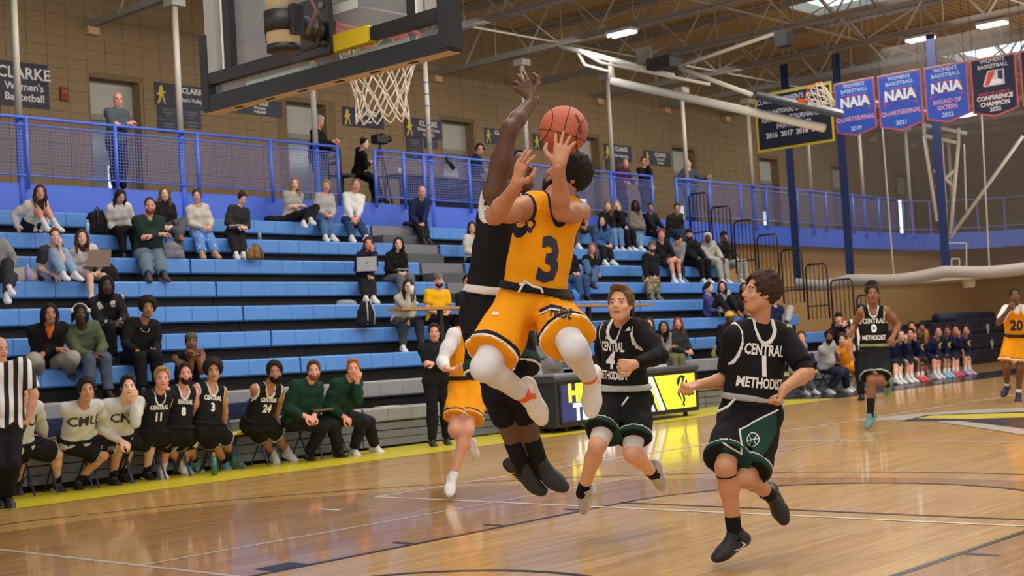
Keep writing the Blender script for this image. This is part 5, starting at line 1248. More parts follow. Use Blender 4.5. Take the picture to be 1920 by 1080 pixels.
lm = [(.0, .0), (.06, .10), (.05, .24), (.12, .36), (.13, .44), (.05, .52), (-.08, .54), (-.19, .48), (-.24, .36), (-.20, .40), (-.14, .30), (-.20, .20), (-.12, .16), (-.10, .06)]
MB().prism([(14.13+a*.9, dsp-.014, .17+z) for a, z in lm], (0, .002, 0)).build('lion_head_mark', mat('1a2440', .4), t)
for off, sc_ in ((.03, .5), (-.07, .4)):
    MB().path([V(14.10+off+.10*math.sin(a*2.2)*sc_, dsp-.017, .22+.12*a) for a in np.linspace(0, 3.6, 14)], .014, 4).build('lion_head_mark', em('e8f030', 1.2), t)
for x in (x0+.3, x1-.25): MB().tube((x, y0+.1, .0), (x, y0+.1, .1), .04, 8).build('caster', mat('101012', .6), t)
# things standing on it
tag(MB().box((13.4, 8.42, .86), (13.9, 8.7, .90)).build('paper_stack', mat('d0d4d8', .6)), 'white papers lying on the scorer table at its middle', 'papers')
tag(MB().box((11.0, 8.40, .86), (11.62, 8.78, .885)).build('laptop', mat('b4b8bc', .35, metal=.5)), 'silver laptop lying closed on the left end of the scorer table', 'laptop')
# ------------------------------------------------------------------ far mats and pads
t = thing('mat_stack', 'stack of navy gym mats with pale emblems against the end wall', 'mats', (34, 13.5, 0))
NM = mat('20243a', .55)
for k, (a, c, h) in enumerate(((30.6, 32.0, 1.15), (32.03, 33.5, 1.3), (33.53, 35.2, 1.38), (35.23, 37.0, 1.38), (37.03, 39.2, 1.36))):
    for j in range(3): MB().box((a, 12.5, h*j/3), (c, 13.6, h*(j+1)/3-.01), .03).build('mat', NM, t)
for x, y in ((1852, 616), (1860, 645)):
    c = aty(x, y, 12.48); MB().prism([c+V(.10*math.cos(a)*(1+.3*math.sin(3*a)), 0, .15*math.sin(a)) for a in np.linspace(0, 2*math.pi, 13)[:-1]], (0, -.006, 0)).build('emblem', mat('a8acb8', .6), t)
tag(MB().tube(aty(1757, 598, 12.9), aty(1857, 594, 12.9), .17, 14).build('rolled_mat', NM, smooth=True), 'rolled navy mat lying on the mat stack', 'mat')
# folding chairs for both benches
def chair(x, y, label, grp, c='d8c838'):
    y += .10; t = thing('folding_chair', label, 'chair', (x, y, 0), grp); fr = mat('1a2444', .4)
    MB().box((x-.2, y-.06, .445), (x+.2, y+.28, .47), .01).build('seat', mat(c, .5), t)
    for q in (-.12, -.04, .04, .12): MB().box((x+q-.014, y-.064, .444), (x+q+.014, y-.058, .472)).build('seat_stripe', mat('d8d8d4', .5), t)
    MB().box((x-.2, y+.23, .62), (x+.2, y+.255, .84), .01).build('backrest', mat('1f2a52', .5), t)
    for q in (-.22, .22):
        MB().tube((x+q, y+.30, .86), (x+q, y-.08, .0), .012, 6).build('leg', fr, t); MB().tube((x+q*.9, y+.28, .0), (x+q*.9, y-.02, .43), .012, 6).build('leg', fr, t)
    return t
# ------------------------------------------------------------------ furniture on the deck
SHEAR[0] = True
t = thing('announcer_table', 'long brown table with dark skirt behind the middle guard rail', 'table', (17.0, 15.9, 4.42))
MB().box((14.95, 15.75, 5.08), (18.2, 16.4, 5.12)).build('tabletop', mat('6a5040', .5), t); MB().box((15.0, 15.8, 4.45), (18.15, 15.82, 5.08)).build('table_skirt', mat('1c2038', .8), t)
for x in (15.05, 18.1): MB().tube((x, 16.3, 4.42), (x, 16.3, 5.08), .02, 6).build('leg', bk, t)
t = thing('cup', 'white paper cup on the announcer table', 'cup', (15.1, 15.9, 5.12)); MB().tube((15.1, 15.9, 5.12), (15.1, 15.9, 5.24), .035, 10, .045).build('cup_body', mat('d8d8d4', .6), t)
t = thing('bar_chair', 'black ladder-back bar chair under the camera operator', 'chair', (14.0, 16.6, 4.42)); cx2, cy2 = 13.95, 16.4
MB().box((cx2-.2, cy2-.2, 5.05), (cx2+.2, cy2+.2, 5.10)).build('seat', bk, t)
for a in (-.18, .18):
    for b_ in (-.18, .18): MB().tube((cx2+a, cy2+b_, 4.42), (cx2+a, cy2+b_, 5.05 if a > 0 else 5.6), .018, 6).build('leg', bk, t)
for z in (5.3, 5.42, 5.55): MB().box((cx2-.19, cy2-.18, z), (cx2-.17, cy2+.18, z+.05)).build('back_slat', bk, t)
t = thing('video_camera', 'black video camera on a tripod beside the seated operator', 'camera', (14.9, 16.3, 4.42)); c = aty(712, 262, 16.3); c[2] -= SZ(c[0])
MB().box(c-V(.16, .1, .09), c+V(.14, .1, .09), .02).build('camera_body', bk, t); MB().tube(c+V(.14, 0, .02), c+V(.30, 0, .03), .06, 12).build('lens', bk, t, True); MB().tube(c+V(-.1, 0, .09), c+V(.1, 0, .14), .02, 6).build('handle', bk, t)
for a in (0, 2.1, 4.2): MB().tube(c-V(0, 0, .1), V(c[0]+.28*math.cos(a), c[1]+.28*math.sin(a), 4.44), .018, 6).build('tripod_leg', bk, t)
t = thing('rail_bottle', 'black bottle-shaped microphone clamped on the middle guard rail', 'microphone', (17.3, 15.33, 5.4)); c = aty(845, 305, 15.25); c[2] -= SZ(c[0])
MB().tube(c+V(-.12, 0, .10), c+V(.08, 0, -.12), .05, 10).build('foam_cover', bk, t, True)
SHEAR[0] = False
# ------------------------------------------------------------------ basketball in the shooter's hand
bw_ = 7.05; bc = atw(1057, 244, bw_); br = .1215
t = thing('basketball', 'brown basketball held up in the shooter\'s left hand', 'ball', bc-V(0, 0, br))
v, q = ball(bc, br, 40, 28); mesh_obj('ball_skin', v, q, mat('b4583a', .55, bump=.5, bscale=420, var=.06, vscale=30), t, smooth=True)
mb = MB(); Xc, Yc, Zc = unit(CR*.9-CU*.25), unit(CR*.3+CU*.95), unit(-CF)
Yc = unit(Yc-Xc*(Xc @ Yc)); Zc = np.cross(Xc, Yc)
circ = lambda f: [bc+(br+.0004)*unit(f(a)) for a in np.linspace(0, 2*math.pi, 61)[:-1]]
mb.path(circ(lambda a: math.cos(a)*Yc+math.sin(a)*Zc), .0022, 5, True); mb.path(circ(lambda a: math.cos(a)*Xc+math.sin(a)*Zc-Yc*.25), .0022, 5, True)
for sg in (-1, 1): mb.path(circ(lambda a: Xc*sg*(.62+.16*math.cos(2*a))+(math.cos(a)*Yc+math.sin(a)*Zc)*.72), .0022, 5, True)
mb.build('seam', mat('2a1c16', .7), t, True)
def on_ball(nm, txt, px, py, size, ang, m):
    d = ray(px, py); o = CAM-bc; a = d @ d; b2 = 2*d @ o; cc = o @ o-br*br; w = (-b2-math.sqrt(max(b2*b2-4*a*cc, 0)))/(2*a); p = CAM+d*w; n = unit(p-bc)
    r_ = unit(CR*math.cos(ang)-CU*math.sin(ang)); r_ = unit(r_-n*(r_ @ n)); u_ = np.cross(n, r_)
    vs, fs = text_polys(txt, size, .001, .012); P = [bc+unit(p+r_*x+u_*y-bc)*(br+.0012) for x, y in vs]; mesh_obj(nm, P, fs, m, t)
on_ball('maker_print', 'evo nxt', 1087, 232, .035, 1.35, mat('4a261a', .7))
# ------------------------------------------------------------------ players on the floor
def shift_pose(P, v):
    for k in P:
        if k[:2] not in ('hd', 'hn', 'hf', 'hu', 'fu'): P[k] = P[k]+v
# orange number 3 driving to the basket
def fix3(P):
    look(P, -.80, .42, .52); P['hu'] = V(0, 0, 1)+CR*.30
    P['hdL'] = unit(CR*.22+CU*1.0-CF*-.15); P['hnL'] = CF*.9+CU*.35+CR*.25
    P['hdR'] = unit(CR*.22+CU*1.0+CF*-.25); P['hnR'] = CF*.5+CR*.75
    P['fuR'] = None; P['fuL'] = None
P3 = hero_pose(7.25, 1.02, dict(pel=(1000, 566), neck=(1030, 377, -1), head=(1060, 331, 1), shR=(984, 388, -1), shL=(1086, 398, 1), elR=(927, 405, -1), wrR=(968, 350, -1),
    elL=(1053, 398, -1), wrL=(1047, 312, -1), hpR=(972, 572, -1), hpL=(1030, 575, 1), knR=(908, 690, -1), anR=(988, 744, 1), toR=(1010, 800, 1), knL=(1076, 652, -1), anL=(1107, 712, 1), toL=(1104, 775, -1)), fix3)
O3 = dict(skin='b0785a', hair='curly', hc='1c1512', beard=1.0, bc='1a1412', top=dict(kind='tank', c=ORANGE, trim='1c2238', hem=.02), shoe=('dcd8d0', 'e8e4dc'), lace='e06a3a', sock='e2683c', sockl=.17,
    bot=dict(kind='shorts', c=ORANGE, len=.80, flare=.118, wb='1b1b20', tights=('d0cecf', 1.84), bands=[(0, .018), (.018, .045)], bandc=['e8e4dc', '1a2038']), curl=[[.12, .12, .15, .2], [.15, .12, .12, .25]], spread=[.9, .9])
r3 = person(P3, O3, 1.02, 3, 'jumping player in orange jersey number 3 holding the ball')
print_on(r3['jersey'], 'number_print', '3', P3, .42, .30, mat('1a2038', .6), 1.02, .012, u=-.035, sx=.85)
# defender behind him
def fixd(P):
    look(P, .6, .3, .6); P['hdR'] = unit(CR*-.62+CU*.8); P['hnR'] = CF*1.0
PD = hero_pose(7.78, 1.08, dict(pel=(928, 570), neck=(948, 372, -1), head=(968, 322, 1), shR=(926, 362, -1), shL=(990, 385, 1), elR=(957, 236, -1), wrR=(1001, 186, 1),
    elL=(1005, 450, 1), wrL=(1010, 520, -1), hpR=(905, 588, -1), hpL=(955, 590, 1), knR=(930, 742, -1), anR=(978, 872, 1), toR=(1032, 915, -1), knL=(968, 738, -1), anL=(1012, 868, 1), toL=(1062, 902, -1)), fixd)
OD = dict(skin='5c3f30', hair='fade', hc='14100e', top=dict(kind='tank', c=BLK, trim='d8d8d4', hem=.03), bot=dict(kind='shorts', c=BLK, len=.72, flare=.12, wb='d4d2cc', tights=('141416', 1.17), bands=[(.0, .02), (.02, .07)], bandc=['d8d8d4', GREEN]),
    shoe=('17181a', 'd8d6d2'), sock='141416', sockl=.36, swoosh='e0c020', curl=[.3, [.25, .3, .4, .45]], spread=[.3, 1.0])
rD = person(PD, OD, 1.08, 3, 'defender in black jersey with one arm raised behind the orange shooter')
# black number 1, running
def fix1(P):
    look(P, -.93, .20, .25); P['hdL'] = unit(CR*-.4-CU*.9+TC*.2); P['hnL'] = CR*-1; P['hdR'] = unit(P['wrR']-P['elR']); P['hnR'] = -CU+CF*.3
P1 = hero_pose(8.62, 1.03, dict(pel=(1408, 768), neck=(1424, 607, -1), head=(1425, 551, -1), shR=(1377, 632, -1), shL=(1472, 634, 1), elR=(1362, 712, 1), wrR=(1308, 722, -1),
    elL=(1514, 699, -1), wrL=(1470, 728, -1), hL=(1458, 748, -1), hpR=(1383, 785, -1), hpL=(1432, 785, 1), knR=(1360, 876, -1), anR=(1378, 1004, 1), toR=(1335, 1032, -1), knL=(1398, 896, -1), anL=(1446, 930, 1), toL=(1468, 982, 1)), fix1)
O1 = dict(skin='c08a66', hair='curly', hc='3a261a', mouth=1, top=dict(kind='tank', c=BLK, trim='e0e0dc', hem=.04, under=('151517', .78)), bot=dict(kind='shorts', c=BLK, len=.88, flare=.118, wb='a8a6a2', bands=[(.0, .035), (.035, .05)], bandc=[GREEN, 'd8d8d4']),
    shoe=('1c1c20', '3a3a40'), sock='141416', sockl=.30, swoosh='d8d8d8', curl=[.95, .9])
r1 = person(P1, O1, 1.03, 3, 'running player in black jersey number 1 with a black arm sleeve')
wm = mat('e6e6e2', .6)
for _a, _b, _r, _n in ((P1['elL']+(P1['shL']-P1['elL'])*.20, P1['elL']+(P1['wrL']-P1['elL'])*.02, .054, 'arm_band'), (P1['knR']+(P1['anR']-P1['knR'])*.10, P1['knR']+(P1['anR']-P1['knR'])*.125, .064, 'knee_strap')):
    _F = field_for([_a, _b], .09, .008); _F.cone(_a, _b, _r, _r*.98, .01, c0=True, c1=True); smooth_part(_n, _F, cloth('151517'), r1['root'])
print_on(r1['jersey'], 'team_print', 'CENTRAL', P1, .70, .088, wm, 1.03, .003, u=.0, sx=.66); print_on(r1['jersey'], 'number_print', '1', P1, .51, .16, wm, 1.03, .006, u=.0); print_on(r1['jersey'], 'team_print', 'METHODIST', P1, .32, .082, wm, 1.03, .003, sx=.64)
# black number 4
def fix4(P):
    look(P, -.35, .22, .9); P['hdL'] = unit(CR*-.9+CU*.0+TC*.3); P['hnL'] = CF*1.0-CU*.2; P['hnR'] = CF
P4 = hero_pose(9.95, 1.02, dict(pel=(1172, 742), neck=(1167, 607, -1), head=(1163, 572, -1), shR=(1138, 621, 1), shL=(1203, 618, -1), elR=(1127, 676, 1), wrR=(1119, 700, -1),
    elL=(1238, 667, -1), wrL=(1190, 684, -1), hpR=(1152, 752, -1), hpL=(1192, 750, -1), knR=(1120, 836, -1), anR=(1092, 922, 1), toR=(1078, 955, 1), knL=(1186, 852, -1), anL=(1226, 890, 1), toL=(1235, 925, 1)), fix4)
O4 = dict(skin='d8a080', hair='fluffy', hc='6a4c32', mouth=1, top=dict(kind='tank', c=BLK, trim='e0e0dc', hem=.03, under=('151517', 1.95)), bot=dict(kind='shorts', c=BLK, len=.74, flare=.112, wb='a8a6a2', bands=[(.0, .035), (.035, .05)], bandc=[GREEN, 'd8d8d4'], tights=('d0c8c0', .95)),
    shoe=('a8a49e', 'c8c4bc'), sock='141416', sockl=.2, curl=[.95, .6])
r4 = person(P4, O4, 1.02, 3, 'running player in black jersey number 4 with long black sleeves')
print_on(r4['jersey'], 'team_print', 'CENTRAL', P4, .70, .088, wm, 1.02, .003, sx=.58); print_on(r4['jersey'], 'number_print', '4', P4, .51, .155, wm, 1.02, .006); print_on(r4['jersey'], 'team_print', 'METHODIST', P4, .31, .08, wm, 1.02, .003, sx=.56)
# orange number 5
def fix5(P): look(P, .5, .2, .7); P['hdR'] = unit(CR*1.0-CU*.1+TC*.4); P['hnR'] = CU*1.0
P5 = hero_pose(13.2, 1.0, dict(pel=(876, 722), neck=(874, 621, -1), head=(884, 590, -1), shR=(851, 628, -1), shL=(900, 626, 1), elR=(829, 678, -1), wrR=(837, 692, -1), elL=(905, 680, 1), wrL=(900, 710, -1),
    hpR=(863, 732, -1), hpL=(890, 732, -1), knR=(852, 806, -1), anR=(880, 842, 1), toR=(884, 866, 1), knL=(877, 806, -1), anL=(849, 896, 1), toL=(846, 920, -1)), fix5)
O5 = dict(skin='d49a7c', hair='short', hc='3a281c', top=dict(kind='tank', c=ORANGE, trim='1c2238', hem=.03, under=('dcdcdc', 1.9)), bot=dict(kind='shorts', c=ORANGE, len=.72, flare=.118, wb='17181c', bands=[(.0, .02), (.02, .045)], bandc=['e8e4dc', '1a2038']), shoe=(WHT, WHT), sock=WHT, sockl=.14)
r5 = person(P5, O5, 1.0, 2, 'player in orange jersey number 5 with white sleeves behind the defender')
print_on(r5['jersey'], 'number_print', '5', P5, .30, .24, mat('1a2038', .6), 1., .012, u=.06, sx=.85)
# black number 0, far
def fix0(P): look(P, -.15, .1, .9); P['hnR'] = CF; P['hnL'] = CF
P0 = hero_pose(18.7, 1.05, dict(pel=(1639, 658), neck=(1636, 578, -1), head=(1636, 552, -1), shR=(1615, 585, -1), shL=(1660, 583, -1), elR=(1601, 614, 1), wrR=(1598, 622, -1), elL=(1684, 610, 1), wrL=(1674, 632, -1),
    hpR=(1627, 664, -1), hpL=(1651, 664, -1), knR=(1634, 714, -1), anR=(1632, 778, 1), toR=(1622, 796, -1), knL=(1650, 714, -1), anL=(1664, 722, 1), toL=(1658, 742, 1)), fix0)
O0 = dict(skin='8a5a40', hair='toplocs', hc='1a1512', top=dict(kind='tank', c=BLK, trim='e0e0dc', hem=.0), bot=dict(kind='shorts', c=BLK, len=.86, flare=.115, wb='8a8a50', bands=[(.0, .03), (.03, .05)], bandc=['a8b0a0', GREEN]), shoe=('5a8a86', '4a7a76'), sock='17181a', sockl=.5, curl=[.8, .5])
r0 = person(P0, O0, 1.05, 2, 'player in black jersey number 0 running near the far bench')
print_on(r0['jersey'], 'team_print', 'CENTRAL', P0, .70, .085, wm, 1.05, .003, sx=.74); print_on(r0['jersey'], 'number_print', '0', P0, .52, .135, wm, 1.05, .006); print_on(r0['jersey'], 'team_print', 'METHODIST', P0, .31, .08, wm, 1.05, .003, sx=.66)
# orange number 20
def fix20(P): look(P, -.2, .05, .9); P['hnR'] = CF; P['hnL'] = CF
P20 = hero_pose(22.6, 1.04, dict(pel=(1906, 634), neck=(1906, 575, -1), head=(1903, 555, -1), shR=(1887, 580, -1), shL=(1925, 580, -1), elR=(1872, 606, -1), wrR=(1890, 582, -1), elL=(1935, 610, -1), wrL=(1930, 636, -1),
    hpR=(1897, 638, -1), hpL=(1915, 638, -1), knR=(1887, 688, -1), anR=(1888, 724, 1), toR=(1880, 738, -1), knL=(1912, 690, -1), anL=(1910, 738, 1), toL=(1909, 752, -1)), fix20)
O20 = dict(skin='6a4632', hair='fade', hc='14100e', top=dict(kind='tank', c=ORANGE, hem=.0, under=('dcdcdc', .8)), bot=dict(kind='shorts', c=ORANGE, len=.80, flare=.125, wb='2a2418', bands=[(.0, .03), (.03, .05)], bandc=['e8e4dc', '3a3a38']), shoe=('1c2440', '2c3450'), sock=WHT, sockl=.2, curl=[.5, .5])
r20 = person(P20, O20, 1.04, 2, 'player in orange jersey number 20 at the right edge')
print_on(r20['jersey'], 'number_print', '20', P20, .45, .22, mat('1a2038', .6), 1.04, .01, sx=.85)
# prints and trims read off the photograph
_sh = child(r1['root'], 'shorts'); gm_ = cloth(GREEN); wt_ = cloth('d8d8d4')
decal(_sh, 'side_panel', [(1456, 772), (1386, 808), (1391, 850), (1357, 832), (1352, 852), (1378, 862), (1420, 866), (1440, 842), (1456, 810)], gm_, .003)
decal_line(_sh, 'panel_trim', [(1457, 769), (1386, 807), (1391, 850), (1356, 830)], 3.2, wt_, .006)
for rr_, w_ in ((12, 1.6),): decal_line(_sh, 'ball_mark', [(1411+rr_*math.cos(a), 825+rr_*1.05*math.sin(a)) for a in np.linspace(0, 2*math.pi, 17)], w_, wt_, .006)
decal_line(_sh, 'ball_mark', [(1403, 817), (1408, 825), (1404, 833)], 1.4, wt_, .006); decal_line(_sh, 'ball_mark', [(1419, 817), (1413, 825), (1418, 834)], 1.4, wt_, .006); decal_line(_sh, 'ball_mark', [(1399, 826), (1423, 823)], 1.4, wt_, .006)
def maker(o, x, y, k): decal_line(o, 'maker_mark', [(x-4*k, y-3*k), (x-3*k, y+k), (x+3*k, y+k), (x+4*k, y-3*k)], 1.3*k, wt_, .006); decal_line(o, 'maker_mark', [(x-4*k, y+3.2*k), (x-3*k, y-k), (x+3*k, y-k), (x+4*k, y+3.2*k)], 1.3*k, wt_, .006)
maker(r1['jersey'], 1378, 637, 1.0); maker(r4['jersey'], 1140, 633, .8)
decal(r1['jersey'], 'league_mark', [(1420, 634), (1428, 623), (1436, 622), (1434, 634)], wt_, .005); decal(r4['jersey'], 'league_mark', [(1172, 621), (1181, 612), (1183, 620)], wt_, .005)
_s3 = child(r3['root'], 'shorts'); nv = mat('1a2038', .7)
decal_text(_s3, 'team_print', 'PRIDE', 1052, 588, 25, 8, nv, .8, .62); decal_line(_s3, 'stripe_print', [(1014, 583), (1034, 574), (1052, 578)], 5, mat('1a2038', .7), .005); decal_line(_s3, 'stripe_print', [(1014, 589), (1034, 580), (1050, 583)], 3, wt_, .006)
decal(_s3, 'stripe_print', [(925, 585), (936, 586), (935, 592), (923, 591)], wt_, .005)
j3 = r3['jersey']
decal(j3, 'lion_head_mark', [(985, 418), (988, 411), (996, 409), (1004, 413), (1005, 421), (999, 429), (996, 437), (990, 436), (988, 428)], nv, .004); decal(j3, 'lion_head_mark', [(990, 416), (997, 414), (1000, 420), (995, 427), (991, 424)], mat('e8960c', .7), .006)
decal_line(child(r3['root'], 'waistband'), 'drawstring', [(975, 535), (988, 533), (1000, 534)], 3, wt_, .010)
_st = atw(984, 527, depth(P3['pel'])-.17); MB().path([_st, atw(977, 540, depth(P3['pel'])-.19), atw(972, 548, depth(P3['pel'])-.2)], .006, 6).build('drawstring', wt_, r3['root'], True)
MB().path([_st, atw(1000, 537, depth(P3['pel'])-.21), atw(1014, 540, depth(P3['pel'])-.21), atw(1018, 550, depth(P3['pel'])-.21)], .006, 6).build('drawstring', wt_, r3['root'], True)
MB().path([atw(1178, 744, depth(P4['pel'])-.18), atw(1158+4, 766, depth(P4['pel'])-.19)], .008, 6).build('drawstring', wt_, r4['root'], True)
MB().path([atw(1378, 748, depth(P1['pel'])-.14), atw(1365, 762, depth(P1['pel'])-.2), atw(1345, 772, depth(P1['pel'])-.24)], .008, 6).build('drawstring', wt_, r1['root'], True)
for _n, _P in dict(P3=P3, PD=PD, P1=P1, P4=P4, P5=P5, P0=P0).items():
    print('POSE', _n, {k: round(float(np.linalg.norm(_P[a]-_P[b])), 2) for k, a, b in (('tor', 'pel', 'neck'), ('shw', 'shL', 'shR'), ('uaR', 'shR', 'elR'), ('faR', 'elR', 'wrR'), ('uaL', 'shL', 'elL'), ('faL', 'elL', 'wrL'), ('thR', 'hpR', 'knR'), ('skR', 'knR', 'anR'), ('thL', 'hpL', 'knL'), ('skL', 'knL', 'anL'))}, 'feetz', round(float(_P['toR'][2]), 2), round(float(_P['toL'][2]), 2))
# ------------------------------------------------------------------ patterned cloths
def pattern(kind, c1, c2, scale=8., thr=.5, r=None):
    key = ('pat', kind, c1, c2, scale, thr, None if r is None else tuple(np.round(r, 2)))
    if key in _mats: return _mats[key]
    m = bpy.data.materials.new('patterned_cloth'); m.use_nodes = True; nt = m.node_tree; b = nt.nodes['Principled BSDF']; b.inputs['Roughness'].default_value = .85
    tc = nt.nodes.new('ShaderNodeTexCoord'); rp = nt.nodes.new('ShaderNodeValToRGB'); rp.color_ramp.interpolation = 'CONSTANT'
    rp.color_ramp.elements[0].color = srgb(c1); rp.color_ramp.elements[1].color = srgb(c2); rp.color_ramp.elements[1].position = thr
    if kind == 'stripe':
        vm = nt.nodes.new('ShaderNodeVectorMath'); vm.operation = 'DOT_PRODUCT'; vm.inputs[1].default_value = r; nt.links.new(tc.outputs['Object'], vm.inputs[0])
        mm = nt.nodes.new('ShaderNodeMath'); mm.operation = 'MULTIPLY'; mm.inputs[1].default_value = scale; nt.links.new(vm.outputs['Value'], mm.inputs[0])
        fr = nt.nodes.new('ShaderNodeMath'); fr.operation = 'FRACT'; nt.links.new(mm.outputs[0], fr.inputs[0]); nt.links.new(fr.outputs[0], rp.inputs[0])
    else:
        n = nt.nodes.new('ShaderNodeTexNoise' if kind != 'dots' else 'ShaderNodeTexVoronoi'); n.inputs['Scale'].default_value = scale; nt.links.new(tc.outputs['Object'], n.inputs['Vector'])
        nt.links.new(n.outputs['Fac' if kind != 'dots' else 'Distance'], rp.inputs[0])
        if kind == 'camo':
            e = rp.color_ramp.elements.new(.42); e.color = srgb('6a6448'); e = rp.color_ramp.elements.new(.56); e.color = srgb('3c3a2a')
    nt.links.new(rp.outputs[0], b.inputs['Base Color']); _mats[key] = m; return m
def gar(t, default):
    if isinstance(t, dict): return t
    k, c = t.split(':'); d = dict(kind=k, c=c)
    if k == 'hoodie': d['hoodie'] = True
    if k == 'jacket': d['collar'] = True; d['e'] = .022
    if k == 'polo': d['kind'] = 'tee'; d['collar'] = True; d['sleeve'] = .75
    if k == 'tee': d['sleeve'] = .7
    if k == 'long': d['kind'] = 'sweater'; d['loose'] = .004; d['e'] = .013
    if k == 'tank': d['hem'] = .03
    return d
SK = dict(l='dcaa90', p='e4b8a2', t='c08e6c', b='7a5038', d='4a3024', m='a87858', r='d89a84')
def C(hx, hy, hipx, row, label, sk='l', hair='short', hc='2a1c14', top='tee:333333', bot='pants:17181a', arms='lap', legs='sit', feet=None, kn=None, face=None, turn=-.2, s=None, q=1, fem=None, z=None, Y=None, fz=None, group=None, **kw):
    if fem is None: fem = hair in ('long', 'longback', 'ponytail', 'bun')
    s = s or (.93 if fem else 1.0)
    if row is not None: Y = YR(row)+.14; x = aty(hipx, 540, Y)[0]; z = ZR(row)+SZ(x)
    P = seat_pose(hx, hy, hipx, Y, z, s, feet, kn, arms, legs, face, turn, fz, g=kw.get('g', 1.), wl=(.86 if fem else 1.))
    O = dict(skin=SK.get(sk, sk), hair=hair, hc=hc, fem=fem, top=gar(top, 0), bot=gar(bot, 0)); O.update(kw); O.setdefault('sock', 'd0d0d0' if kw.get('shoe', ('d', 0))[0] == WHT else '17181a')
    o = person(P, O, s, q, label, group); o['P'] = P; o['s'] = s; return o
WS = dict(shoe=(WHT, 'e6e6e2')); BS = dict(shoe=('18181a', '2a2a2c')); TS = dict(shoe=('8a5e38', '6a4a30'))
G1 = None
# ---- left block of spectators
C(73, 363, 58, 7, 'woman in white sweater hugging bare knees near the leftmost pole', 'r', 'long', '3a2a20', 'sweater:d8d4cc', dict(kind='shorts', c=BLK, len=.35, flare=.10), 'side', 'up', turn=.15, **WS)
C(225, 370, 222, 7, 'woman in white hooded top with long dark hair, looking down', 'l', 'long', '2a1c18', 'hoodie:dcd8d2', 'pants:17181a', 'lap', face='down', **BS)
C(308, 362, 305, 7, 'woman in black jacket and grey trousers with legs crossed, behind the big man', 'p', 'long', '6a4c34', 'jacket:1d1d20', 'pants:55565c', 'lap', feet=[(374, 474), None], kn=[(353, 412), None], **TS)
C(367, 362, 377, 7, 'woman in cream top and blue patterned pyjama trousers', 'r', 'ponytail', '3a2a22', 'sweater:c4beb2', dict(kind='pants', c='6a92d4', m=pattern('dots', 'c8d4ea', '5a86cc', 14, .22), loose=.02), 'lap', feet=[(394, 477), (432, 477)], shoe=('b08a68', 'a07a58'), sock='c89a7c')
w5 = C(453, 372, 440, 7, 'woman in dark hooded top with hair bun, writing on her lap', 'p', 'bun', '2a1e1a', 'hoodie:2e2e30', 'pants:1c1c1e', 'write', feet=[(461, 478), (490, 458)], face='down', **WS)
C(-24, 442, -2, 5, 'person in grey top with crossed dark trousers, cut by the left edge', 'l', 'short', '3a2a20', 'sweater:8e9290', 'pants:34343a', 'lap', feet=[(36, 572), (74, 530)], kn=[(22, 520), (14, 494)], **WS)
C(101, 444, 90, 5, 'woman in dark tee and ripped jeans, chin on hand and knees up', 'p', 'ponytail', '6a3424', 'tee:3a3a40', dict(kind='pants', c='8aa4c4', loose=.014), 'chinL', 'up', turn=.15, **WS)
w8 = C(153, 447, 163, 5, 'woman in white sweatshirt with long brown hair behind an open laptop', 'p', 'long', '4a3226', 'sweater:d4d0ca', dict(kind='shorts', c=BLK, len=.4, flare=.1), 'write', **WS)
c9 = C(199, 540, 200, 3, 'person with hood up in black and white patterned sweatshirt', 'd', 'hood', '141010', dict(kind='hoodie', c=BLK, m=pattern('blot', '131315', 'c4c4c0', 7, .60), hoodie=True), 'pants:131315', 'clasp', hatc='1a1a1c', **BS)
C(276, 578, 254, 2, 'man in black sweater with big dark hair and a neck chain', 'm', 'afro', '1a1412', 'long:19191b', 'pants:17171a', 'knees', s=1.03, q=2, beard=.3, chain=1, **BS)
C(92, 592, 84, 2, 'man with locs in black jacket over an orange hood', 'm', 'locs', '1a1412', 'jacket:151517', dict(kind='pants', c='9a968e', loose=.02), 'cross', feet=[(98, 750), (140, 742)], kn=[(62, 676), (137, 671)], s=1.04, q=2, beard=.3, collarc='d8662c', **BS)
c11 = C(150, 592, 160, 2, 'man in olive sweatshirt with white headphones pushed up', 'd', 'locs', '16110f', 'sweater:566048', dict(kind='pants', c='4c566a', loose=.012), 'clasp', q=2, **BS)
C(280, 383, 278, 6, 'big bearded man in dark green shirt with arms crossed and jeans', 'r', 'buzz', '3a2a22', dict(kind='long', c='22342c', e=.022, sleeve=1.9), dict(kind='pants', c='66788a', loose=.016), 'cross', feet=[(300, 512), (325, 520)], s=1.08, q=2, g=1.28, beard=.5, bc='8a4a30', shoe=('3a3438', 'a89a84'))
C(357, 645, 350, 1, 'man in black sleeveless top with patterned head wrap, hands at chin', 'b', 'cap', '16110f', 'tank:17171a', 'pants:17171a', 'pray', hatc='4a5248', **BS)
# ---- middle block
C(553, 336, 546, 8, 'blonde woman in grey tee with arms crossed and black leggings', 'p', 'long', '8a6a4a', 'tee:a4a49e', 'pants:17181a', 'cross', feet=[(577, 440), (612, 428)], kn=[(580, 398), (592, 390)], **WS)
C(612, 338, 606, 8, 'short-haired blonde woman in light grey top and blue jeans', 'r', 'fluffy', 'a08458', 'sweater:b0b0ae', 'pants:4c6c98', 'lap', feet=[(640, 438), (664, 430)], fem=True, **WS)
C(667, 346, 658, 8, 'man in white hooded top and blue jeans, leaning on his knees', 'r', 'buzz', '6a5a4c', 'hoodie:e0e0de', 'pants:2c4468', 'clasp', feet=[(675, 444), (718, 446)], **WS)
C(790, 362, 784, 8, 'bald bearded man in navy jacket with one leg crossed', 'r', 'none', '6a4a34', 'jacket:1e2a4a', 'pants:17181c', 'clasp', feet=[(817, 450), (842, 432)], beard=.3, bc='8a5a3c', **BS)
C(884, 424, 888, 6, 'person in pale sweatshirt and black trousers behind the defender', 'l', 'long', '2a1c18', 'sweater:c8c8c4', 'pants:17181a', 'lap', **WS)
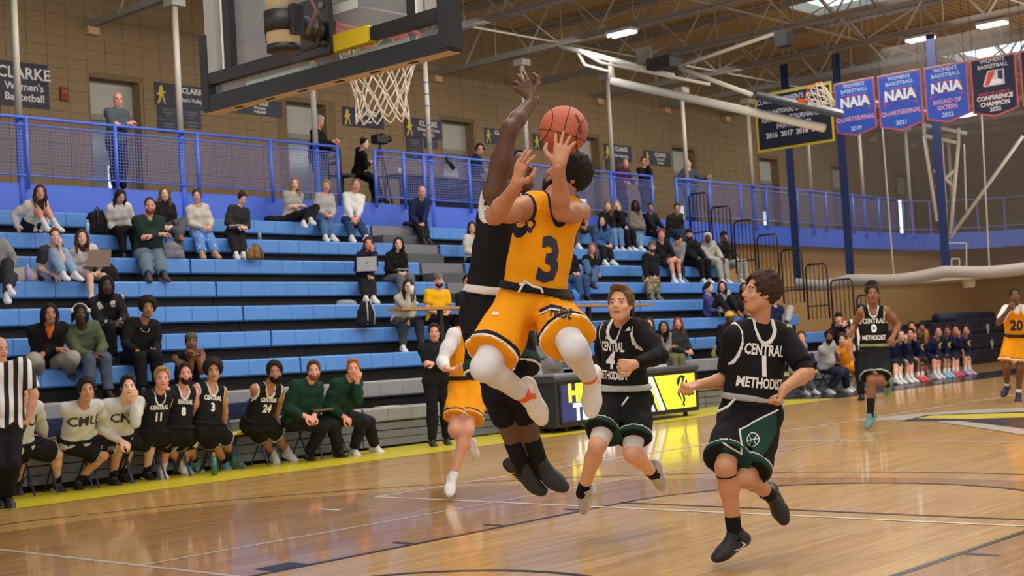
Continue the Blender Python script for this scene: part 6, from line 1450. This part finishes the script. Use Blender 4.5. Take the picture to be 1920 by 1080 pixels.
w19 = C(690, 457, 684, 5, 'woman in navy hooded top with long auburn hair at a silver laptop', 'r', 'long', '4a2c20', 'hoodie:1d2440', 'pants:1c1c1e', 'chinL', feet=[(717, 560), (736, 556)], **WS)
w20 = C(746, 457, 738, 5, 'dark-haired woman in black top and grey leggings holding a notebook', 'p', 'long', '1e1614', 'hoodie:19191b', 'pants:6a6c70', 'write', **WS)
w21 = C(764, 538, 752, 3, 'woman in cream hooded top and glasses holding a white cup', 'p', 'long', '1c1614', 'hoodie:b8b4a4', 'pants:3c4044', 'chinR', feet=[(756, 655), None], glasses=True, **WS)
C(822, 522, 818, 3, 'bearded man in yellow tee and grey cap at the press table', 'l', 'cap', '3a281e', 'tee:f0b416', 'pants:1c1c20', 'lap', beard=.7, hatc='6a7068', **WS)
C(876, 530, 882, 3, 'dark-haired man in black behind a laptop at the press table', 'r', 'short', '17120f', 'tee:232326', 'shorts:1c1c20', 'lap', **WS)
# ---- right block, upper rows
C(1079, 378, 1084, 8, 'person with dark hair and grey leggings beside the shooter\'s shoulder', 'm', 'short', '1a1412', 'tee:1c1c1e', 'pants:4a4c50', 'lap', feet=[(1096, 458), None], **WS)
C(1139, 387, 1136, 8, 'light-haired woman in black jacket and jeans at left of the top row', 'p', 'long', '7a5c40', 'jacket:1b1b1e', 'pants:6a8cb8', 'lap', q=0, **WS)
C(1155, 381, 1160, 8, 'woman in black with long blonde hair in the top row', 'p', 'long', 'a88a5c', 'jacket:17171a', 'pants:1b1b22', 'chinR', q=0, **WS)
C(1190, 383, 1192, 8, 'dark-haired woman in taupe sweater and jeans in the top row', 'd', 'long', '14100f', 'sweater:7a7064', 'pants:6c8cb4', 'lap', feet=[(1180, 460), (1206, 464)], s=.97, q=0, g=1.12, **WS)
C(1219, 387, 1223, 8, 'woman in black hooded top with purple print and tied black hair', 'm', 'bun', '16110f', 'hoodie:17171b', 'pants:1b1b1e', 'knees', q=0, **BS)
C(1269, 392, 1262, 8, 'man in dark olive jacket and glasses, alone at right of the top row', 'r', 'short', '2a2018', 'jacket:2c2c22', 'pants:2c4060', 'lap', glasses=True, **BS)
C(1128, 416, 1130, 7, 'woman in blue denim jacket with long black hair', 'l', 'long', '120e0d', 'jacket:44689e', 'pants:17171a', 'lap', feet=[(1160, 489), (1181, 490)], **WS)
C(1110, 461, 1106, 5, 'woman in black tee with long light brown hair and crossed jeans', 'r', 'long', '7a5a40', 'tee:19191c', 'pants:4c6a90', 'lap', feet=[(1124, 556), (1146, 512)], kn=[(1118, 505), (1098, 492)], **BS)
C(1066, 458, 1068, 5, 'person in black tee with pink lettering, half behind the shooter', 'r', 'short', '2a1c18', 'long:19191c', 'pants:3c567c', 'lap', fem=True, **BS)
C(1222, 461, 1221, 5, 'man in black hooded top, cap and camouflage trousers', 'r', 'cap', '3a2a20', 'hoodie:17181c', dict(kind='pants', c='6a6448', m=pattern('camo', '8a8468', '55563c', 9, .64), loose=.018), 'knees', feet=[(1232, 556), (1250, 552)], beard=.4, hatc='55585a', s=1.02, g=1.1, shoe=('6a6458', '55503c'))
C(1239, 441, 1241, 6, 'red-haired young man in black top leaning forward', 'r', 'short', '8a4a20', 'long:1a1a1d', dict(kind='shorts', c='2a2a2c', len=.8), 'clasp', **WS)
C(1271, 452, 1268, 6, 'young man in grey hooded top looking down', 'l', 'short', '241a15', 'hoodie:8e9092', 'pants:19191c', 'clasp', face='down', feet=[(1270, 526), (1290, 526)], shoe=('5a7aa8', WHT))
C(1291, 440, 1296, 6, 'bearded man in black coat and dark beanie', 't', 'beanie', '1a1412', 'jacket:151517', 'pants:151517', 'knees', hatc='22202a', beard=.8, g=1.1, **WS)
C(1326, 449, 1330, 6, 'man with white hood up and pale joggers', 'd', 'hood', '100c0b', dict(kind='hoodie', c='b8b8b4', hoodie=True), 'pants:a8a89c', 'clasp', hatc='b8b8b4', **WS)
C(1356, 442, 1366, 6, 'man in black cap and patterned dark jacket, hand over mouth', 'm', 'cap', '14100f', dict(kind='jacket', c='2a2426', m=pattern('blot', '1d1a1c', '55403c', 10, .56), collar=True, e=.022), 'pants:b4b4a8', 'chinR', hatc='141416', **WS)
C(1328, 540, 1328, 3, 'woman in purple long sleeves with dark ponytail, turned right', 'p', 'ponytail', '2a1c18', 'long:4a4a86', 'pants:1b1b1e', 'lap', 'up', face=(.9, .0, .4), turn=.5, q=0, **TS)
C(1353, 538, 1362, 3, 'woman in pale hooded top beside the woman in purple', 'r', 'long', '241a17', 'hoodie:a8acb0', 'pants:1b1b1e', 'lap', 'up', q=0, **TS)
C(1394, 541, 1392, 3, 'dark curly-haired woman in black behind player number 1', 'm', 'long', '1a1210', 'sweater:17171a', 'pants:17171a', 'lap', q=0, **BS)
C(1450, 556, 1458, 2, 'person in navy top with grey trousers crossed, behind player number 1', 'l', 'short', '2a1c18', 'sweater:1a2240', 'pants:a0a4a4', 'lap', feet=[(1472, 640), (1503, 594)], kn=[(1478, 615), (1484, 574)], **BS)
C(1367, 596, 1360, 1, 'man in yellow beanie and black puffer coat', 'd', 'beanie', '14100f', dict(kind='jacket', c='17171b', collar=True, e=.035), 'pants:17171a', 'lap', hatc='d8b43a', face=(.4, 0, .8), **BS)
C(1216, 606, 1214, 1, 'brown-haired woman in grey top, left of three behind the scorer table', 'p', 'long', '3a2a22', 'sweater:7e8084', 'pants:3c4048', 'lap', q=1, **BS)
C(1243, 615, 1243, 1, 'black-haired woman in grey top and olive trousers, middle of three', 'm', 'long', '14100f', 'sweater:8a8a86', 'pants:6a6a4e', 'cross', q=1, **BS)
C(1270, 606, 1276, 1, 'woman with long red hair, dark jacket and bright blue jeans', 'r', 'long', '7a3420', 'jacket:2c3034', 'pants:5a8cd8', 'lap', feet=[(1316, 696), (1330, 706)], **TS)
C(1571, 600, 1572, 1, 'person in black hooded top with hands at mouth, behind the right bench', 'l', 'beanie', '14100f', 'hoodie:141417', 'pants:17171a', 'pray', hatc='141418', q=0, **BS)
# people seated behind the scorer table
for a in ((990, 645, 992, 'man in orange cap and grey shirt behind the scorer table', 'r', 'cap', '5a4030', 'tee:9a9ca0', 'c87838'), (1034, 640, 1030, 'person in grey hooded coat at the left end of the scorer table', 'l', 'hood', '2a2a2c', 'hoodie:6e6a64', '8c90a0')):
    C(a[0], a[1], a[2], None, a[3], a[4], a[5], a[6], a[7], 'pants:2a2a2e', 'lap', Y=9.35, z=.45, fz=.0, hatc=a[8], **BS)
C(1089, 650, 1092, 0, 'woman in purple top behind the scorer table, beside the shooter\'s knee', 'r', 'ponytail', '3a261c', 'tee:6a4a9a', 'pants:1c1c20', 'lap', **BS)
# ---- visiting bench
def bench(hx, hy, hipx, label, sk, hair, hc, top, bot, arms, feet, Y=8.98, q=2, s=1.05, **kw):
    o = C(hx, hy, hipx, None, label, sk, hair, hc, top, bot, arms, feet=feet, Y=Y, z=.46, fz=0., q=q, s=s, turn=kw.pop('turn', -.1), **kw)
    return o
BSH = dict(kind='shorts', c='141517', len=.82, flare=.106, wb='17181a', bands=[(0, .02)], bandc=['b8b8b4'])
CMU = lambda: dict(kind='long', c='c2c2c0', e=.016, sleeve=1.95, loose=.004)
TANK = lambda **k: dict(kind='tank', c='17181a', trim='d8d8d4', hem=.0, **k)
wmk = mat('e6e6e2', .6); dkp = mat('26282c', .7)
def jprint(o, num):
    print_on(o['jersey'], 'team_print', 'CENTRAL', o['P'], .72, .07, wmk, o['s'], .003, sx=.75); print_on(o['jersey'], 'number_print', num, o['P'], .50, .13, wmk, o['s'], .005, sx=.85)
o = bench(41, 733, 30, 'bench player in white long sleeves behind the referee', 'l', 'short', '2a1c14', CMU(), BSH, 'clasp', [(34, 928), (108, 922)], shoe=('2c2c30', WHT), sock='17181a'); print_on(o['jersey'], 'team_print', 'CMU', o['P'], .66, .16, dkp, 1.05, .004)
o = bench(160, 737, 142, 'bench player in white CMU long sleeves with dark flat-top hair', 't', 'curly', '17110f', CMU(), BSH, 'clasp', [(146, 918), (212, 910)], shoe=('1a1a1c', '1a1a1c'), lace='d8502a', sock='17181a', beard=.2); print_on(o['jersey'], 'team_print', 'CMU', o['P'], .66, .16, dkp, 1.05, .004)
o = bench(238, 730, 218, 'bench player in white CMU long sleeves, fist at chin', 'p', 'short', '221812', CMU(), BSH, 'chinL', [(232, 904), (276, 900)], shoe=('1a1a1c', 'd8d8d8'), sock='17181a'); print_on(o['jersey'], 'team_print', 'CMU', o['P'], .66, .15, dkp, 1.05, .004)
o = bench(302, 712, 282, 'blond bench player in black jersey with tee underneath', 'r', 'fluffy', 'a07c4c', TANK(under=('151517', .75)), BSH, 'clasp', [(304, 896), (352, 886)], **WS); jprint(o, '11')
o = bench(346, 701, 330, 'bearded bench player in black jersey number 8 holding a towel', 'r', 'short', '2a1c15', TANK(), BSH, 'clasp', [(352, 888), (378, 878)], shoe=('7aa8a4', '5a8884'), beard=.5, sock='17181a'); jprint(o, '8'); o8 = o
o = bench(399, 690, 386, 'smiling curly-haired bench player in black jersey number 3', 't', 'afro', '1c1412', TANK(), BSH, 'clasp', [(424, 880), (446, 876)], shoe=('6a9a96', WHT), beard=.2, sock='17181a'); jprint(o, '3')
o = bench(513, 701, 480, 'bearded bench player in black jersey number 24', 'm', 'curly', '130f0e', TANK(), BSH, 'clasp', [(516, 868), (554, 862)], s=1.08, beard=.9, **WS); jprint(o, '24')
GP = lambda: dict(kind='long', c='17382c', e=.018, collar=True, sleeve=1.9)
o26 = bench(586, 697, 556, 'coach in dark green pullover writing on a clipboard', 'r', 'short', '4a3424', GP(), 'pants:1a1a1c', 'write', [(580, 864), (636, 858)], beard=.4, bc='7a4a30', **BS)
o = bench(660, 694, 632, 'red-haired coach in dark green pullover resting chin on hand', 'r', 'short', '9a5a30', GP(), 'pants:1c1c1e', 'chinL', [(664, 854), (704, 848)], **WS)
_bx = [float(aty(h, 800, 8.98)[0]) for h in (30, 142, 218, 282, 330, 386, 480, 556, 632)]
_bl = ['the white-sleeved player behind the referee', 'the white-sleeved player with dark flat-top hair', 'the white-sleeved player with fist at chin', 'the blond black-jersey player', 'the bearded player holding a towel', 'the smiling curly-haired player', 'the heavily bearded dark-haired player', 'the coach with the clipboard', 'the red-haired coach']
for i, x in enumerate(_bx): chair(x, 9.02, 'yellow striped folding chair under '+_bl[i], 'visiting bench chairs')
chair(float(aty(432, 800, 8.98)[0]), 9.02, 'empty folding chair with yellow striped seat between bench players', 'visiting bench chairs')
# ---- home bench, far right
NW = lambda: dict(kind='long', c='20284a', e=.016, sleeve=1.9)
GSH = dict(kind='shorts', c='2c3040', len=.8, flare=.105)
def hb(hx, hy, hipx, label, sk, hair, hc, top, bot, arms, feet, Y=9.25, **kw):
    o = C(hx, hy, hipx, None, label, sk, hair, hc, top, bot, arms, feet=feet, Y=Y, z=kw.pop('z', .46), fz=0., q=kw.pop('q', 1), s=kw.pop('s', 1.0), turn=0., **kw); return o
hb(1501, 634, 1494, 'young man in grey hooded top and grey trousers nearest on the home bench', 'l', 'short', '4a3426', 'hoodie:8a8c8e', 'pants:8a8a86', 'clasp', [(1510, 742), (1536, 739)], Y=9.1, **WS)
hb(1553, 634, 1548, 'bearded man in light grey polo and dark jeans on the home bench', 'b', 'curly', '120e0d', 'polo:a8acae', 'pants:2a3042', 'clasp', [(1556, 738), (1588, 735)], Y=9.1, beard=.9, g=1.1, **WS)
hb(1578, 640, 1584, 'curly-haired player in orange jersey on the home bench', 'l', 'curly', '3a2418', 'tank:e08c18', dict(kind='shorts', c=ORANGE, len=.8), 'clasp', [(1594, 732), (1610, 730)], Y=9.2, **WS)
hl = [(1688, 632, 1680, 'navy-topped player nearest the far shooter, hand on mouth', 'l', 'fade', 'chinL', [(1690, 738), (1702, 736)], WHT), (1705, 629, 1700, 'navy-topped bench player with dark hair, fist at mouth', 'r', 'fluffy', 'chinL', [(1716, 733), (1728, 731)], WHT),
      (1723, 634, 1720, 'navy-topped bench player with red shoes', 'b', 'fade', 'clasp', [(1738, 730), (1750, 728)], 'e0484c'), (1760, 632, 1752, 'navy-topped bench player looking down the bench', 'r', 'short', 'clasp', [(1764, 726), (1776, 724)], WHT),
      (1776, 629, 1770, 'navy-topped bench player with curly dark hair', 'm', 'curly', 'clasp', [(1786, 722), (1796, 720)], '8ac8e8'), (1792, 629, 1786, 'light-haired navy-topped bench player, hand at chin', 'r', 'fluffy', 'chinR', [(1802, 718), (1812, 716)], 'e04468'),
      (1810, 622, 1808, 'navy-topped player at the far end of the home bench', 'r', 'curly', 'clasp', [(1824, 713), (1836, 711)], 'c8a8d0')]
for i, (hx, hy, hpx, lb, sk, hr, ar, ft, shc) in enumerate(hl):
    o = hb(hx, hy, hpx, lb, sk, hr, '2a1c15', NW(), GSH, ar, ft, Y=9.5+.02*i, shoe=(shc, WHT), sock='d0d0d0', s=1.02)
    if i > 1: print_on(o['jersey'], 'chest_print', 'C', o['P'], .62, .18, GOLD, 1.0, .01)
hb(1708, 614, 1706, 'player seated in the row behind, hand on mouth', 'r', 'short', '3a261a', 'tee:c8ccd0', GSH, 'chinR', None, Y=10.1, q=0, z=.52, **WS)
hb(1728, 617, 1730, 'player in orange behind the navy-topped bench players', 'm', 'curly', '1a1412', 'tee:e89420', GSH, 'lap', None, Y=10.1, q=0, z=.52, **WS)
for i, h in enumerate((1494, 1548, 1584, 1680, 1700, 1720, 1752, 1770, 1786, 1808)):
    yy = 9.12 if h < 1600 else 9.52; chair(float(aty(h, 690, yy)[0]), yy+.03, '%s folding chair from the near end of the home bench' % ordn[i], 'home bench chairs')
# ---- standing figures
def STD(hx, footpx, label, sk, hair, hc, top, bot, arms='down', turn=-.3, s=1., base=None, lean=0., face=None, q=1, **kw):
    b = atz(*footpx) if base is None else np.asarray(base, float)
    P = stand_pose(0, 0, s, b, turn, arms, lean)
    if face is not None: P['hf'] = unit(CR*face[0]+V(0, 0, 1)*face[1]+TC*face[2])
    O = dict(skin=SK.get(sk, sk), hair=hair, hc=hc, top=gar(top, 0), bot=gar(bot, 0), sock='17181a'); O.update(kw)
    return person(P, O, s, q, label)
STD(816, (825, 836), 'man in black pullover standing with arms folded by the bleachers', 'r', 'short', '2e2018', 'jacket:191b20', 'pants:17181b', 'cross', turn=-.5, s=1.0, q=2, shoe=('1c1c20', 'c8c8c4'))
# official at the left edge
def fixr(P): look(P, .6, -.05, .5); P['hnL'] = CR; P['hdL'] = unit(-CR*.9-CU*.4+TC*.2)
PR = hero_pose(14.6, 1.02, dict(pel=(8, 795), neck=(8, 672, -1), head=(-4, 642, -1), shR=(-24, 684, -1), shL=(42, 684, -1), elR=(-36, 735, 1), wrR=(-20, 775, -1), elL=(74, 765, -1), wrL=(52, 792, -1),
    hpR=(-6, 800, -1), hpL=(22, 800, -1), knR=(-4, 872, -1), anR=(-6, 930, 1), toR=(2, 944, -1), knL=(22, 872, -1), anL=(14, 930, 1), toL=(24, 944, -1)), fixr)
_u, _r, _f, _T = frames(PR)
person(PR, dict(skin='c89478', hair='none', browc='3a2a20', beard=.2, bc='6a5040', top=dict(kind='tee', c=BLK, m=pattern('stripe', '141416', 'dcdcdc', 11, .5, tuple(_r)), collar=True, sleeve=.8, e=.02), bot=dict(kind='pants', c='141416', loose=.012), sock='141416', curl=[.4, .7], g=1.15, **BS), 1.02, 2, 'referee in striped shirt standing at the left picture edge')
P2 = stand_pose(0, 0, 1.0, atz(1626, 750), 2.4, 'down'); _u, _r, _f, _T = frames(P2); P2['hf'] = _f
person(P2, dict(skin='c89478', hair='short', top=dict(kind='tee', c=BLK, m=pattern('stripe', '141416', 'dcdcdc', 11, .5, tuple(_r)), collar=True, sleeve=.8, e=.02), bot=dict(kind='pants', c='141416'), sock='141416', **BS), 1.0, 1, 'referee in striped shirt seen from behind, beyond player number 0')
# ---- people on the track deck
def deck(px, Y, s=1.): x = float(aty(px, 300, Y)[0]); return V(x, Y, 4.38+SZ(x))
STD(0, None, 'grey-bearded man in grey jacket leaning on the left guard rail', 'r', 'none', '8a8078', 'jacket:4e565e', 'pants:1c2444', 'cross', turn=.1, base=deck(221, 15.85), lean=.12, s=1.02, face=(.45, -.05, .8), glasses=True, beard=.3, bc='8a8480', browc='6a6058', **BS)
o27 = STD(0, None, 'white-haired man in black hooded top looking at a phone by the rail', 'r', 'short', 'b0aca4', 'hoodie:141416', 'pants:3c527c', 'phone', turn=.45, base=deck(596, 15.9), lean=.10, s=1.02, g=1.1, face=(.75, -.45, .4), **BS)
STD(0, None, 'person in black standing on the deck, hand at mouth', 'l', 'short', '1a1412', 'hoodie:161618', 'pants:1c2438', 'chinL', turn=-.1, base=deck(1206, 15.95), s=.97, **BS)
STD(0, None, 'man in maroon jacket bent over the middle guard rail', 'r', 'buzz', '8a7a6c', 'jacket:4a1c30', 'pants:1c2438', 'rail', turn=-.1, base=deck(1164, 16.0), s=.93, lean=.35, **BS)
STD(0, None, 'man in grey-blue pullover leaning one arm on the right guard rail', 'l', 'short', '2a1c15', 'long:3c4c58', 'pants:2a4470', 'railL', turn=-.2, base=deck(1289, 15.9), s=1.02, face=(-.5, 0, .8), **BS)
def DK(hx, hy, hipx, Y, z, label, *a, **k):
    x = float(aty(hipx, 300, Y)[0]); return C(hx, hy, hipx, None, label, *a, Y=Y, z=z+SZ(x), fz=4.55+SZ(x), **k)
DK(682, 270, 672, 16.4, 5.1, 'camera operator in black seated on the bar chair', 'p', 'bun', '1c1513', 'long:151517', 'pants:151517', 'phone', turn=1.3, face=(.9, -.05, .3), **BS)
o29 = DK(898, 279, 888, 16.6, 5.18, 'man in navy jacket with headset at the announcer table', 'r', 'short', '1c1513', 'jacket:1a2238', 'pants:2a3044', 'phone', turn=.5, face=(.3, -.1, .9), glasses=True, **BS)
# ------------------------------------------------------------------ belongings
def put(name, label, cat, px, py, w, fn):
    c = atw(px, py, w) if w else None; t = thing(name, label, cat, tuple(c)); fn(t, c); return t
def laptop(label, c, fwd, w=.34, lid='b8bcc0', stickers=False, ang=.25):
    t = thing('laptop', label, 'laptop', tuple(c)); f = unit(V(fwd[0], fwd[1], 0)); r = np.cross(f, V(0, 0, 1)); m = mat(lid, .4, metal=.3); U = V(0, 0, 1)
    MB().prism([c-r*w/2-f*.12, c+r*w/2-f*.12, c+r*w/2+f*.12, c-r*w/2+f*.12], U*.018).build('base', m, t)
    l = unit(U+f*ang); o = c+f*.12+U*.018; MB().prism([o-r*w/2, o+r*w/2, o+r*w/2+l*.23, o-r*w/2+l*.23], f*.008).build('lid', m, t)
    k = o+f*.0085+l*.12; MB().prism([k-r*.02-l*.02, k+r*.02-l*.02, k+r*.02+l*.02, k-r*.02+l*.02], f*.001).build('lid_badge', mat('8a8e92', .4), t)
    if stickers:
        for a, b_, cc in ((-.08, .05, '3c6a58'), (.05, .07, '4a4a9a'), (.0, -.05, 'c86a3a'), (-.03, .0, '2a2a2a'), (.1, -.03, 'd8b43a')): q = o+r*a+l*(.12+b_)+f*.0085; MB().prism([q-r*.022-l*.018, q+r*.022-l*.018, q+r*.022+l*.018, q-r*.022+l*.018], f*.001).build('sticker', mat(cc, .5), t)
    return t
def lapc(o, d=.30, u=.16): P = o['P']; f = V(P['knR'][0]+P['knL'][0]-2*P['pel'][0], P['knR'][1]+P['knL'][1]-2*P['pel'][1], 0); f = unit(f); k = (P['knR']+P['knL'])/2; c = P['pel']*.35+k*.65; c[2] = max(k[2], P['pel'][2])+.095*o['s']; return c, f
c, f = lapc(w8); laptop('brown-grey laptop open on the lap of the woman in white sweatshirt', c+V(.05, 0, .02), f, lid='a08878', ang=.35)
c, f = lapc(w19); laptop('silver laptop open on the lap of the woman in navy', c, f, lid='c4c6c8')
c = V(float(aty(890, 560, 11.0)[0]), 11.0, 2.08+SZ(14)); laptop('tan laptop with stickers open on the press table', c, (0, -1, 0), lid='a89880', stickers=True, ang=.1)
for o_, lb, col in ((w5, 'white notebook on the lap of the woman with a hair bun', 'd8d4cc'), (w20, 'grey notebook held by the woman in grey leggings', '9a9ca0')):
    c, f = lapc(o_); r_ = np.cross(f, V(0, 0, 1)); MBn = MB(); MBn.prism([c-r_*.12-f*.09, c+r_*.12-f*.09, c+r_*.12+f*.09+V(0, 0, .03), c-r_*.12+f*.09+V(0, 0, .03)], (0, 0, .012)); tag(MBn.build('notebook', mat(col, .6)), lb, 'notebook')
P_ = o26['P']; c, f = lapc(o26); r_ = np.cross(f, V(0, 0, 1)); m_ = MB(); m_.prism([c-r_*.22-f*.12, c+r_*.22-f*.12, c+r_*.22+f*.16, c-r_*.22+f*.16], (0, 0, .012)); t = thing('clipboard', 'brown clipboard on the knees of the writing coach', 'clipboard', tuple(c)); m_.build('board', mat('8a6a48', .6), t); MB().prism([c-r_*.05-f*.12, c+r_*.05-f*.12, c+r_*.05-f*.09, c-r_*.05-f*.09], (0, 0, .022)).build('clip', STEEL, t)
P_ = w21['P']; c = P_['wrR']+unit(P_['hdR'])*.08+np.cross(*[unit(P_['hdR']), V(0, 0, 1)])*0; t = thing('cup', 'white takeaway cup in the hand of the woman in cream', 'cup', tuple(c)); MB().tube(c+V(-.0, -.05, -.06), c+V(0, -.05, .07), .033, 12, .043).build('cup_body', mat('e0e0dc', .5), t, True); MB().tube(c+V(0, -.05, .07), c+V(0, -.05, .085), .046, 12, .04).build('cup_lid', mat('eeeeea', .4), t, True)
# towel in the hands of number 8
P_ = o8['P']; F = Field(P_['wrL']-.22, P_['wrL']+.2, .011); k_ = P_['wrL']+V(.03, -.08, .0)
F.ell(k_, (.09, .07, .06), None, .03); F.cone(k_+V(-.03, -.03, 0), k_+V(-.05, -.05, -.19), .035, .03, .03); F.cone(k_+V(.05, 0, .02), k_+V(.08, -.04, -.05), .04, .03, .03); F.noise(.008, 55, 2)
pp, qq = F.mesh(); tag(mesh_obj('towel', pp, qq, cloth('dcdcd8'), None, None, True, loc=tuple(k_-V(0, 0, .1))), 'white towel hanging from the hands of player number 8', 'towel')
# headphones and headset
for o_, lb, col in ((c11, 'white headphones on the man in olive sweatshirt', 'd8d4d0'), (o29, 'black headset on the man at the announcer table', '17171a')):
    X = o_['X']; t = thing('headphones', lb, 'headphones', tuple(X(0, .1, 0))); top_ = .045 if col[0] == 'd' else 0
    MB().path([X(.1*math.sin(a), .03+.105*math.cos(a), -.01) for a in np.linspace(-1.5, 1.5, 11)], .009, 6).build('headband', mat(col, .5), t, True)
    for q in (-1, 1): v, qd = ball(X(q*.1, top_-.005, .0), .034, 10, 8); mesh_obj('ear_cup', v, qd, mat(col, .6), t, smooth=True)
# phone for the white-haired man
def row_at(px, row, off=.14):
    Y = YR(row)+off; x = float(aty(px, 540, Y)[0]); z = ZR(row)+SZ(x); x = float(aty(px, pix((x, Y, z))[1], Y)[0]); return V(x, Y, z)
def bag(name, label, cat, px, row, size, col, seed=1, off=.14, straps=None, nz=.012):
    c = row_at(px, row, off); a, b_, h = size; F = Field(c-V(a, b_, 0)*1.3, c+V(a*1.3, b_*1.3, h*1.25), .02)
    F.ell(c+V(0, 0, h*.42), (a, b_, h*.55), None, .03); F.cone(c+V(-a*.6, 0, h*.2), c+V(a*.6, 0, h*.2), b_*.8, b_*.8, .05); F.noise(nz, 30, seed); F.plane(c+V(0, 0, .003), V(0, 0, -1))
    t = thing(name, label, cat, tuple(c)); smooth_part('bag_body' if 'bag' in name or 'pack' in name else 'fabric', F, cloth(col), t)
    if straps:
        for q in (-.07, .07): MB().path([c+V(q, -b_*.9, h*.1), c+V(q*1.1, -b_*1.12, h*.5), c+V(q*.5, -b_*.6, h*.98)], .012, 6).build('strap', mat(straps, .7), t, True)
        MB().path([c+V(-.04, 0, h*.97), c+V(0, 0, h*1.1), c+V(.04, 0, h*.97)], .01, 6).build('handle', mat(straps, .7), t, True)
    return t
bag('backpack', 'black backpack with pale stripe leaning by the woman in cream', 'bag', 688, 3, (.17, .11, .44), '1d1e20', straps='a8aaac', off=-.12)
bag('backpack', 'black backpack on the seat left of the woman in white hooded top', 'bag', 184, 7, (.20, .14, .42), '19191b', straps='2a2a2c')
bag('coat', 'black coat heaped on the seat behind the laptop woman', 'coat', 196, 5, (.2, .14, .34), '1c1c1f', 4)
bag('blanket', 'grey blanket hanging beside the big bearded man', 'blanket', 322, 6, (.17, .16, .30), '7c7c88', 5)
bag('handbag', 'tan leather handbag by the feet of the woman with a hair bun', 'bag', 478, 6, (.15, .10, .24), '8a6a3c', 6, off=-.1, straps='6a4e2c')
bag('coat', 'black coat lying on the top row left of the blonde woman', 'coat', 518, 8, (.24, .12, .08), '151517', 7)
bag('jacket_heap', 'grey jacket lying on the tread left of the navy-topped woman', 'jacket', 650, 4, (.16, .1, .07), '8a94a0', 8, off=.3)
bag('blue_bag', 'bright blue bag beside the crossed-leg woman in jeans', 'bag', 1074, 4, (.15, .12, .24), '3a8ae0', 9)
bag('coat', 'cream coat heaped behind the person at the left edge', 'coat', 40, 5, (.28, .14, .22), 'b4aea0', 10, off=.2)
bag('shoe_bag', 'small black bag on the aisle step beside the navy-jacketed man', 'bag', 765, 8, (.11, .08, .09), '17171a', 11, off=-.05)
bag('coat', 'mustard coat heaped left of the yellow beanie', 'coat', 1348, 1, (.14, .12, .26), 'a89a50', 12, off=.3)
def bottle(label, c, h, r, col, cap, cat='bottle'):
    t = thing('bottle', label, cat, tuple(c)); U = V(0, 0, 1)
    MB().tube(c, c+U*h*.78, r, 14).build('bottle_body', mat(col, .3), t, True); MB().tube(c+U*h*.78, c+U*h*.88, r, 14, r*.55).build('bottle_shoulder', mat(col, .3), t, True); MB().tube(c+U*h*.86, c+U*h, r*.5, 12).build('cap', mat(cap, .5), t, True)
bottle('pale blue bottle standing left of the woman in white hooded top', row_at(165, 7, .1), .24, .036, '8ab4e0', 'a8c8e8'); bottle('lilac bottle beside the person at the left edge', row_at(53, 5, .05), .24, .036, 'a89ad8', 'c8b8e8')
bottle('small grey-green bottle on the row right of the crossed white shoe', row_at(487, 7, .05), .16, .03, '8aa0a4', '4a8a5a'); bottle('green squeeze bottle with orange cap on the floor by the bench', atz(402, 892, 0), .28, .037, '2c6a50', 'd8603a'); bottle('second green squeeze bottle with orange cap behind the player\'s shoe', atz(440, 880, 0), .27, .035, '2c6a50', 'd8603a')
bottle('clear cup with red drink on the tread below the laptop', row_at(225, 4, .45), .15, .04, 'b8a8a4', 'c84a48', 'cup')
tag(MB().box(row_at(745, 0, 0)+V(-.25, .02, .0), row_at(745, 0, 0)+V(.1, .22, .012)).build('paper_stack', mat('d0d2d6', .6)), 'sheet of paper on the lower grey bench beside the standing man', 'papers')
print('TOTAL TIME', time.time()-T0, 'tris', sum(len(o.data.polygons) for o in bpy.data.objects if o.type == 'MESH'))
